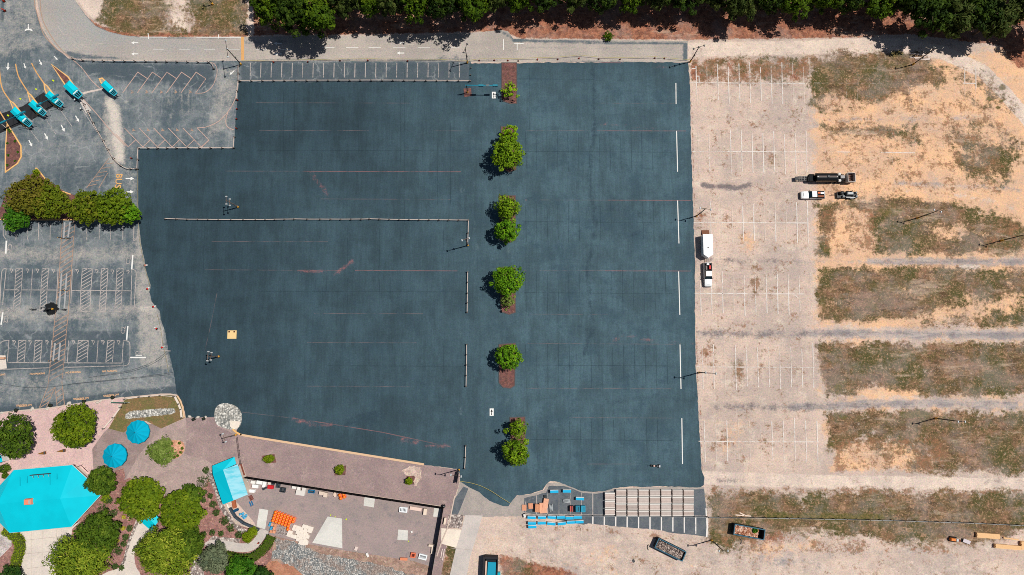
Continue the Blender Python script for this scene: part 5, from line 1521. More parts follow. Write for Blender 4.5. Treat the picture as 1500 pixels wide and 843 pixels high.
for i, (u, v, r) in enumerate(((251, 650, 3), (263, 649.5, 2.6), (267, 657, 2.4), (265, 663, 2.6), (260, 668, 2.6), (255, 670, 2.4), (249, 670, 2.2))):
    bush('edging_bush', 'tiny bush edging the wood chip bed, %s clockwise from the feathery tree' % nth(i + 1), u, v, r, 0.7, L_HEDGD, 480 + i, 'tiny bushes around the wood chip bed', 0.18, 10, 22)
bush('ball_shrub', 'clipped ball shrub nearest the concrete pad on the curved path', 370.5, 779, 7.5, 1.8, L_HEDGE, 490, 'clipped ball shrubs', 0.2, 46, 40)
bush('ball_shrub', 'larger clipped ball shrub inside the bend of the path', 363, 787, 8.5, 1.9, L_HEDGE, 491, 'clipped ball shrubs', 0.2, 50, 40)
bush('round_shrub', 'oval dark shrub at the left edge beside the teal roof', 6, 687, 8, 1.4, L_OLVD, 492, None, 0.22, 30, 34, sq=(1.3, 0.8), rot=0.35)
bush('round_shrub', 'small dark shrub at the left edge under the oval shrub', 7, 697, 5, 1.2, L_OLVD, 493, None, 0.22, 20, 30)
for i, (u, v, r) in enumerate(((15, 193, 2.6), (22, 207, 2.4), (11, 210, 2), (26, 223, 2), (12, 228, 2.2), (22, 236, 2), (11, 242, 2.4), (12.5, 190, 2))):
    bush('island_plant', 'tuft of green in the leaf shaped toll island, %s counting by height in the photo' % nth(i + 1), u, v, r, 0.5, L_GREEN, 500 + i, 'tufts in the leaf shaped island', 0.16, 8, 18, cat='plant')


def hedge(label, pts, w, h, mat, seed):
    """Clipped hedge following survey pixels: leaf faces over a solid run of twigs."""
    P = [G(p[0], p[1], h) for p in smooth_px(pts, 5)]
    for p in P:
        p.z = 0
    c = P[len(P) // 2].copy()
    t = thing('hedge', label, 'hedge', c)
    core = MB()
    n = len(P)
    L = []
    for i in range(n):
        d = (P[min(i + 1, n - 1)] - P[max(i - 1, 0)]).normalized()
        nn = Vector((-d.y, d.x, 0))
        L.append((P[i] - c, nn))
    for (a, na), (b, nb) in zip(L, L[1:]):
        q = [a + na * w * 0.4, a - na * w * 0.4, b - nb * w * 0.4, b + nb * w * 0.4]
        vs = [(p.x, p.y, 0.0) for p in q] + [(p.x, p.y, h * 0.86) for p in q]
        core.add(vs, [(4, 5, 6, 7), (0, 4, 7, 3), (1, 2, 6, 5)])
    core.build('stem', plain('hedge twigs', (70, 78, 30), 0.95), t)
    rng = np.random.default_rng(seed)
    vs, tint = [], []
    for (a, na), (b, nb) in zip(L, L[1:]):
        k = int((b - a).length * (w + 2 * h) * 26)
        for j in range(k):
            f = rng.random()
            p, nn = a.lerp(b, f), na.lerp(nb, f)
            s = rng.uniform(-1, 1) * (w / 2 + h)
            if abs(s) < w / 2:
                pos, out = p + nn * s + Vector((0, 0, h)), Vector((0, 0, 1))
            else:
                sg = 1 if s > 0 else -1
                pos, out = p + nn * sg * w / 2 + Vector((0, 0, h - (abs(s) - w / 2))), nn * sg
            pos = pos + Vector(rng.normal(size=3) * 0.05)
            nm = (out + Vector(rng.normal(size=3) * 0.45)).normalized()
            e = nm.orthogonal().normalized()
            e.rotate(Matrix.Rotation(rng.uniform(0, 6.28), 3, nm))
            g = nm.cross(e)
            z = 0.13 * rng.uniform(0.7, 1.4)
            vs += [pos - e * z, pos + g * z * 0.7, pos + e * z, pos - g * z * 0.7]
            tint.append(rng.random())
    m = MB()
    m.add(vs, [(4 * i, 4 * i + 1, 4 * i + 2, 4 * i + 3) for i in range(len(tint))])
    o = m.build('foliage', mat, t)
    at = o.data.attributes.new('tint', 'FLOAT', 'FACE')
    at.data.foreach_set('value', np.array(tint, np.float32))
    return t


hedge('bright clipped hedge curving down beside the terrace', [(4, 776), (16, 784), (26, 793), (27, 806), (22, 822), (17, 842)], 2.3, 1.1, L_HEDGE, 601)
hedge('dark clipped hedge curving around the outside of the path bend', [(330, 815), (350, 819), (368, 818), (384, 807), (393, 795), (397, 786)], 2.1, 1.2, L_HEDGD, 602)
hedge('short bright hedge beside the dark round tree', [(150, 729), (158, 735)], 1.7, 1.0, L_HEDGE, 603)
# ================================================================== lamps, fences, cones
M_POLE = plain('dark bronze pole', (58, 50, 46), 0.6, 0.4)
M_POLEW = plain('weathered wooden pole', (122, 104, 92), 0.9)
M_LAMP = plain('pale lamp housing', (196, 204, 206), 0.5, 0.4)
M_LAMPD = plain('dark lamp housing', (70, 74, 78), 0.5, 0.4)
M_YEL = plain('yellow paint', (232, 170, 60), 0.6, 0.3, amp=0.2)
M_BLACK = plain('black steel', (26, 28, 30), 0.6, 0.4)
M_STEEL = plain('galvanised steel', (176, 180, 180), 0.5, 0.5)
M_CONCB = plain('concrete footing', (190, 182, 172), 0.9)


def lamp_post(label, base, head, h, arm=1.6, arm_rot=0.0, heads=2, mat=M_POLE, lamp=M_LAMP, second=None, foot=True):
    """A lot light: pole, cross arm and floodlights. base is the survey pixel of its foot."""
    p = G(*base)
    t = thing('light_pole', label, 'light pole', (p.x, p.y, 0), 0, 'light poles around the lots')
    MB().tube((0, 0, 0), (0, 0, h), 0.14, 0.09, 10).build('pole', mat, t)
    MB().lathe([(0.24, 0), (0.24, 0.75), (0.2, 0.85), (0.12, 0.9)], 12).build('footing', M_YEL if foot else M_CONCB, t)
    ca, sa = math.cos(arm_rot), math.sin(arm_rot)
    for z, a in [(h - 0.1, arm)] + ([(h * 0.72, second)] if second else []):
        MB().tube((-ca * a, -sa * a, z), (ca * a, sa * a, z), 0.06, n=6).build('cross_arm', mat, t)
        for k in range(heads):
            f = -1 + 2 * k / max(1, heads - 1) if heads > 1 else 1
            mb = MB()
            mb.box((ca * a * f, sa * a * f, z - 0.02), (0.55, 0.34, 0.18), arm_rot + math.pi / 2, 0.8, 0.05)
            mb.tube((ca * a * f, sa * a * f, z - 0.3), (ca * a * f, sa * a * f, z), 0.05, n=6)
            mb.build('floodlight', lamp, t)
    MB().box((0.16, 0, h * 0.45), (0.22, 0.3, 0.5), 0, 1, 0.03).build('junction_box', M_LAMPD, t)
    return t


lamp_post('dark light pole where the sealed lot, road and dirt road meet', (1011, 91), None, 8.6, 1.4, 0.3, 3, lamp=M_LAMPD)
lamp_post('bare dark pole standing in the top right grass plot', (1337, 95), None, 9.4, 0.3, 1.9, 1, lamp=M_LAMPD)
lamp_post('dark light pole beside the orange road stripe', (353.5, 95), None, 9.4, 2.2, 1.75, 3)
lamp_post('dark light pole at the right end of the striped top bays', (684.8, 92.5), None, 8.6, 1.2, 1.2, 2, lamp=M_LAMPD)
lamp_post('wooden light pole alone in the sealed lot above the long rail fence', (349.5, 304), None, 7.8, 0.95, 1.62, 2, M_POLEW, lamp=M_STEEL, second=0.8)
lamp_post('wooden light pole at the foot of the short return of the long rail fence', (685.5, 360), None, 9.2, 0.9, 0.3, 2, M_POLEW)
lamp_post('wooden light pole in the sealed lot below the tan plate', (321.5, 522.5), None, 6.8, 1.1, 1.5, 2, M_POLEW, lamp=M_STEEL, second=0.9)
lamp_post('dark light pole at the gravel lot edge above the white box trailer', (1020, 317), None, 8.6, 1.3, -0.15, 2)
lamp_post('dark light pole at the gravel lot edge in the lower half', (1024, 546), None, 10.4, 1.2, -0.1, 2)
lamp_post('dark light pole between the two open dumpsters', (1042, 791.5), None, 9.8, 1.0, 0.0, 2)
lamp_post('dark light pole in the lowest grass plot', (1370, 613), None, 10.2, 0.8, 0.0, 2)
lamp_post('dark light pole in the grass plot right of the parked tanker', (1343, 320), None, 8.8, 0.85, -0.3, 2)
lamp_post('dark light pole at the right edge of the grass plots', (1466, 353), None, 9.8, 0.9, -0.3, 2)
lamp_post('dark light pole at the promenade corner beside the short rail', (672.5, 688), None, 9.6, 1.2, -0.15, 2)
lamp_post('short yellow footed pole on the grass above the road', (312, 7), None, 5.4, 0.5, 1.4, 2, lamp=M_LAMPD)
lamp_post('dark pole standing in the oil stain of the accessible bays', (78.5, 453), None, 4.0, 0.5, 0.1, 2, lamp=M_LAMPD)
lamp_post('pole with white lamp box at the forecourt entrance corner', (346.5, 637), None, 7.5, 1.0, 2.0, 2, M_POLEW)

# overhead clearance bar by the small mulch square
TEAL = plain('teal paint', (26, 128, 150), 0.5, 0.4, amp=0.1)
M_TEALR = plain('teal metal roofing', (0, 205, 224), 0.5, 0.3, amp=0.03, scale=0.6)
p = G(685, 136)
t = thing('clearance_bar', 'teal clearance bar on a pole in the small mulch square', 'clearance bar', p)
MB().tube((0, 0, 0), (0, 0, 4.9), 0.13, 0.11, 10).build('pole', M_POLE, t)
MB().tube((0, 0, 0), (0, 0, 0.8), 0.2, 0.2, 10).build('footing', M_YEL, t)
MB().tube((-0.3, 0, 4.8), (7.8, -0.1, 4.8), 0.12, 0.1, 8).build('arm', plain('teal arm', (40, 150, 176), 0.5), t)
for x in (3.7, 7.3):
    MB().box((x, -0.05, 4.7), (1.3, 0.45, 0.5), 0, 1, 0.04).build('sign_panel', TEAL, t)
MB().box((5.4, -0.05, 4.95), (0.9, 0.12, 0.12)).build('reflector', plain('pale reflector', (210, 200, 190), 0.5), t)

# --- rail fences
M_RAIL = plain('pale timber rail', (206, 188, 176), 0.85, amp=0.2)
M_POST = plain('grey timber post', (112, 104, 98), 0.9, amp=0.2)
M_POSTD = plain('dark post', (60, 60, 60), 0.8)
_postmesh = {}


def post_mesh(key, r, h, mat, square=False):
    if key not in _postmesh:
        mb = MB()
        if square:
            mb.box((0, 0, h / 2), (2 * r, 2 * r, h), 0, 0.95, r * 0.2)
        else:
            mb.lathe([(r, 0), (r, h - 0.05), (r * 0.7, h)], 9)
        o = mb.build('post', mat)
        _postmesh[key] = o.data
        bpy.data.objects.remove(o)
    return _postmesh[key]


def rail_fence(label, pts, spacing, h=1.0, rail_z=(0.8,), rail_w=0.15, rail_h=0.1, mat=M_RAIL, pkey='rail', pr=0.17, pmat=M_POST, name='rail_fence', group='rail fences in the lots', cat='fence', wobble=0.0, smooth=False):
    px = smooth_px(pts, 5) if smooth else pts
    P = [G(*q) for q in px]
    t = thing(name, label, cat, P[0], 0, group)
    o = P[0]
    # posts every `spacing` metres along the line, one at each corner
    posts = []
    if smooth:
        acc = nxt = 0.0
        for a, b in zip(P, P[1:]):
            L = (b - a).length
            while nxt <= acc + L + 1e-3:
                posts.append(a.lerp(b, min(1, (nxt - acc) / L)))
                nxt += spacing
            acc += L
    else:
        for a, b in zip(P, P[1:]):
            k = max(1, round((b - a).length / spacing))
            posts += [a.lerp(b, i / k) for i in range(k)]
    if (posts[-1] - P[-1]).length > spacing * 0.4:
        posts.append(P[-1])
    rng = random.Random(len(label))
    for q in posts:
        c = bpy.data.objects.new('post', post_mesh(pkey, pr, h, pmat))
        COL.objects.link(c)
        c.parent = t
        c.location = q - o
        c.rotation_euler = (rng.uniform(-0.04, 0.04), rng.uniform(-0.04, 0.04), rng.uniform(0, 1))
    for z in rail_z:
        mb = MB()
        line = [(P[0] - o)] + [(q - o) for q in P[1:]]
        if not smooth:
            line = [q - o for q in posts]
        for a, b in zip(line, line[1:]):
            if (b - a).length < 0.05:
                continue
            d = (b - a).normalized()
            ang_ = math.atan2(d.y, d.x)
            m = (a + b) / 2
            mb.box((m.x, m.y, z + rng.uniform(-wobble, wobble)), ((b - a).length + 0.06, rail_w, rail_h), ang_ + rng.uniform(-wobble, wobble) * 0.2)
        mb.build('rail', mat, t)
    return t


rail_fence('long pale rail fence below the striped bays at the top', [(353, 120), (450, 119.6), (560, 119.4), (688, 120)], 2.72)
rail_fence('long wavy rail fence across the middle of the sealed lot with short return', [(244, 321.5), (276, 322.3), (322, 322.8), (376, 323), (432, 322), (470, 322.3), (530, 322.2), (542, 321.8), (600, 323), (686.5, 323.6), (686, 342), (685.5, 359)], 2.72, wobble=0.05)
rail_fence('upright rail just below the long wavy rail fence', [(685.5, 399), (685, 430), (684.6, 458)], 2.6)
rail_fence('upright rail left of the fifth median island', [(684, 505), (683.7, 535), (683, 566)], 2.6)
rail_fence('shortest upright rail above the promenade corner lamp', [(682.5, 653), (682, 670), (681, 686)], 2.7)
rail_fence('curved rail fence along the road side of the angled bays', [(108, 87), (114, 89), (130, 90.3), (160, 91), (220, 91.5), (300, 92.5), (309, 93), (313, 97), (314.5, 102)], 2.75, smooth=True)
rail_fence('rail fence boxing in the bottom of the angled bays', [(203, 248.5), (203.5, 235), (204.5, 218.3), (260, 218), (343.5, 217.8), (344.5, 202)], 2.8)
rail_fence('rail fence swinging from the toll lanes down to the lot corner', [(118, 141), (130, 163), (141, 186), (152, 205), (160, 220), (168, 233), (177, 242), (188, 248), (201, 248.7)], 2.8, smooth=True)
rail_fence('short rail fence between the lamp pole and the sealed lot corner', [(350.5, 98), (350.5, 120), (348.5, 135), (348, 147)], 2.7)
rail_fence('low rail fence along the top of the grass island', [(184, 585), (205, 582), (236, 579.5), (256, 581)], 2.5, 0.7, (0.5,), mat=plain('bleached timber', (226, 212, 198), 0.9))
rail_fence('pale rail fence down the right side of the grass island', [(257.5, 581), (263, 592), (266, 600), (267.5, 612)], 2.6, 0.7, (0.5,), 0.5, mat=plain('bleached timber', (226, 212, 198), 0.9))
rail_fence('pale rail fence down the left side of the grass island', [(178, 597), (167, 612), (153, 628)], 2.8, 0.7, (0.5,), 0.3, mat=plain('bleached timber', (226, 212, 198), 0.9))
rail_fence('thin dark gate fence beside the teal kiosk', [(349, 641), (351.5, 660), (354, 679)], 1.7, 1.2, (0.5, 1.1), 0.05, 0.06, M_POLE, 'gate', 0.05, M_POLE, group=None)
for i, (v) in enumerate((101, 111, 120)):
    p = G(690 - i * 0.4, v)
    o = thing('bollard', 'short bollard beside the sealed lot gap, %s from the road' % nth(i + 1), 'bollard', p, 0, 'short bollards by the lot gap')
    MB().lathe([(0.11, 0), (0.11, 0.8), (0.07, 0.88)], 10).build('stem', M_POST, o)
    MB().lathe([(0.125, 0.6), (0.125, 0.74)], 10).build('band', plain('pale band', (220, 180, 170), 0.6), o)

# chain link fence along the bottom
def wire_fence(label, pts, h, spacing, name='wire_fence', group=None):
    P = [G(*q) for q in pts]
    t = thing(name, label, 'fence', P[0], 0, group)
    o = P[0]
    acc = nxt = 0.0
    posts = []
    for a, b in zip(P, P[1:]):
        L = (b - a).length
        while nxt <= acc + L:
            posts.append(a.lerp(b, (nxt - acc) / L))
            nxt += spacing
        acc += L
    for q in posts:
        c = bpy.data.objects.new('post', post_mesh('wire%.1f' % h, 0.1, h + 0.1, M_POST))
        COL.objects.link(c)
        c.parent = t
        c.location = q - o
    for nm, z, r, m in (('top_rail', h - 0.05, 0.05, M_STEEL),):
        mb = MB()
        for a, b in zip(posts, posts[1:]):
            mb.tube(Vector((a.x - o.x, a.y - o.y, z)), Vector((b.x - o.x, b.y - o.y, z)), r, n=6)
        mb.build(nm, m, t)
    mb = MB()
    for a, b in zip(posts, posts[1:]):
        d = b - a
        n = int(d.length / 0.3)
        for i in range(n):
            x0, x1 = a + d * (i / n) - o, a + d * min(1, (i + 1.6) / n) - o
            mb.tube((x0.x, x0.y, 0.05), (x1.x, x1.y, h - 0.08), 0.008, n=3, cap=False)
            mb.tube((x1.x, x1.y, 0.05), (x0.x, x0.y, h - 0.08), 0.008, n=3, cap=False)
    mb.build('mesh_wire', plain('wire mesh', (150, 152, 150), 0.6), t)
    return t


wire_fence('grey chain link fence running along the bottom grass strip', [(1036, 757), (1125, 757.6), (1300, 761.2), (1420, 765), (1520, 769.8)], 1.4, 2.8)
wire_fence('low wire fence along the ends of the stacked planks', [(769, 752), (786, 754.5), (880, 755.2), (1034, 757)], 0.9, 2.76)

# black screen fence around the storage yard
M_SCREEN = plain('black screen fabric', (20, 22, 25), 0.95, 0.05, amp=0.15)
P = [G(*q) for q in ((356, 697.5), (500, 720), (650, 743), (641, 793), (631, 850))]
t = thing('screen_fence', 'tall black screened fence around the storage yard', 'fence', P[0])
o = P[0]
for a, b in zip(P, P[1:]):
    d = (b - a)
    n = max(1, round(d.length / 3.0))
    an = math.atan2(d.y, d.x)
    mb = MB()
    for i in range(n):
        q0, q1 = a + d * (i / n) - o, a + d * ((i + 1) / n) - o
        m = (q0 + q1) / 2
        mb.box((m.x, m.y, 1.2), (d.length / n - 0.04, 0.05, 2.3), an)
    mb.build('screen_panel', M_SCREEN, t)
    for i in range(n + 1):
        q = a + d * (i / n) - o
        c = bpy.data.objects.new('post', post_mesh('screen', 0.06, 2.45, M_BLACK))
        COL.objects.link(c)
        c.parent = t
        c.location = q

# --- traffic cones
M_CONE = plain('orange cone', (222, 62, 30), 0.5, 0.3, amp=0.1)
M_CONED = plain('dull red cone', (150, 48, 40), 0.6, 0.3, amp=0.1)
M_RUB = plain('black rubber', (28, 26, 26), 0.8)
M_WHT = plain('white sleeve', (226, 222, 216), 0.6)


def make_cone(mat, h=0.75):
    t = thing('traffic_cone', 'cone', 'cone')
    MB().box((0, 0, 0.03), (0.42, 0.42, 0.06), 0.3, 1, 0.02).build('base', M_RUB, t)
    MB().lathe([(0.17, 0.05), (0.05, h - 0.02), (0.035, h)], 12).build('body', mat, t)
    MB().lathe([(0.112, h * 0.48), (0.078, h * 0.72)], 12).build('collar', M_WHT, t)
    return t


cone_a, cone_b = make_cone(M_CONED), make_cone(M_CONE, 0.9)
tape_cones = [(401, 92, 1), (451, 91.5, 0), (498, 89.6, 0), (539, 89.5, 1), (597, 90, 0), (702, 89.3, 0), (724, 89, 0), (744, 89.3, 1), (759, 89.7, 0), (787, 88, 1), (817, 87.6, 0), (848, 86.2, 1), (877, 87, 0), (908, 87.6, 0), (959, 85.8, 0), (973, 86.3, 0)]
for i, (u, v, k) in enumerate(tape_cones):
    dup((cone_a, cone_b)[k], G(u, v), random.uniform(0, 1.5), 'traffic cone under the caution tape beside the road, %s from the left' % nth(i + 1), 'cones along the caution tape')
for i, (u, v, lb) in enumerate(((6.5, 2.5, 'red cone at the top left corner, nearest the photo edge'), (7.5, 16.5, 'red cone just below the top left corner cone'))):
    dup(cone_b, G(u, v), 0.2, lb, 'cones at the top left corner', 1.5)
for i, (u, v) in enumerate(((347.5, 160.5), (347, 175), (347, 189))):
    dup(cone_b, G(u, v), 0.4, 'small orange cone on the sealed lot edge by the angled bays, %s from the top' % nth(i + 1), 'cones beside the angled bays')
dup(cone_b, G(193, 232.5), 0.4, 'single orange cone inside the corner of the rail fence', None)
dup(cone_b, G(379, 795.5), 0.4, 'single orange cone on the curved garden path', None)
dup(cone_b, G(348.3, 147.5), 0.4, 'orange cone at the end of the short rail fence by the lamp', None)
for o in (cone_a, cone_b):
    for c in list(o.children):
        bpy.data.objects.remove(c)
    bpy.data.objects.remove(o)

# fallen red and white barrels along the left edge of the sealed lot
def barrel_down(label, u, v, rot):
    t = thing('traffic_barrel', label, 'barrel', G(u, v), rot, 'toppled barrels along the left lot edge')
    mb = MB()
    mb.tube((-0.4, 0, 0.22), (-0.02, 0, 0.22), 0.22, 0.2, 12)
    mb.build('body', plain('red barrel', (206, 30, 28), 0.5), t)
    MB().tube((-0.02, 0, 0.22), (0.4, 0, 0.22), 0.2, 0.16, 12).build('band', M_WHT, t)
    MB().tube((-0.48, 0, 0.24), (-0.4, 0, 0.24), 0.27, 0.27, 12).build('base', M_RUB, t)


for i, (u, v, r) in enumerate(((214.5, 389, 0.1), (217.8, 422.5, 0.7), (227, 449.2, 0.3), (228.7, 481.3, 2.6), (239.5, 508.3, 0.5))):
    barrel_down('toppled red and white barrel on the left lot edge, %s from the top' % nth(i + 1), u, v, r)

# caution tape
def tape(label, pts, z=0.75, w=0.09, mat=None, r=0.03):
    P = [G(*q) for q in pts]
    t = thing('caution_tape', label, 'tape', P[0])
    mb = MB()
    for i, (a, b) in enumerate(zip(P, P[1:])):
        n = 4
        for k in range(n):
            f0, f1 = k / n, (k + 1) / n
            z0, z1 = z - 0.25 * 4 * f0 * (1 - f0) * 0.6, z - 0.25 * 4 * f1 * (1 - f1) * 0.6
            q0, q1 = a.lerp(b, f0) - P[0], a.lerp(b, f1) - P[0]
            m = (q0 + q1) / 2
            d = q1 - q0
            mb.box((m.x, m.y, (z0 + z1) / 2), (d.length, w, 0.02), math.atan2(d.y, d.x))
    mb.build('strip', mat, t)


M_TAPE = plain('yellow tape', (172, 160, 92), 0.6)
tape('yellow caution tape along the lower edge of the road', [(356, 90.5), (401, 90), (451, 89.5), (498, 88.2), (539, 88), (597, 88.3), (640, 88.8), (684, 90.5), (702, 88.2), (744, 87.8), (787, 86.5), (817, 85.5), (848, 82.5), (877, 85.5), (908, 86.3), (959, 85), (1010, 89.5)], mat=M_TAPE)
tape('yellow caution tape curving across the bottom tip of the sealed lot', [(671, 704), (690, 707), (704, 711), (720, 719), (735, 729), (748, 737)], mat=M_TAPE)
tape('tan caution tape down the left edge of the sealed lot', [(203, 250), (203.3, 290), (204, 320), (206, 350), (210, 372), (216, 400), (222, 420)], mat=plain('dusty tape', (150, 140, 110), 0.6), w=0.1)
tape('tan caution tape below the toppled barrels', [(232, 460), (236, 475), (240, 500), (243, 515), (249, 545)], mat=plain('dusty tape', (150, 140, 110), 0.6), w=0.1)

# arrow stencil boards lying on the sealed lot
for i, (u, v, lb) in enumerate(((723.3, 139.8, 'white board with black arrow beside the first median island'), (720.2, 604, 'white board with black arrow above the last median island'))):
    p = G(u, v)
    t = thing('arrow_board', lb, 'sign board', p, 0, 'white arrow boards on the sealed lot')
    MB().box((0, 0, 0.06), (1.0, 1.8, 0.06), 0, 1, 0.01).build('panel', plain('white board', (240, 240, 236), 0.5), t)
    mb = MB()
    z = 0.094
    mb.add([(-0.11, -0.7, z), (0.11, -0.7, z), (0.11, -0.25, z), (-0.11, -0.25, z), (-0.11, -0.15, z), (0.11, -0.15, z), (0.11, 0.1, z), (-0.11, 0.1, z), (-0.3, 0.1, z), (0.3, 0.1, z), (0, 0.7, z)],
           [(0, 1, 2, 3), (4, 5, 6, 7), (8, 9, 10)])
    mb.build('arrow', M_BLACK, t)

# tan steel plate with two lifting knobs
p = G(340, 490.5)
t = thing('steel_plate', 'square tan plate with two dark knobs lying on the sealed lot', 'plate', p)
MB().box((0, 0, 0.09), (2.28, 2.1, 0.12), 0, 1, 0.02).build('slab', plain('tan plate', (238, 204, 144), 0.7, amp=0.06), t)
for x in (-0.68, 0.6):
    MB().lathe([(0.2, 0.14), (0.2, 0.3), (0.12, 0.36)], 10, (x, 0.72, 0)).build('knob', plain('dark red knob', (84, 30, 24), 0.6), t)

# ================================================================== toll booths
M_WALLW = plain('white booth wall', (226, 226, 220), 0.7)
M_GLASS = plain('dark glass', (22, 40, 48), 0.15, 0.6)
M_TEALD = plain('dark teal metal', (14, 104, 122), 0.5, 0.4)


def booth(label, nose, tail, w, h=3.0, big=False, barrel=None):
    """Toll booth: white cabin with windows, teal hipped roof and a lower glazed teal awning at its tail end."""
    a, b = G(*nose, h), G(*tail, h)
    c = (a + b) / 2
    L = (b - a).length
    rot = math.atan2(b.y - a.y, b.x - a.x)
    t = thing('toll_booth', label, 'toll booth', (c.x, c.y, 0.1), rot, 'toll booths across the lanes')
    h -= 0.1
    MB().box((-L * 0.1, 0, (h - 0.5) / 2), (L * 0.62, w * 0.72, h - 0.5), 0, 1, 0.05).build('wall', M_WALLW, t)
    for s in (-1, 1):
        MB().box((-L * 0.1, s * w * 0.365, 1.55), (L * 0.42, 0.04, 0.9)).build('window', M_GLASS, t)
    MB().box((L * 0.21, 0, 1.0), (0.05, w * 0.4, 1.9)).build('door', M_TEALD, t)
    # hipped roof
    x0, x1, y = -L / 2, L * 0.16, w / 2
    z0, z1 = h - 0.5, h
    r = y * 0.75
    vs = [(x0, -y, z0), (x1, -y, z0), (x1, y, z0), (x0, y, z0), (x0 + r, 0, z1), (x1, 0, z1), (x0, -y, z0 - 0.14), (x1, -y, z0 - 0.14), (x1, y, z0 - 0.14), (x0, y, z0 - 0.14)]
    fs = [(0, 1, 5, 4), (2, 3, 4, 5), (3, 0, 4), (1, 2, 5), (0, 6, 7, 1), (1, 7, 8, 2), (2, 8, 9, 3), (3, 9, 6, 0), (9, 8, 7, 6)]
    MB().add(vs, fs).build('roof', M_TEALR, t)
    # lower tail awning with glazing bars
    xa, xb = x1 + 0.05, L / 2
    aw = MB()
    aw.add([(xa, -y * 0.95, z0 - 0.1), (xb, -y * 0.7, z0 - 0.5), (xb, y * 0.7, z0 - 0.5), (xa, y * 0.95, z0 - 0.1), (xa, -y * .95, z0 - .2), (xb, -y * .7, z0 - .6), (xb, y * .7, z0 - .6), (xa, y * .95, z0 - .2)],
           [(0, 1, 2, 3), (7, 6, 5, 4), (0, 4, 5, 1), (1, 5, 6, 2), (2, 6, 7, 3), (3, 7, 4, 0)])
    aw = aw.build('awning', plain('teal awning', (40, 170, 190), 0.5), t)
    for i in range(3):
        f0, f1 = 0.1 + i * 0.3, 0.32 + i * 0.3
        def q(f, sy):
            return (xa + (xb - xa) * (0.18 + 0.7 * abs(sy > 0)), y * (0.85 - 0.2 * abs(sy > 0)) * (2 * f - 1), z0 - 0.1 - 0.4 * (0.18 + 0.7 * abs(sy > 0)) + 0.02)
        MB().add([q(f0, -1), q(f0, 1), q(f1, 1), q(f1, -1)], [(0, 1, 2, 3)]).build('pane', M_GLASS, aw)
    for s in (-1, 1):
        MB().tube((xb - 0.15, s * y * 0.6, 0), (xb - 0.15, s * y * 0.6, z0 - 0.5), 0.06, n=6).build('awning_post', M_STEEL, t)
    return t


booth('toll booth with teal roof nearest the left edge', (16, 159), (41, 182), 1.75)
booth('toll booth with teal roof second from the left edge', (42.5, 148.5), (62, 166), 1.7)
booth('toll booth with teal roof beside the longest yellow lane line', (67, 135.5), (87, 153), 1.7)
booth('large toll booth with teal roof behind the mulch nosed island', (95, 121), (114.5, 140), 2.2)
booth('separate toll booth with teal roof on the small right hand island', (149, 120), (166.5, 136.5), 1.7)
for i, (a, b) in enumerate((((0, 181), (38, 163)), ((53, 155), (86, 138.5)))):
    z = 3.6
    A, B = G(*a, z), G(*b, z)
    d = B - A
    t = thing('lane_gantry', 'teal lane sign bar over the %s toll booth roofs' % ('leftmost' if i == 0 else 'middle'), 'gantry', (A.x, A.y, 0), math.atan2(d.y, d.x), 'teal lane sign bars')
    L = d.length
    MB().tube((0, 0, z), (L, 0, z), 0.09, n=8).build('bar', M_TEALD, t)
    for k, f in enumerate((0.12, 0.86)):
        MB().box((L * f, 0, z - 0.02), (1.5, 0.4, 0.4), 0, 1, 0.03).build('sign_panel', TEAL, t)
    MB().tube((L * 0.5, 0, 0.1), (L * 0.5, 0, z), 0.08, n=8).build('pole', M_TEALD, t)
# lane end bollards
for i, (u, v) in enumerate(((43, 187), (64.5, 169.5), (89.5, 159))):
    t = thing('bollard', 'pale round bollard at the tail of a toll island, %s from the left' % nth(i + 1), 'bollard', G(u, v), 0, 'round bollards at the toll island tails')
    MB().lathe([(0.5, 0), (0.5, 0.6), (0.38, 0.75)], 14).build('drum', plain('pale bollard', (196, 180, 166), 0.8), t)
    MB().lathe([(0.12, 0.75), (0.12, 1.3)], 8).build('stem', M_POLE, t)
    mb = MB()
    mb.tube((0, 0, 1.1), (-2.2, -0.5, 1.1), 0.05, n=6)
    mb.build('gate_arm', M_POLE, t)
# low frame of the missing booth on its concrete pad
for i, (u, v) in enumerate(((112.5, 148), (121, 161), (130.5, 163))):
    t = thing('bollard', 'small white capped bollard around the empty booth pad, %s from the top' % nth(i + 1), 'bollard', G(u, v), 0, 'white capped bollards at the empty pad')
    MB().lathe([(0.1, 0), (0.1, 0.9)], 8).build('stem', M_POLE, t)
    MB().lathe([(0.2, 0.9), (0.2, 1.0), (0.1, 1.05)], 10).build('cap', M_WHT, t)

A, B = G(672.5, 690), G(669.5, 706)
t = thing('screen_gate', 'black gate panel at the promenade corner beside the lamp', 'gate', ((A.x + B.x) / 2, (A.y + B.y) / 2, 0), math.atan2(B.y - A.y, B.x - A.x))
Lg = (B - A).length
MB().box((0, 0, 1.1), (Lg, 0.06, 1.9)).build('panel', M_SCREEN, t)
for s in (-1, 1):
    MB().tube((s * Lg / 2, 0, 0), (s * Lg / 2, 0, 2.2), 0.08, n=8).build('post', M_BLACK, t)
# ================================================================== vehicles
M_CARW = plain('white car paint', (238, 240, 240), 0.3, 0.5, amp=0.02)
M_TYRE = plain('tyre rubber', (24, 24, 25), 0.85)
M_RIM = plain('alloy rim', (150, 152, 156), 0.35, 0.6)
M_TRIM = plain('black trim', (20, 21, 22), 0.5)
M_RED = plain('red lens', (170, 20, 18), 0.35)
M_HL = plain('headlight lens', (220, 226, 230), 0.15, 0.7)
M_BED = plain('black bed liner', (30, 31, 33), 0.85)


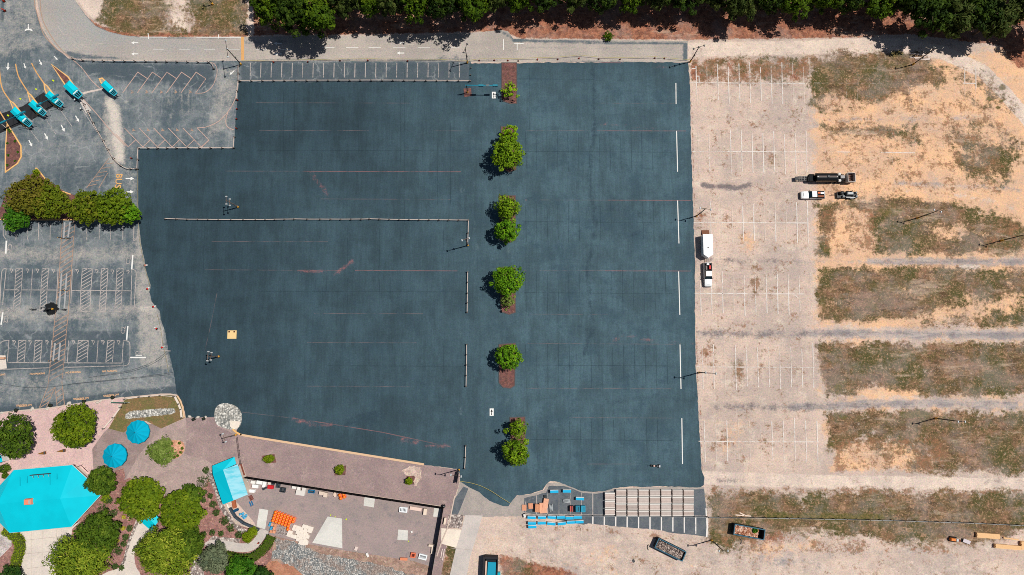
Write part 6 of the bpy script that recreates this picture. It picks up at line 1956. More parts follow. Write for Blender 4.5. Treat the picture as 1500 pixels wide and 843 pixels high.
def wheel(parent, x, y, r=0.38, w=0.26):
    ty = MB().tube((x, y - w / 2, r), (x, y + w / 2, r), r, n=16).build('wheel', M_TYRE, parent)
    s = 1 if y > 0 else -1
    MB().tube((x, y + s * w / 2, r), (x, y + s * (w / 2 + 0.02), r), r * 0.6, n=12).build('rim', M_RIM, ty)
    return ty


def pickup(label, u, v, rot):
    """Crew cab pickup, nose along local +x, 6 m long."""
    t = thing('pickup_truck', label, 'pickup truck', G(u, v, 0.9).xy.to_3d(), rot, 'white pickup trucks')
    # lower body as a lofted shell along x
    secs = [(-3.0, 0.92, 0.55, 1.18), (-2.9, 0.97, 0.45, 1.22), (-0.9, 1.0, 0.42, 1.24), (0.9, 1.0, 0.42, 1.22), (2.3, 0.99, 0.42, 1.16), (2.8, 0.93, 0.45, 1.06), (3.02, 0.76, 0.5, 0.92)]
    mb = MB()
    rings = []
    for x, w, z0, z1 in secs:
        rings.append([(x, -w, z0), (x, w, z0), (x, w + 0.02, (z0 + z1) / 2), (x, w - 0.1, z1), (x, 0.35, z1 + (0.05 if x > 0.8 else 0)), (x, -0.35, z1 + (0.05 if x > 0.8 else 0)), (x, -w + 0.1, z1), (x, -w - 0.02, (z0 + z1) / 2)])
    vs = [p for r in rings for p in r]
    fs = [tuple(range(7, -1, -1)), tuple(range(len(vs) - 8, len(vs)))]
    for i in range(len(rings) - 1):
        for j in range(8):
            k = (j + 1) % 8
            # leave the top of the bed open
            if i < 2 and j in (3, 4, 5) and secs[i][0] >= -2.95:
                continue
            fs.append((8 * i + j, 8 * (i + 1) + j, 8 * (i + 1) + k, 8 * i + k)[::-1])
    mb.add(vs, fs)
    body = mb.build('body', M_CARW, t)
    # bed
    bed = MB().box((-1.9, 0, 0.72), (1.95, 1.62, 0.08)).build('bed', M_BED, t)
    for s in (-1, 1):
        MB().box((-1.9, s * 0.93, 1.25), (2.0, 0.12, 0.07)).build('bed_rail', M_TRIM, bed)
    MB().box((-2.93, 0, 1.0), (0.1, 1.7, 0.55), 0, 1, 0.02).build('tailgate', M_CARW, t)
    # greenhouse
    z0, z1 = 1.2, 1.88
    cx0, cx1, tx0, tx1, w, tw = -0.9, 1.25, -0.72, 0.55, 0.93, 0.76
    MB().add([(tx0, -tw, z1), (tx1, -tw, z1), (tx1, tw, z1), (tx0, tw, z1), (tx0 + .08, -tw + .1, z1 + .05), (tx1 - .08, -tw + .1, z1 + .05), (tx1 - .08, tw - .1, z1 + .05), (tx0 + .08, tw - .1, z1 + .05)],
             [(4, 5, 6, 7), (0, 1, 5, 4), (1, 2, 6, 5), (2, 3, 7, 6), (3, 0, 4, 7), (3, 2, 1, 0)]).build('cab_roof', M_CARW, t)
    MB().add([(cx1, -w, z0), (cx1, w, z0), (tx1, tw, z1), (tx1, -tw, z1)], [(0, 1, 2, 3)]).build('windscreen', M_GLASS, t)
    MB().add([(cx0, -w, z0), (cx0, w, z0), (tx0, tw, z1), (tx0, -tw, z1)], [(3, 2, 1, 0)]).build('rear_window', M_GLASS, t)
    for s in (-1, 1):
        q = [(cx0 + .05, s * w, z0), (cx1 - .1, s * w, z0), (tx1, s * tw, z1), (tx0, s * tw, z1)]
        MB().add(q, [(0, 1, 2, 3) if s < 0 else (3, 2, 1, 0)]).build('side_window', M_GLASS, t)
        MB().box((1.0, s * 1.1, 1.25), (0.18, 0.2, 0.2), 0, 1, 0.03).build('mirror', M_TRIM, t)
        MB().box((2.86, s * 0.7, 0.85), (0.22, 0.34, 0.16), -s * 0.3, 1, 0.03).build('headlight', M_HL, t)
        MB().box((-3.02, s * 0.85, 0.95), (0.05, 0.16, 0.4)).build('tail_light', M_RED, t)
    MB().box((3.05, 0, 0.5), (0.16, 1.7, 0.22), 0, 1, 0.04).build('bumper', M_TRIM, t)
    MB().box((-3.06, 0, 0.5), (0.14, 1.7, 0.18), 0, 1, 0.04).build('bumper', M_TRIM, t)
    MB().box((2.4, 0, 1.17), (0.2, 0.75, 0.03)).build('hood_scoop', M_TRIM, t)
    for x in (-1.9, 1.95):
        for s in (-1, 1):
            wheel(t, x, s * 0.86)
    return t


def on(t, x, y, z=0.0):
    """World position of a point in the frame of thing t."""
    c, s = math.cos(t.rotation_euler.z), math.sin(t.rotation_euler.z)
    return (t.location.x + x * c - y * s, t.location.y + x * s + y * c, z)


pk1 = pickup('white pickup with black bed facing left below the tanker', 1190.5, 286, math.pi)
pk2 = pickup('white pickup with its nose down, hitched to the white box trailer', 1037, 402.5, -math.pi / 2)
# things carried in the beds
def small_box(name, label, cat, loc, size, rot, mat, lid=None, group=None):
    t = thing(name, label, cat, loc, rot, group)
    MB().box((0, 0, size[2] / 2), size, 0, 1, min(size) * 0.1).build('body', mat, t)
    MB().box((0, 0, size[2] + 0.02), (size[0] * 1.04, size[1] * 1.04, 0.05), 0, 1, 0.01).build('lid', lid or mat, t)
    return t


M_ORG = plain('orange plastic', (250, 106, 24), 0.5, 0.3, amp=0.06)
small_box('tool_box', 'white tool box in the bed of the left facing pickup', 'tool box', on(pk1, -2.3, -0.45, 0.77), (0.8, 0.4, 0.5), math.pi, M_CARW)
small_box('cooler', 'orange cooler in the bed of the left facing pickup', 'cooler', on(pk1, -1.5, -0.5, 0.77), (0.55, 0.4, 0.5), math.pi, M_ORG)
small_box('tool_box', 'brown tool crate in the bed of the left facing pickup', 'crate', on(pk1, -2.0, 0.35, 0.77), (1.4, 0.5, 0.3), math.pi, plain('rust crate', (150, 92, 66), 0.8))
small_box('cooler', 'red fuel box in the bed of the pickup hitched to the box trailer', 'cooler', on(pk2, -1.8, 0.5, 0.77), (0.9, 0.4, 0.45), -math.pi / 2, plain('red plastic', (212, 28, 24), 0.5))
small_box('tool_box', 'white tool box at the tailgate of the pickup hitched to the box trailer', 'tool box', on(pk2, -2.6, 0.0, 0.77), (0.35, 0.6, 0.45), -math.pi / 2, M_CARW)
small_box('tool_box', 'grey tool box in the bed of the pickup hitched to the box trailer', 'tool box', on(pk2, -1.7, -0.4, 0.77), (1.0, 0.35, 0.4), -math.pi / 2, plain('grey box', (120, 112, 110), 0.6))

# white V-nosed box trailer, nose towards the pickup
zt = 2.6
c = G(1037.3, 359.5, zt)
t = thing('box_trailer', 'white V nosed box trailer with its ramp down at the gravel lot edge', 'trailer', (c.x, c.y, 0), -math.pi / 2)
plan = [(-2.8, -1.2), (2.3, -1.2), (3.2, 0.0), (2.3, 1.2), (-2.8, 1.2)]
MB().prism(plan, 0.5, zt).build('body', M_CARW, t)
MB().prism([(x * 1.005, y * 1.01) for x, y in plan], zt + 0.002, zt + 0.05).build('roof', plain('white roof sheet', (246, 246, 244), 0.5, amp=0.02), t)
MB().box((0.6, 0, zt + 0.12), (0.35, 0.35, 0.14), 0, 0.8, 0.03).build('roof_vent', plain('vent cap', (120, 116, 114), 0.6), t)
MB().box((-3.55, 0.1, 0.28), (1.6, 1.9, 0.07), tilt=(0, -0.28)).build('ramp', plain('ramp boards', (126, 84, 64), 0.9, amp=0.3), t)
MB().tube((2.6, 0, 0.5), (4.3, 0, 0.5), 0.07, n=6).build('tongue', M_TRIM, t)
MB().box((-0.2, -1.215, 1.3), (0.9, 0.02, 1.7)).build('side_door', plain('door panel', (214, 216, 216), 0.5), t)
for x in (-0.7, 0.2):
    for s in (-1, 1):
        wheel(t, x, s * 1.08, 0.36, 0.2)

# black asphalt tanker trailer
c = G(1208, 261.5, 1.0)
t = thing('tanker_trailer', 'long black tanker trailer with an open hopper at its right end', 'tanker', (c.x, c.y, 0))
m = MB()
m.box((-1.0, 0, 0.75), (12.4, 0.25, 0.3))
for y in (-0.55, 0.55):
    m.box((-0.2, y, 0.75), (13.0, 0.16, 0.26))
m.build('chassis', M_TRIM, t)
prof = []
MB().tube((-2.7, 0, 1.85), (2.5, 0, 1.85), 1.1, n=28).build('tank', plain('black tank', (22, 23, 25), 0.35, 0.5, amp=0.05), t)
MB().box((0.0, 0, 2.93), (4.6, 0.26, 0.07)).build('walkway', plain('brown walkway', (96, 78, 72), 0.8), t)
MB().lathe([(0.35, 2.9), (0.35, 3.06), (0.2, 3.1)], 14, (0.1, 0, 0)).build('hatch', M_LAMPD, t)
m = MB()
m.box((-5.6, 0, 1.0), (2.6, 0.12, 0.2))
m.box((-5.6, 0.5, 1.0), (2.6, 0.1, 0.16))
m.box((-5.6, -0.5, 1.0), (2.6, 0.1, 0.16))
for x in (-6.6, -5.9, -5.2, -4.6):
    m.box((x, 0, 1.0), (0.1, 1.2, 0.14))
m.build('gooseneck', plain('grey frame', (142, 138, 134), 0.6), t)
MB().box((-7.2, -0.05, 0.95), (0.8, 1.0, 0.18), 0, 1, 0.03).build('hitch_plate', M_TRIM, t)
m = MB()
m.box((-3.6, 0.0, 1.2), (1.3, 1.9, 0.9), 0, 1, 0.08)
m.box((-4.2, -0.3, 1.1), (0.7, 1.2, 0.8), 0, 1, 0.08)
m.build('pump_housing', M_BED, t)
for y in (0.95, -0.75):
    MB().tube((3.2, y - 0.01, 1.5), (3.8, y, 1.5), 0.38, n=16).build('drum', M_WHT, t)
MB().box((4.3, 0.2, 1.45), (1.1, 0.8, 0.7), 0, 1, 0.08).build('engine_cover', plain('grey cover', (168, 164, 162), 0.6), t)
MB().box((3.6, 0.1, 1.0), (2.3, 1.6, 0.5), 0, 1, 0.05).build('pump_housing', M_BED, t)
for a, b in (((3.0, -1.0), (5.0, -1.05)), ((3.1, 0.6), (4.9, 1.0)), ((2.8, -0.3), (3.9, -0.4))):
    MB().tube((a[0], a[1], 1.2), (b[0], b[1], 1.1), 0.07, n=6).build('hose', M_TRIM, t)
hop = MB()
for cc, ss in (((6.35, 1.12, 1.5), (1.9, 0.12, 1.4)), ((6.35, -1.12, 1.5), (1.9, 0.12, 1.4)), ((5.42, 0, 1.5), (0.12, 2.12, 1.4)), ((7.28, 0, 1.5), (0.12, 2.12, 1.4))):
    hop.box(cc, ss)
hop = hop.build('hopper', plain('pale steel hopper', (198, 192, 186), 0.6), t)
m = MB()
m.box((6.35, 0, 0.9), (1.7, 2.1, 0.1))
for y in (-0.6, 0, 0.6):
    m.box((6.35, y, 1.2), (1.72, 0.1, 0.1))
m.build('hopper_floor', plain('brown aggregate', (124, 92, 80), 0.9, amp=0.4, scale=8), hop)
for x in (2.0, 3.1, 4.2):
    for y in (-0.95, 0.95):
        wheel(t, x, y, 0.5, 0.3)

# sealer machine on a small trailer
c = G(1241, 285.5, 0.8)
t = thing('sealing_machine', 'dark sealing machine on a small trailer behind the left facing pickup', 'machine', (c.x, c.y, 0))
MB().box((0, 0, 0.6), (5.2, 1.7, 0.16), 0, 1, 0.05).build('deck', M_TRIM, t)
MB().box((0.5, 0.15, 1.15), (2.1, 0.95, 0.9), 0, 0.9, 0.1).build('engine', plain('grey engine', (72, 78, 82), 0.5), t)
MB().box((0.5, 0.2, 1.62), (1.3, 0.5, 0.08), 0, 1, 0.03).build('radiator_grille', plain('pale grille', (190, 194, 194), 0.5), t)
MB().lathe([(0.45, 0.7), (0.45, 1.5), (0.25, 1.62)], 16, (-1.6, 0.35, 0)).build('mixing_tank', plain('dark tank', (40, 44, 46), 0.5), t)
MB().tube((-0.4, -0.72, 0.95), (1.9, -0.78, 0.95), 0.14, n=10).build('spray_bar', plain('pale tube', (204, 206, 204), 0.4), t)
MB().box((1.1, -0.85, 0.8), (0.9, 0.3, 0.4), 0, 1, 0.04).build('battery_box', M_LAMP, t)
rr = random.Random(3)
for i in range(14):
    x, y = rr.uniform(-2.3, 2.3), rr.uniform(-0.8, 0.8)
    MB().tube((x, y, 0.75), (x + rr.uniform(-0.8, 0.8), y + rr.uniform(-0.4, 0.4), rr.uniform(0.8, 1.3)), 0.06, n=6).build('hose', M_TRIM, t)
for x, y in ((2.2, 0.5), (2.25, -0.5), (-1.1, -0.5)):
    MB().box((x, y, 1.0), (0.5, 0.5, 0.6), 0.2, 0.9, 0.06).build('control_box', plain('steel box', (132, 138, 140), 0.5), t)
MB().tube((-2.6, 0, 0.6), (-3.9, 0.05, 0.6), 0.06, n=6).build('tongue', M_TRIM, t)
for x in (0.3, 1.2):
    for y in (-0.95, 0.95):
        wheel(t, x, y, 0.36, 0.22)

# little striping cart on the sealed lot
c = G(960, 682.8, 0.5)
t = thing('striping_cart', 'small line striping cart on the lower sealed lot', 'cart', (c.x, c.y, 0), -0.06)
MB().box((0, 0, 0.4), (2.2, 0.5, 0.1), 0, 1, 0.03).build('frame', M_TRIM, t)
MB().lathe([(0.26, 0.45), (0.26, 0.85), (0.15, 0.92)], 12, (-0.35, 0, 0)).build('paint_tank', plain('pale tan tank', (206, 172, 158), 0.5), t)
MB().box((0.45, 0, 0.7), (0.55, 0.42, 0.45), 0, 0.9, 0.05).build('engine', M_LAMPD, t)
MB().box((1.0, 0, 0.75), (0.35, 0.5, 0.2), 0, 1, 0.03).build('seat', plain('pale seat', (200, 204, 210), 0.6), t)
m = MB()
m.tube((-1.0, 0, 0.4), (-1.3, 0, 1.0), 0.03, n=6)
m.tube((-1.3, -0.3, 1.0), (-1.3, 0.3, 1.0), 0.03, n=6)
m.build('handlebar', M_TRIM, t)
for x, y in ((-1.05, 0), (0.9, 0.34), (0.9, -0.34)):
    wheel(t, x, y + 1e-3, 0.2, 0.12)

# ================================================================== dumpsters
M_DTEAL = plain('teal skip steel', (34, 96, 118), 0.5, 0.4, amp=0.15)
M_DIN = plain('dark skip wall', (24, 34, 42), 0.8, amp=0.15)


def dumpster(label, u, v, rot, L, W, H, fill_mat, fillz, fill_x=(-0.5, 0.5), green=None):
    c = G(u, v, H)
    t = thing('dumpster', label, 'dumpster', (c.x, c.y, 0), rot, 'open roll off dumpsters')
    for cc, ss in (((0, W / 2, H / 2), (L, 0.1, H)), ((0, -W / 2, H / 2), (L, 0.1, H)), ((-L / 2, 0, H / 2), (0.1, W, H)), ((L / 2, 0, H / 2), (0.1, W, H))):
        MB().box((cc[0], cc[1], cc[2] + 0.1), (ss[0] - 0.012 * (ss[0] < 1) - .2 * (ss[1] > 1), ss[1], ss[2])).build('side_wall', M_DIN, t)
    m = MB()
    for s in (-1, 1):
        m.box((0, s * W / 2, H + 0.16), (L + 0.16, 0.2, 0.14))
    m.box((-L / 2, 0, H + 0.16), (0.2, W - 0.2, 0.14))
    m.box((L / 2, 0, H + 0.16), (0.2, W - 0.2, 0.14))
    m.build('rim', M_DTEAL, t)
    MB().box((0, 0, 0.16), (L - 0.12, W - 0.12, 0.1)).build('floor', M_DIN, t)
    for x in (-L * 0.38, L * 0.38):
        for s in (-1, 1):
            MB().tube((x, s * W * 0.4 - 0.08, 0.1), (x, s * W * 0.4 + 0.08, 0.1), 0.1, n=10).build('roller', M_TRIM, t)
    # heaped load as a bumpy sheet
    rng = np.random.default_rng(int(u))
    nx, ny = 44, 16
    xs = np.linspace(fill_x[0] * L, fill_x[1] * L, nx)
    ys = np.linspace(-W / 2 + 0.06, W / 2 - 0.06, ny)
    hz = fillz + rng.uniform(-0.16, 0.2, (nx, ny))
    hz[0] = hz[-1] = 0.25
    vs = [(xs[i], ys[j], hz[i, j]) for i in range(nx) for j in range(ny)]
    fs = [(i * ny + j, (i + 1) * ny + j, (i + 1) * ny + j + 1, i * ny + j + 1) for i in range(nx - 1) for j in range(ny - 1)]
    ld = thing('rubble_heap', ('broken rubble heaped in the ' + label)[:90], 'rubble', t.location, rot)
    MB().add(vs, fs).build('heap', fill_mat, ld)
    return t


def rubble_mat(name, a, b, c3, sc=3.0):
    q = NT(name, 0.9, 0.15)
    v = q.n('ShaderNodeTexVoronoi')
    v.inputs['Scale'].default_value = sc
    q.link(q.co(), v.inputs['Vector'])
    sp = q.n('ShaderNodeSeparateColor')
    q.link(v.outputs['Color'], sp.inputs['Color'])
    cc = q.mix(q.step(sp.outputs[0], 0.3, 0.7), C(*a), C(*b))
    cc = q.mix(q.step(sp.outputs[1], 0.6, 0.7), cc, C(*c3))
    return q.out(cc)


d1 = dumpster('angled open dumpster of broken asphalt on the dirt yard', 982, 805.5, ang(905, 777, 943, 796), 7.2, 2.35, 1.7, rubble_mat('broken asphalt', (84, 74, 70), (150, 132, 124), (196, 180, 170), 4.2), 1.25)
d2 = dumpster('open dumpster of brown debris on the grass below the wire fence', 1097.5, 779.5, ang(1080, 770, 1123, 778), 7.3, 2.35, 1.7, rubble_mat('brown debris', (170, 118, 92), (204, 150, 120), (226, 196, 176), 2.4), 1.05, (-0.5, 0.36))
for ob in bpy.data.objects:
    if ob.name.startswith('rubble_heap'):
        ob['label'] = 'pale broken asphalt heap filling the angled dumpster' if (ob.location - d1.location).length < 0.1 else 'brown debris heap filling the dumpster on the grass'
lf = leaf_cloud(777, 0.8, 0.3, 16, 30, 0.25, mat=L_GREEN, name='foliage')
t = thing('brush_pile', 'pile of green cuttings in the brown debris dumpster', 'cuttings', on(d2, 1.5, 0.55, 1.35))
ob = bpy.data.objects.new('foliage', lf)
COL.objects.link(ob)
ob.parent = t

# blue compactor at the bottom edge
p = G(717, 833, 2.0)
t = thing('compactor', 'teal lidded compactor in a dark frame at the bottom edge', 'compactor', (p.x, p.y, 0), -0.05)
MB().box((0.3, -0.3, 0.85), (2.4, 4.6, 1.6), 0, 1, 0.05).build('body', M_DIN, t)
MB().box((0.55, -0.3, 1.72), (2.0, 3.4, 0.12), 0, 1, 0.03).build('lid', plain('teal lid', (8, 150, 180), 0.5, amp=0.06), t)
MB().box((-0.85, -0.4, 1.9), (0.36, 4.2, 0.3), 0, 1, 0.04).build('side_beam', plain('cream beam', (222, 190, 170), 0.7), t)
m = MB()
for q in (((-1.4, 0.0, 1.2), (0.5, 5.2, 2.4)), ((0.3, 2.45, 1.1), (3.2, 0.5, 2.2)), ((1.85, -0.2, 1.1), (0.3, 4.8, 2.2))):
    m.box(q[0], q[1], 0, 1, 0.04)
m.build('frame', plain('dark weathered frame', (48, 46, 50), 0.9, amp=0.3), t)
small_box('bin', 'small teal bin beside the compactor at the bottom edge', 'bin', G(729, 843, 1.0).xy.to_3d(), (1.3, 1.2, 0.9), 0, plain('teal bin', (10, 170, 190), 0.5))

# ================================================================== south stalls: planks, counters, crates
rr = random.Random(9)
PLK = [plain('grey brown planks %d' % i, c_, 0.9, amp=0.22, scale=2.5) for i, c_ in enumerate(((196, 178, 168), (206, 188, 178), (182, 168, 160), (200, 186, 178)))]
M_PALEB = plain('pale batten', (236, 230, 222), 0.85)
_pl = []
for k in range(4):
    boards = MB()
    y = -0.56
    while y < 0.5:
        w = rr.uniform(0.16, 0.28)
        boards.box((rr.uniform(-0.03, 0.03), y + w / 2, 0.51 + rr.uniform(-0.02, 0.03)), (2.36 + rr.uniform(-0.04, 0.04), w - 0.025, 0.86 + rr.uniform(-0.05, 0.05)), 0, 1, 0.015)
        y += w
    ends = MB()
    for s, wv in ((-1, rr.uniform(0.14, 0.2)), (1, rr.uniform(0.14, 0.22))):
        ends.box((0, s * 0.64, 0.53), (2.38, wv, 0.9), 0, 1, 0.02)
    bear = MB()
    for x in (-0.8, 0.8):
        bear.box((x, 0, 0.04), (0.12, 1.4, 0.08))
    _pl.append((boards, ends, bear))
pl_mesh = []
for k, (a, b, c3) in enumerate(_pl):
    pl_mesh.append([(nm, mb.build(nm, mt)) for nm, mb, mt in (('planks', a, PLK[k]), ('edge_board', b, M_PALEB), ('bearer', c3, M_POST))])
rowname = ['top', 'second', 'third', 'bottom']
for ci in range(8):
    u0 = 886.3 + ci * 16.5
    rows = [(722, 733.5), (734.5, 745), (746, 755)] if ci == 0 else [(717.5, 727.5), (728.5, 738), (739, 748), (748.8, 756.4)]
    for ri, (v0, v1) in enumerate(rows):
        p = G(u0 + 7.2, (v0 + v1) / 2, 0.9)
        t = thing('plank_stack', 'stack of grey brown planks in the %s row, %s from the left' % ((['upper', 'middle', 'lower'] if ci == 0 else rowname)[ri] if ci else 'short ' + ['upper', 'middle', 'lower'][ri], nth(ci + 1)) if ci else
                  'stack of grey brown planks, %s one in the short leftmost column' % ['upper', 'middle', 'lower'][ri], 'plank stack', (p.x, p.y, 0), rr.uniform(-0.012, 0.012), 'plank stacks in the south stalls')
        k = rr.randrange(4)
        hgt = (v1 - v0) * 0.164 / 1.52
        for nm, ob in pl_mesh[k]:
            c_ = bpy.data.objects.new(nm, ob.data)
            COL.objects.link(c_)
            c_.parent = t
            c_.scale = (1.02, hgt, 1)
for g in pl_mesh:
    for _, ob in g:
        bpy.data.objects.remove(ob)

M_CTOP = plain('teal counter top', (0, 176, 222), 0.45, 0.3, amp=0.08)
M_CBOD = plain('white counter body', (238, 236, 230), 0.6)
proto = thing('counter', 'counter', 'counter')
MB().box((0, 0.02, 0.5), (1.9, 0.66, 0.8), 0, 1, 0.03).build('body', M_CBOD, proto)
MB().box((0, -0.06, 0.93), (2.0, 0.62, 0.07), 0, 1, 0.02).build('top', M_CTOP, proto)
MB().box((0, 0.32, 1.0), (2.0, 0.1, 0.2), 0, 1, 0.02).build('splash_back', M_CBOD, proto)
for x in (-0.9, 0.9):
    for y in (-0.22, 0.22):
        MB().box((x, y + 0.02, 0.06), (0.1, 0.1, 0.12)).build('leg', M_POLE, proto)
kz = 10.536
cts = [((600, 212), 2, 'teal topped counter nearest the sealed lot, left one of the pair'), ((795, 207), 0, 'teal topped counter nearest the sealed lot, right one of the pair'), ((995, 325), -2, 'teal topped counter alone above the teal bins')]
for i, q in enumerate(((250, 614), (410, 614), (560, 612), (700, 610), (835, 622), (965, 610))):
    cts.append((q, rr.uniform(-3, 2), 'teal topped counter in the upper bottom row, %s from the left' % nth(i + 1)))
for i, q in enumerate(((255, 702), (405, 700), (555, 710), (715, 708), (855, 688), (988, 682))):
    cts.append((q, (0, 1, -6, 6, 2, 3)[i], 'teal topped counter in the lower bottom row, %s from the left' % nth(i + 1)))
cts.append(((262, 758), 3, 'teal topped counter by itself below both bottom rows'))
for (zx, zy), a, lb in cts:
    p = G(755 + zx / kz, 700 + zy / kz, 0.9)
    dup(proto, (p.x, p.y, 0), math.radians(a), lb, 'teal topped counters stored in the south stalls')
for c_ in list(proto.children):
    bpy.data.objects.remove(c_)
bpy.data.objects.remove(proto)

M_PAL = [plain('pallet timber %d' % i, q, 0.9, amp=0.2) for i, q in enumerate(((226, 160, 126), (216, 150, 112), (236, 178, 146)))]


def pallet(label, u, v, sx, sy, h, rot, mi, layers=3, name='pallet', cat='pallet', group='wooden pallets in the south stalls'):
    p = G(u, v, h)
    t = thing(name, label, cat, (p.x, p.y, 0), rot, group)
    dk = MB()
    n = max(4, int(sy / 0.16))
    for i in range(n):
        dk.box((0, -sy / 2 + sy * (i + 0.5) / n, h - 0.02), (sx, sy / n * 0.88, 0.04))
    dk.build('deck_boards', M_PAL[mi], t)
    for x in (-0.42, 0, 0.42):
        MB().box((x * sx, 0, (h - 0.05) / 2), (0.12, sy * 0.98, h - 0.05)).build('stringer', M_PAL[(mi + 1) % 3], t)


pallet('square wooden pallet at the far left of the counters', 768, 744, 1.05, 1.4, 0.3, 0, 0)
pallet('square wooden pallet second from the left', 777.4, 741.6, 1.1, 1.3, 0.5, 0.05, 0)
pallet('tall stack of wooden pallets with a dark shaded side', 787.5, 745, 1.15, 1.9, 1.3, -0.06, 1)
pallet('big pale pallet with a notched outline', 796, 744.5, 1.8, 2.5, 0.6, 0.06, 2)
pallet('long pale pallet leaning above the notched pallet', 799.5, 737.5, 1.2, 2.2, 0.75, -0.15, 2)
small_box('box', 'small dark box above the pallets', 'box', G(799, 727.5, 0.4).xy.to_3d(), (0.55, 0.6, 0.5), 0.1, plain('dark box', (52, 58, 62), 0.7))


def rack(label, u, v, L, W, rot):
    p = G(u, v, 0.5)
    t = thing('metal_rack', label, 'rack', (p.x, p.y, 0), rot, 'empty metal racks in the south stalls')
    m = MB()
    for s in (-1, 1):
        m.box((0, s * W / 2, 0.5), (L, 0.1, 0.1))
        for z in (-1, 1):
            m.box((z * L / 2, s * W / 2, 0.25), (0.08, 0.08, 0.5))
    m.build('frame', M_STEEL, t)
    m = MB()
    for i in range(6):
        m.box((-L / 2 + L * (i + 0.5) / 6, 0, 0.5), (0.1, W - 0.1, 0.07))
    m.build('rungs', M_LAMP, t)


rack('upright empty metal rack beside the pallets', 807.5, 744.5, 1.65, 0.7, math.radians(95))
rack('level empty metal rack below the lone pair of counters', 830, 734.3, 1.6, 0.75, math.radians(7))
p = G(837, 745.7, 1.0)
t = thing('crate_stack', 'dark crate stack with two red stripes next to the teal bins', 'crate', (p.x, p.y, 0))
MB().box((0, 0, 0.5), (0.85, 1.35, 1.0), 0, 1, 0.03).build('body', plain('dark maroon crate', (70, 40, 40), 0.7), t)
for x in (-0.22, 0.18):
    MB().box((x, 0, 1.02), (0.2, 1.3, 0.05)).build('stripe', plain('red slat', (212, 92, 84), 0.6), t)
for i, (u, lb, q) in enumerate(((846.5, 'solid teal bin between the red striped crate and open bin', (20, 120, 146)), (854.3, 'paler teal bin at the right of the solid teal bin', (26, 146, 176)))):
    p = G(u, 746, 1.0)
    t = thing('storage_bin', lb, 'bin', (p.x, p.y, 0), 0, 'teal bins in the south stalls')
    mt = plain('teal bin %d' % i, q, 0.5, amp=0.12)
    MB().box((0, 0, 0.5), (1.05, 1.5, 0.95), 0, 1, 0.08).build('body', mt, t)
    MB().box((0, 0, 1.0), (1.12, 1.56, 0.07), 0, 1, 0.05).build('lid', mt, t)
    MB().box((0.2, 0, 1.05), (0.1, 0.9, 0.05)).build('handle', M_TRIM, t)
# small machine at the left end of the wire fence
small_box('meter_box', 'white meter box at the left end of the low wire fence', 'meter box', G(768.5, 756, 0.8).xy.to_3d(), (0.5, 0.8, 0.8), 0.3, M_WHT)

# ================================================================== bottom right: lumber, boards, machine
M_LUM = plain('fresh lumber', (240, 194, 142), 0.85, amp=0.12)


def lumber(label, a, b, w, h, n, layers):
    A, B = G(*a, h), G(*b, h)
    c = (A + B) / 2
    L = (B - A).length
    t = thing('lumber_stack', label, 'lumber', (c.x, c.y, 0), math.atan2(B.y - A.y, B.x - A.x), 'lumber stacks at the bottom right')
    m = MB()
    r_ = random.Random(int(a[0]))
    for k in range(layers):
        for i in range(n):
            m.box((r_.uniform(-0.06, 0.06), -w / 2 + w * (i + 0.5) / n, 0.12 + (h - 0.12) * (k + 0.5) / layers), (L, w / n * 0.93, (h - 0.12) / layers * 0.94))
    m.build('boards', M_LUM, t)
    m = MB()
    for x in (-L * 0.35, 0, L * 0.35):
        m.box((x, 0, 0.05), (0.12, w, 0.1))
    m.build('bearer', M_POST, t)


lumber('long lumber stack nearest the orange machine', (1431.5, 784.2), (1465, 786.8), 1.15, 0.75, 7, 4)
lumber('lumber stack below the lone plank', (1458.5, 800.3), (1496, 803.5), 0.95, 0.85, 6, 4)
lumber('lumber stack cut by the right edge', (1496.5, 799.5), (1525, 802), 1.9, 0.8, 9, 3)
lumber('lone plank pair between the two lumber stacks', (1470, 788.2), (1492, 791.2), 0.3, 0.35, 2, 1)
c = G(1398, 791, 0.8)
t = thing('trencher', 'small orange trenching machine left of the lumber', 'machine', (c.x, c.y, 0), -0.12)
MB().box((-0.3, 0, 0.75), (1.3, 0.7, 0.7), 0, 0.9, 0.08).build('hood', plain('orange machine paint', (230, 130, 50), 0.5), t)
MB().box((0.6, 0, 0.85), (0.6, 0.65, 0.6), 0, 0.9, 0.06).build('engine', M_LAMP, t)
MB().box((1.25, -0.1, 0.5), (0.8, 0.5, 0.3), 0, 1, 0.04).build('digging_boom', plain('rusty boom', (120, 60, 40), 0.8), t)
for s in (-1, 1):
    MB().box((0, s * 0.48, 0.28), (1.7, 0.26, 0.5), 0, 1, 0.12).build('track', M_TYRE, t)
c = G(1416, 793.5, 0.3)
t = thing('ramp', 'pale metal ramp beside the orange machine', 'ramp', (c.x, c.y, 0), math.radians(-21))
MB().box((0, 0, 0.35), (2.1, 0.85, 0.07), tilt=(0, 0.2)).build('deck', plain('pale ramp', (206, 196, 200), 0.6), t)
MB().box((-0.8, 0, 0.2), (0.1, 0.8, 0.4)).build('leg', M_TRIM, t)


def boards(name, label, segs, w, h, mat, cat, group=None):
    for i, (a, b) in enumerate(segs):
        A, B = G(*a), G(*b)
        c = (A + B) / 2
        t = thing(name, label[i], cat, (c.x, c.y, 0), math.atan2(B.y - A.y, B.x - A.x), group)
        L = (B - A).length
        MB().box((0, 0, h / 2 + 0.02), (L, w, h), 0, 1, 0.02).build('shaft', mat, t)
        MB().box((L * 0.49, 0, h / 2 + 0.025), (0.1, w * 1.06, h * 1.05)).build('end_cap', M_POST, t)


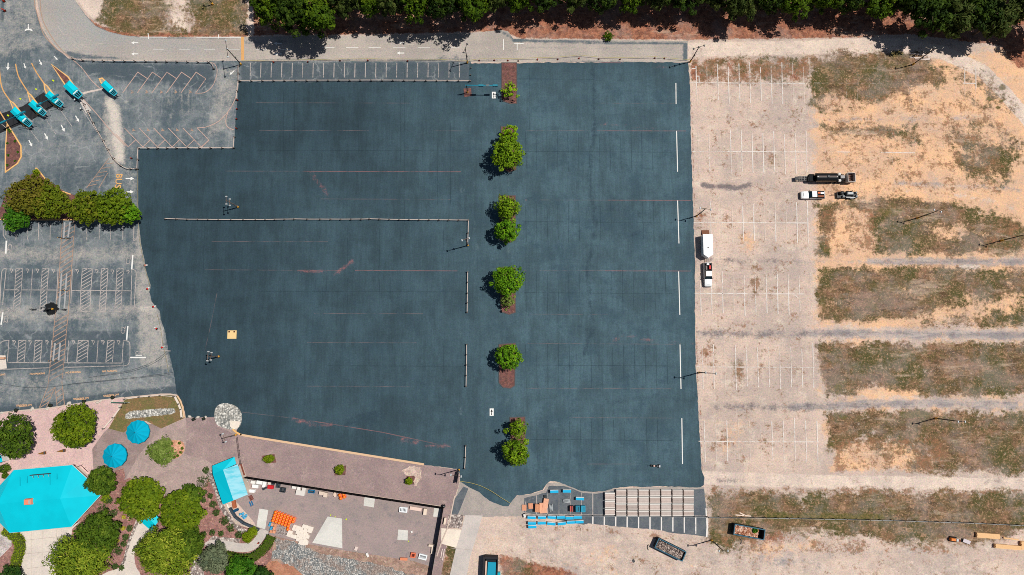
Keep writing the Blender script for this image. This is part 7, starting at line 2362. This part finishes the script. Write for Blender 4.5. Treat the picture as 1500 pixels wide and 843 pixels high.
boards('plank', ['white plank lying level on the grass above the wire fence', 'white plank lying at a slant across the level one'], [((1077, 754.5), (1100.5, 756.3)), ((1083, 751), (1091, 755))], 0.25, 0.12, plain('white plank', (236, 214, 196), 0.8), 'plank', 'white planks by the wire fence')
boards('pipe', ['upper white pipe lying in the top right grass plot', 'middle white pipe lying in the top right grass plot', 'lower white pipe lying in the top right grass plot'],
       [((1333, 78.5), (1363.5, 82.3)), ((1332, 84.2), (1363, 86.5)), ((1340, 86.8), (1362, 88.3))], 0.2, 0.15, plain('white pipe', (232, 214, 204), 0.7), 'pipe', 'white pipes on the top right plot')
boards('pole', ['white pole lying in the dry bed, left of the pair', 'white pole lying in the dry bed, right of the pair'], [((648, 804), (645.5, 818)), ((651, 804), (648, 821.5))], 0.2, 0.15, plain('white pipe', (232, 214, 204), 0.7), 'pole', 'white poles by the driveway')
t = thing('hose_coil', 'curved dark hose lying left of the angled dumpster', 'hose', G(949, 802))
m = MB()
hp = [G(949 + x, 802 + y) - G(949, 802) for x, y in ((1.5, -3.5), (0, -3.2), (-0.8, -1), (-0.6, 2), (1, 4))]
for a, b in zip(hp, hp[1:]):
    m.tube((a.x, a.y, 0.08), (b.x, b.y, 0.08), 0.09, n=6)
m.build('tube', M_BLACK, t)
t = thing('hose_coil', 'curved dark hose lying under the dumpster on the grass', 'hose', G(1085, 793))
m = MB()
for a, b in zip(hp, hp[1:]):
    m.tube((-a.x, a.y, 0.08), (-b.x, b.y, 0.08), 0.09, n=6)
m.build('tube', plain('grey hose', (90, 86, 84), 0.8), t)
t = thing('mat', 'small dark mat lying on the dirt yard', 'mat', G(928, 822), 0.35)
MB().box((0, 0, 0.03), (0.6, 0.75, 0.05), 0, 1, 0.01).build('panel', plain('dark mat', (78, 78, 80), 0.9), t)

# ================================================================== lower left buildings and umbrellas
H1, H2 = 3.6, 5.3
ev = [(20, 689), (105.7, 681.5), (127, 701), (147, 726), (104.6, 772), (14, 781), (-26, 740)]
E = [G(*q, H1) for q in ev]
rA, rB = G(-4, 738.5, H2), G(88, 730.8, H2)
c = (E[0] + E[4]) / 2
t = thing('pavilion', 'large pavilion with a faceted bright teal metal roof', 'building', (c.x, c.y, 0))


def loc(p):
    return (p.x - c.x, p.y - c.y, p.z)


vs = [loc(p) for p in E] + [loc(rA), loc(rB)]
fs = [(1, 0, 7, 8), (5, 4, 8, 7), (2, 1, 8), (3, 2, 8), (4, 3, 8), (0, 6, 7), (6, 5, 7)]
m = MB().add(vs, [f[::-1] if True else f for f in fs])
lo = [(x, y, z - 0.25) for x, y, z in vs[:7]]
m.add(vs[:7] + lo, [(i, (i + 1) % 7, 7 + (i + 1) % 7, 7 + i) for i in range(7)] + [tuple(range(13, 6, -1))])
rt = NT('teal standing seam roof', 0.45, 0.35)
rt.out(rt.grain(rt.mix(rt.step(rt.noise(0.25, 4), 0.35, 0.65), C(0, 204, 224), C(0, 196, 216)), 0.03, 2.0))
rf = m.build('roof', rt.m, t)
bm_ = bmesh.new()
bm_.from_mesh(rf.data)
bmesh.ops.recalc_face_normals(bm_, faces=bm_.faces)
bm_.to_mesh(rf.data)
bm_.free()
cx_, cy_ = sum(v[0] for v in vs[:7]) / 7, sum(v[1] for v in vs[:7]) / 7
MB().prism([((v[0] - cx_) * 0.9 + cx_, (v[1] - cy_) * 0.9 + cy_) for v in vs[:7]], 0.0, H1 - 0.26).build('wall', plain('cream wall', (232, 222, 208), 0.85), t)
m = MB()
for a, b in zip(vs[:7], vs[1:7] + vs[:1]):
    m.tube((a[0], a[1], a[2] - 0.1), (b[0], b[1], b[2] - 0.1), 0.09, n=6)
m.build('gutter', plain('pale gutter', (222, 214, 204), 0.6), t)
q = loc(G(41.5, 735.3, H2 + 0.2))
MB().box((q[0], q[1], H2 + 0.1), (2.0, 1.6, 1.1), 0.08, 0.8, 0.1).build('chimney', plain('orange roof cap', (238, 142, 112), 0.7), t)
MB().box((q[0] + 0.55, q[1] + 0.02, H2 + 0.7), (0.35, 0.8, 0.12), 0.08).build('vent', M_STEEL, rf)
A, B = G(44, 696.7, 4.9), G(72.5, 694.1, 4.9)
a_, b_ = loc(A), loc(B)
sg = MB()
an = math.atan2(b_[1] - a_[1], b_[0] - a_[0])
mid = ((a_[0] + b_[0]) / 2, (a_[1] + b_[1]) / 2)
sg.box((mid[0], mid[1], 4.75), ((B - A).length, 0.2, 0.7), an, 1, 0.02)
sg = sg.build('sign_frame', plain('dark sign frame', (60, 70, 74), 0.6), t)
m = MB()
for i in range(4):
    f = 0.1 + i * 0.27
    x, y = a_[0] + (b_[0] - a_[0]) * f, a_[1] + (b_[1] - a_[1]) * f
    m.tube((x, y, 4.8), (x + 0.05, y - 0.75, 4.45), 0.05, n=6)
m.build('strut', M_STEEL, sg)
m = MB()
for u0_, v0_, u1_, v1_ in ((29.5, 699, 29.5, 712), (40, 698, 39.7, 708), (73.5, 695, 73.5, 711), (83.7, 694, 83.6, 702.5)):
    z_a = 4.6
    pa, pb = loc(G(u0_, v0_, 4.1)), loc(G(u1_, v1_, 4.7))
    m.tube((pa[0], pa[1], 4.15), (pb[0], pb[1], 4.75), 0.035, n=5)
m.build('roof_strap', plain('teal strap', (0, 130, 150), 0.5), t)

# teal kiosk with pale translucent slope
hk_, he_ = 3.9, 3.1
pts = {k: G(*q, z) for k, (q, z) in dict(a=((311, 682.7), he_), b=((343.2, 669.6), he_), c2=((346, 680), he_), d=((326.8, 688.6), hk_), e=((348, 680.5), he_ + .1), f=((363, 724.8), he_ - .2), g=((342, 733.4), hk_ - .2), h=((326.4, 739.5), he_), i=((311.6, 694.5), he_)).items()}
c = pts['d'].lerp(pts['f'], 0.5)
t = thing('kiosk', 'teal roofed kiosk with a pale blue translucent right slope', 'kiosk', (c.x, c.y, 0))
L_ = {k: (p.x - c.x, p.y - c.y, p.z) for k, p in pts.items()}


def slab(mb, q, th=0.12):
    n = len(q)
    lo = [(x, y, z - th) for x, y, z in q]
    a2 = sum(q[i][0] * q[(i + 1) % n][1] - q[(i + 1) % n][0] * q[i][1] for i in range(n))
    if a2 < 0:
        q, lo = q[::-1], lo[::-1]
    return mb.add(list(q) + lo, [tuple(range(n)), tuple(range(2 * n - 1, n - 1, -1))] + [(i, n + i, n + (i + 1) % n, (i + 1) % n) for i in range(n)])


slab(MB(), [L_['d'], L_['g'], L_['h'], L_['i']]).build('roof', plain('teal kiosk slope', (0, 190, 212), 0.5, amp=0.03), t)  # left slope, one even teal
pm = NT('pale translucent sheet', 0.4, 0.3)
pm.out(pm.mix(pm.step(pm.noise(0.8, 4, 0.6, (0.35, 1.6, 1)), 0.42, 0.62), C(150, 212, 226), C(98, 198, 216)))
slab(MB(), [L_['e'], L_['f'], L_['g'], L_['d']]).build('roof_panel', pm.m, t, 'pale blue translucent roof slope')
slab(MB(), [L_['a'], L_['b'], L_['c2'], L_['d'], L_['i']], 0.1).build('awning', plain('teal awning cloth', (0, 200, 220), 0.6, amp=0.03), t)
MB().prism([(L_[k][0] * 0.9, L_[k][1] * 0.9) for k in ('i', 'e', 'f', 'h')], 0, 2.75).build('wall', plain('cream kiosk wall', (222, 206, 190), 0.85), t)
q = G(352.5, 690, 1.2)
MB().box((q.x - c.x, q.y - c.y, 1.0), (0.9, 3.0, 1.0), math.radians(20), 1, 0.03).build('counter', plain('brick counter', (150, 84, 68), 0.85), t)

# small teal roof over the garden path
hr = 3.0
c = G(217, 765, hr)
t = thing('gate_shelter', 'small teal roofed shelter half hidden over the garden path', 'shelter', (c.x, c.y, 0))
q = [G(u, v, hr) - Vector((c.x, c.y, 0)) for u, v in ((203, 762), (222, 748), (234, 761), (221.5, 778))]
top = [G(212.5, 754, hr + .7) - Vector((c.x, c.y, 0)), G(228, 769.5, hr + .7) - Vector((c.x, c.y, 0))]
m = MB().add([tuple(p) for p in q + top], [(0, 3, 5, 4), (1, 4, 5, 2), (0, 4, 1), (2, 5, 3)])
m.add([(p.x, p.y, p.z) for p in q] + [(p.x, p.y, p.z - 0.15) for p in q], [(i, (i + 1) % 4, 4 + (i + 1) % 4, 4 + i) for i in range(4)])
rf = m.build('roof', M_TEALR, t)
bm_ = bmesh.new()
bm_.from_mesh(rf.data)
bmesh.ops.recalc_face_normals(bm_, faces=bm_.faces)
bm_.to_mesh(rf.data)
bm_.free()
for p in q:
    MB().tube((p.x * 0.85, p.y * 0.85, 0), (p.x * 0.85, p.y * 0.85, hr - 0.05), 0.1, n=8).build('post', M_RAIL, t)

# umbrellas
M_UMB = plain('teal umbrella cloth', (0, 168, 200), 0.8, 0.1, amp=0.06, scale=0.8)
for i, (u, v, rp, lb) in enumerate(((201.2, 633.2, 17.4, 'teal market umbrella nearest the grass island'), (167.3, 668, 17.8, 'teal market umbrella nearest the big teal roof'))):
    hu = 3.0
    c = G(u, v, hu)
    R = rp * 0.166
    t = thing('umbrella', lb, 'umbrella', (c.x, c.y, 0), 0.1, 'teal market umbrellas')
    n = 12
    vs, fs = [(0, 0, hu + 1.15)], []
    for k in range(n):
        a = 2 * math.pi * k / n
        vs.append((R * math.cos(a), R * math.sin(a), hu - 0.1))
        a += math.pi / n
        vs.append((R * 0.945 * math.cos(a), R * 0.945 * math.sin(a), hu - 0.2))
    for k in range(n):
        v0, v1, v2 = 1 + 2 * k, 2 + 2 * k, 1 + (2 * k + 2) % (2 * n)
        fs += [(0, v0, v1), (0, v1, v2)]
    # sag between the ribs so each gore catches the light differently
    for k in range(n):
        a = 2 * math.pi * (k + 0.5) / n
    m = MB().add(vs, fs)
    lo = [(x, y, z - 0.4) for x, y, z in vs[1:]]
    N = 2 * n
    m.add(vs[1:] + lo, [(k, N + k, N + (k + 1) % N, (k + 1) % N) for k in range(N)])
    cn = m.build('canopy', M_UMB, t)
    m = MB()
    for k in range(n):
        a = 2 * math.pi * k / n
        m.tube((0.1 * math.cos(a), 0.1 * math.sin(a), hu + 1.14), (R * math.cos(a), R * math.sin(a), hu - 0.095), 0.018, n=5)
    m.build('rib', plain('teal rib', (0, 140, 170), 0.6), cn)
    MB().tube((0, 0, 0), (0, 0, hu + 1.2), 0.05, n=8).build('pole', M_RAIL, t)
    MB().lathe([(0.5, 0), (0.5, 0.08), (0.1, 0.2)], 14).build('base', M_POLE, t)
    MB().lathe([(0.09, hu + 1.14), (0.09, hu + 1.25), (0.02, hu + 1.32)], 10).build('finial', M_TEALD, t)
small_box('awning_box', 'teal awning corner cut by the left edge of the photo', 'awning', G(-1, 673, 2.4).xy.to_3d(), (1.2, 1.6, 2.4), 0.3, M_WALLW, M_TEALR)

# entrance sign, brown troughs, planters
A, B = G(165, 589), G(194, 590)
t = thing('entrance_sign', 'long green sign board on posts at the plaza corner', 'sign', ((A.x + B.x) / 2, (A.y + B.y) / 2, 0), math.atan2(B.y - A.y, B.x - A.x))
Ls = (B - A).length * 0.78
MB().box((0, 0, 1.5), (Ls, 0.12, 1.2), 0, 1, 0.02).build('board', plain('grey green board', (62, 110, 96), 0.6), t)
for s in (-1, 1):
    MB().tube((s * Ls * 0.45, 0, 0), (s * Ls * 0.45, 0, 2.2), 0.08, n=8).build('post', M_WHT, t)
for i, (u, v, lb) in enumerate(((60, 664.5, 'brown pointed planter trough on the plaza, left one'), (88.5, 661, 'brown pointed planter trough on the plaza, right one'))):
    p = G(u, v, 0.5)
    t = thing('planter_trough', lb, 'planter', (p.x, p.y, 0), math.radians(7), 'brown pointed troughs on the plaza')
    MB().prism([(-1.05, -0.05), (0.7, -0.38), (1.0, -0.32), (1.0, 0.32), (0.7, 0.38)], 0.02, 0.5).build('trough', plain('brown trough', (118, 80, 48), 0.85, amp=0.3), t)
    MB().prism([(-0.8, -0.03), (0.6, -0.28), (0.6, 0.26)], 0.5, 0.56).build('soil', plain('dry planting', (140, 96, 40), 0.95, amp=0.4, scale=6), t)
    MB().box((0.86, 0, 0.55), (0.28, 0.66, 0.16), 0, 1, 0.03).build('end_block', M_LAMPD, t)
for i, (u, v) in enumerate(((25.5, 601), (75.5, 594), (124.5, 588), (166.5, 582.5))):
    p = G(u, v)
    t = thing('planter', 'round dark planter on the plaza kerb, %s from the left' % nth(i + 1), 'planter', p, 0, 'dark planters along the plaza kerb')
    MB().lathe([(0.34, 0), (0.46, 0.6), (0.46, 0.66), (0.36, 0.66)], 14).build('pot', M_BLACK, t)
    MB().lathe([(0.36, 0.6), (0.3, 0.75), (0.12, 0.9)], 9).build('plant', plain('dark planting', (40, 50, 34), 0.9), t)
STN = [(3, 605), (21, 607), (46.5, 600.5), (48.5, 598.5), (68.5, 599.5), (71, 598), (100, 591.5), (103, 591), (122, 592.5), (143, 590), (147, 588), (164.8, 588), (175, 596), (278, 610.5), (290, 611.5), (301, 612)]
for i, (u, v) in enumerate(STN):
    t = thing('kerb_stone', 'pale kerb stone on the plaza edge, %s from the left' % nth(i + 1), 'stone', G(u, v), i * 0.7, 'pale stones along the plaza edge')
    MB().lathe([(0.36, 0), (0.4, 0.15), (0.26, 0.32), (0.1, 0.38)], 7, squash=(1.3, 0.8), smooth=False).build('body', plain('pale stone', (206, 196, 184), 0.9, amp=0.25), t)
for i, (u, v) in enumerate(((284.5, 614.5), (299.5, 613.5))):
    t = thing('planter', 'small dark planter at the forecourt entrance, %s one' % ('left' if i == 0 else 'right'), 'planter', G(u, v), 0, 'dark planters at the forecourt entrance')
    MB().box((0, 0, 0.3), (0.7, 0.6, 0.6), 0.5, 1.1, 0.03).build('pot', M_BLACK, t)
    MB().lathe([(0.3, 0.6), (0.22, 0.75)], 8).build('plant', plain('dark planting', (40, 50, 34), 0.9), t)

# ================================================================== storage yard contents
kz = 10.536
n_b = 0
e1, e2 = (47.0, 17.0), (-14.0, 43.0)
lat = []
for j in range(4):
    for i in range(6):
        lat.append((i, j))
lat += [(6, 0), (6, 1), (5.2, 4)]
M_BARL = plain('orange barrel', (255, 104, 20), 0.5, 0.3, amp=0.05)
M_BART = plain('pale orange top', (255, 160, 60), 0.5, 0.3, amp=0.05)
proto = thing('drum', 'x', 'barrel')
MB().lathe([(0.42, 0), (0.42, 0.12), (0.4, 0.14), (0.38, 0.85), (0.3, 0.93)], 14).build('body', M_BARL, proto)
MB().lathe([(0.2, 0.935), (0.19, 0.98), (0.1, 1.0)], 10).build('handle', M_BART, proto)
MB().lathe([(0.396, 0.4), (0.39, 0.55)], 14).build('band', M_WHT, proto)
for (i, j) in lat:
    zx, zy = 352 + e1[0] * i + e2[0] * j, 222 + e1[1] * i + e2[1] * j
    p = G(370 + zx / kz, 730 + zy / kz, 0.9)
    lb = 'orange traffic barrel in the yard cluster, %s row from the fence, %s along' % (nth(j + 1), nth(int(i) + 1))
    dup(proto, (p.x, p.y, 0), random.uniform(0, 3), lb, 'orange traffic barrels packed in the yard')
for k, (u, v) in enumerate(((497.5, 726), (503, 724.5), (499, 730.5), (504, 728.5))):
    p = G(u, v, 0.9)
    dup(proto, (p.x, p.y, 0), 0.3, 'orange traffic barrel in the small group by the black fence, %s one' % nth(k + 1), 'orange barrels by the black fence')
for c_ in list(proto.children):
    bpy.data.objects.remove(c_)
bpy.data.objects.remove(proto)

M_CRM = plain('cream slab', (236, 224, 210), 0.8, amp=0.06)
M_CRM2 = plain('cream rib', (222, 208, 194), 0.8)


def yard_box(name, label, cat, u, v, sx, sy, h, deg, mat, lid=None, group=None, open_=False, wall=0.14, slots=0, slotmat=None):
    p = G(u, v, h)
    t = thing(name, label, cat, (p.x, p.y, 0), math.radians(deg), group)
    if open_:
        m = MB()
        for s in (-1, 1):
            m.box((0, s * (sy - wall) / 2, h / 2), (sx, wall, h))
            m.box((s * (sx - wall) / 2, 0, h / 2), (wall, sy - 2 * wall - 0.004, h))
        m.build('frame', mat, t)
        MB().box((0, 0, 0.03), (sx - 2 * wall, sy - 2 * wall, 0.04)).build('bottom', lid or mat, t)
    else:
        MB().box((0, 0, h * 0.45), (sx * 0.96, sy * 0.96, h * 0.9), 0, 1, 0.03).build('body', mat, t)
        MB().box((0, 0, h * 0.95 + 0.004), (sx, sy, h * 0.1), 0, 1, 0.02).build('lid', lid or mat, t)
    for i in range(slots):
        MB().box((-sx * 0.32 + sx * 0.64 * i / (slots - 1), 0, h + 0.02), (sx * 0.07, sy * 0.55, 0.03)).build('slot', slotmat or M_LAMPD, t)
    return t


# cream slabs in loose rows
rr = random.Random(4)
sl = [(655, 440), (705, 455), (690, 490), (640, 475), (750, 470), (800, 440), (850, 450), (900, 470), (880, 510), (815, 500), (760, 515), (700, 530), (580, 530), (560, 570), (620, 590), (665, 600), (710, 580), (760, 570), (820, 560),
      (845, 595), (800, 615), (750, 620), (700, 640), (760, 665), (815, 660), (790, 695), (745, 690), (825, 690)]
for i, (zx, zy) in enumerate(sl):
    yard_box('slab', 'cream slab in the loose pile right of the orange barrels, piece %s from the top left' % nth(i + 1), 'slab', 370 + zx / kz, 730 + zy / kz, 1.0 + rr.uniform(-0.1, 0.15), 0.85 + rr.uniform(-0.1, 0.1), 0.45 + (i % 3) * 0.08 + i * .004, -18 + rr.uniform(-4, 4), M_CRM, None, 'cream slabs piled in the yard')
M_GFR = plain('grey concrete frame', (178, 166, 160), 0.9, amp=0.15)
M_GIN = plain('grey brown fill', (144, 128, 124), 0.95, amp=0.2)
for i, (zx, zy, w) in enumerate(((425, 432, 1.0), (550, 410, 1.2), (438, 485, 0.9), (540, 460, 1.2), (525, 505, 1.2), (400, 535, 0.8), (460, 545, 0.85), (512, 550, 0.85), (478, 500, .8))):
    yard_box('open_frame', 'grey open frame below the orange barrels, %s from the top left' % nth(i + 1), 'frame', 370 + zx / kz, 730 + zy / kz, w, 0.8, 0.4 + .01 * i, -18 + rr.uniform(-3, 3), M_GFR, M_GIN, 'grey open frames in the yard', True)
for i, (zx, zy) in enumerate(((302, 412), (350, 422), (332, 468), (283, 518), (328, 522))):
    yard_box('crate', 'tan crate beside the teal tubs left of the barrels, %s from the top' % nth(i + 1), 'crate', 370 + zx / kz, 730 + zy / kz, 0.62, 0.66, 0.6 + .02 * i, -15, M_PAL[2], M_PAL[i % 2], 'tan crates left of the barrels')
for i, (zx, zy) in enumerate(((265, 408), (285, 470))):
    yard_box('tub', 'teal tub left of the tan crates, %s one' % ('upper' if i == 0 else 'lower'), 'tub', 370 + zx / kz, 730 + zy / kz, 0.5, 0.95, 0.6, -22, plain('teal tub', (70, 160, 200), 0.5), None, 'teal tubs beside the crates')
k7 = 8.333
WB = [((515, 365), .6, .7, -10, (190, 190, 186), 'grey wire bin just under the fence beside the kiosk', 1), ((585, 390), 1.1, .7, -10, (232, 230, 224), 'white box first from the kiosk under the fence', 0), ((665, 392), 1.45, .85, -10, (246, 244, 240), 'wide white box second from the kiosk under the fence', 0),
      ((612, 440), 1.45, .8, -8, (246, 244, 240), 'wide white box just below the first two boxes', 0), ((725, 415), .8, 1.55, -14, (246, 244, 240), 'tall white box turned upright among the fence boxes', 0), ((787, 403), .7, .6, -10, (226, 214, 204), 'small cream box next to the red bin', 0),
      ((830, 405), .6, .6, -10, (60, 64, 70), 'small black bin above the red bin', 1), ((722, 470), .8, .5, 30, (74, 80, 86), 'dark tipped bin left of the red bin', 1), ((800, 450), 1.4, .85, -6, (206, 34, 44), 'bright red bin under the black fence', 0),
      ((892, 432), .8, 1.05, -8, (66, 76, 84), 'grey slatted bin right of the red bin', 1), ((948, 487), 1.15, 1.1, -8, (52, 62, 70), 'dark square bin out from the fence', 1), ((575, 498), 1.3, .75, -4, (246, 244, 240), 'lone white box nearest the pale kiosk roof', 0),
      ((1088, 455), 1.1, .6, -10, (236, 232, 226), 'flat white box before the blue machine', 0), ((1145, 465), .75, .9, -10, (240, 236, 230), 'square white box before the blue machine', 0), ((1165, 520), 2.2, 1.2, -10, (222, 216, 208), 'wide pale slab in front of the white boxes', 0), ((1208, 480), .9, 1.0, -10, (222, 216, 208), 'small pale slab behind the wide pale slab', 0),
      ((1300, 505), 1.4, .75, -6, (24, 124, 172), 'blue machine under the black fence', 1), ((1425, 525), 1.3, .8, -10, (224, 204, 186), 'tan slab left of the oval tub by the fence', 0), ((1470, 545), .9, 1.1, -10, (224, 204, 186), 'tan slab touching the oval tub side', 0)]
for i, ((zx, zy), sx, sy, dg, q, lb, op) in enumerate(WB):
    m_ = plain('yard box %d' % i, q, 0.7, amp=0.06)
    yard_box('yard_box', lb, 'box' if not op else 'bin', 300 + zx / k7, 660 + zy / k7, sx, sy, 0.7 + (i % 4) * 0.1, dg, m_, M_LAMPD if op else None, None, bool(op), 0.12)
p = G(490.5, 724.8, 0.5)
t = thing('oval_tub', 'oval cream tub beside the small orange barrel group', 'tub', (p.x, p.y, 0))
MB().lathe([(0.4, 0), (0.46, 0.5), (0.5, 0.55), (0.42, 0.55)], 14, squash=(0.8, 1.3)).build('shell', plain('cream tub', (232, 206, 186), 0.7), t)
MB().lathe([(0.4, 0.5), (0.4, 0.52)], 14, squash=(0.75, 1.25)).build('lid', plain('tub lid', (206, 176, 158), 0.8), t)
M_SLOT = plain('white vent box', (238, 242, 244), 0.6)
yard_box('vent_box', 'white slotted vent box near the upper fence corner', 'vent box', 590.7, 747.2, 2.0, 1.25, 0.6, -5, M_SLOT, None, 'white slotted vent boxes', slots=5)
yard_box('vent_box', 'white slotted vent box at the lower right of the yard', 'vent box', 619.3, 816.3, 2.0, 1.25, 0.6, -14, M_SLOT, None, 'white slotted vent boxes', slots=6)
yard_box('beam', 'long pink and white beam right of the slotted box', 'beam', 608.8, 745.8, 2.9, 0.8, 0.5, -9, plain('pinkish beam', (236, 206, 192), 0.7), None)
yard_box('bench_box', 'upright cream box beside the pale pad', 'box', 622.6, 750.3, 0.8, 1.5, 0.8, -6, plain('cream box', (234, 214, 194), 0.7), None)
yard_box('bench_box', 'cream box just outside the right fence', 'box', 651.7, 763.8, 0.5, 1.6, 0.8, -10, plain('cream box', (234, 214, 194), 0.7), None)
yard_box('bench_box', 'level cream beam against the right fence', 'beam', 632.2, 799.8, 1.5, 0.5, 0.7, -4, plain('cream box', (234, 214, 194), 0.7), None)
yard_box('bench_box', 'upright cream beam under the level one against the right fence', 'beam', 633.5, 806.5, 0.55, 1.6, 0.66, -4, plain('cream box', (234, 214, 194), 0.7), None)
yard_box('crate', 'orange and black crate left of the lower slotted box', 'crate', 605, 814, 1.2, 1.15, 0.6, -8, plain('orange crate', (230, 120, 84), 0.7), plain('maroon crate', (96, 40, 34), 0.8), None, True, 0.24)
yard_box('rack_box', 'orange bench at the lower edge of the yard', 'bench', 591.3, 819.5, 1.8, 0.6, 0.5, -3, plain('orange bench', (226, 140, 100), 0.7), None)
yard_box('bin', 'pale bin lying on the yard edge by the rock slope', 'bin', 521.5, 804, 0.7, 0.9, 0.4, -20, plain('pale bin', (226, 206, 196), 0.7), None)
yard_box('bin', 'white box tipped on the yard edge left of the rocks', 'bin', 538, 813.5, 0.5, 1.0, 0.4, 30, plain('white scrap', (236, 232, 226), 0.7), None)
yard_box('bin', 'tiny white cap beside the square pad', 'cap', 603, 779.5, 0.4, 0.5, 0.3, 30, plain('white scrap', (236, 232, 226), 0.7), None)
t = thing('lamp_stump', 'short dark post at the upper right fence corner', 'post', G(651, 740.5))
MB().lathe([(0.25, 0), (0.25, 1.0), (0.38, 1.05), (0.3, 1.3), (0.05, 1.4)], 12).build('stem', M_BLACK, t)
MB().lathe([(0.1, 1.4), (0.12, 1.5), (0.02, 1.58)], 8).build('finial', M_LAMP, t)
# kiosk back yard bits
yard_box('picnic_table', 'brown table behind the kiosk', 'table', 342.3, 739.3, 0.75, 1.9, 0.75, 12, plain('brown table', (172, 96, 62), 0.8), None)
yard_box('crate', 'brown crate right of the pale kiosk roof', 'crate', 367.3, 730, 0.7, 1.2, 0.6, 30, plain('brown crate', (138, 86, 76), 0.8), None, None, True)
yard_box('cooler', 'blue cooler below the brown table', 'cooler', 345.2, 748.2, 1.2, 0.6, 0.6, 25, plain('blue cooler', (10, 74, 108), 0.6), None)
boards('kayak_rail', ['left blue rail lying right of the kiosk', 'right blue rail lying right of the kiosk'], [((365.5, 735), (368.5, 742)), ((368.5, 734), (371, 740.5))], 0.22, 0.25, plain('blue rail', (30, 110, 160), 0.6), 'rail', 'blue rails by the kiosk')
for i, (u, v, a) in enumerate(((353, 753.5, 10), (356.5, 756, 60), (358.5, 758.5, 30), (360.5, 755.5, 100), (356, 752.5, 40))):
    p = G(u, v, 0.5)
    t = thing('chair', 'pale blue chair in the tangle at the yard corner, %s one' % nth(i + 1), 'chair', (p.x, p.y, 0), math.radians(a), 'pale blue chairs at the yard corner')
    mt = plain('pale blue chair', (86, 170, 206), 0.6)
    MB().box((0, 0, 0.42), (0.5, 0.5, 0.05)).build('seat', mt, t)
    MB().box((-0.25, 0, 0.7), (0.05, 0.5, 0.5)).build('backrest', mt, t)
    for x in (-0.22, 0.22):
        for y in (-0.22, 0.22):
            MB().tube((x, y, 0), (x, y, 0.4), 0.025, n=6).build('leg', mt, t)
rail_fence('low dark wall at the yard corner beside the garden', [(338, 744), (346, 757), (358, 766), (372, 772), (380, 776)], 2.2, 0.9, (0.45,), 0.5, 0.85, plain('dark low wall', (64, 76, 86), 0.9), 'gate', 0.05, M_POLE, name='garden_wall', group=None, cat='wall')
boards('beam', ['white beam leaning at the kiosk corner'], [((333.5, 738), (338.5, 750))], 0.35, 0.5, plain('white beam', (240, 232, 224), 0.7), 'beam')
# odd items on the left edge
small_box('cabinet', 'pale utility cabinet at the left edge of the accessible bays', 'cabinet', G(2, 525, 0.8).xy.to_3d(), (1.2, 0.5, 0.8), 0, plain('tan cabinet', (206, 160, 130), 0.7))
for i, (u, v) in enumerate(((60, 348), (92, 350), (100, 350), (92, 425.5), (98, 425.5), (74, 529), (83, 529))):
    t = thing('wheel_stop', 'dark rubber wheel stop on the striped walkway, %s from the top' % nth(i + 1), 'wheel stop', G(u if i else 88, v), 0.05, 'wheel stops on the striped walkway')
    MB().box((0, 0, 0.06), (1.3, 0.2, 0.1), 0, 0.9, 0.03).build('bar', plain('dark rubber', (48, 48, 50), 0.9), t)
    MB().box((-0.5, 0, 0.115), (0.15, 0.16, 0.015)).build('reflector', M_YEL, t)
# railing left of the pavilion
rail_fence('dark stair rail at the upper right corner of the big teal roof', [(117, 683), (121.5, 681), (131, 690)], 1.4, 1.0, (0.9,), 0.06, 0.06, M_POLE, 'gate2', 0.05, M_POLE, group=None)
# ================================================================== camera, sun, sky
cam = bpy.data.cameras.new('drone_camera')
co_ = bpy.data.objects.new('drone_camera', cam)
COL.objects.link(co_)
co_.location = (0, 0, HC)
co_.rotation_euler = (TILT, 0, 0)
cam.sensor_fit = 'HORIZONTAL'
cam.sensor_width = 36.0
cam.lens = 36.0 * F / 1500.0
cam.clip_start = 1.0
cam.clip_end = 8000.0
scene.camera = co_

sun = bpy.data.lights.new('sun', 'SUN')
sun.energy = 5.0
sun.angle = math.radians(0.5)
sun.color = (1.0, 0.96, 0.9)
so = bpy.data.objects.new('sun', sun)
COL.objects.link(so)
d = Vector((-math.cos(SUN_EL) * math.cos(SUN_AZ), -math.cos(SUN_EL) * math.sin(SUN_AZ), -math.sin(SUN_EL)))
so.rotation_euler = d.to_track_quat('-Z', 'Y').to_euler()
so.location = (60, 16, 150)

w = bpy.data.worlds.new('World')
scene.world = w
w.use_nodes = True
nt = w.node_tree
sky = nt.nodes.new('ShaderNodeTexSky')
sky.sky_type = 'NISHITA'
sky.sun_disc = False
sky.sun_elevation = SUN_EL
sky.sun_rotation = math.radians(90) - SUN_AZ
bg = nt.nodes['Background']
bg.inputs['Strength'].default_value = 0.05
nt.links.new(sky.outputs[0], bg.inputs['Color'])

scene.view_settings.view_transform = 'Standard'
scene.view_settings.look = 'None'
scene.view_settings.exposure = -0.42
scene.view_settings.gamma = 1.0
scene.view_settings.use_curve_mapping = False
scene.cycles.max_bounces = 4
scene.cycles.transparent_max_bounces = 12
scene.cycles.use_denoising = False

scene.cycles.filter_width = 0.9
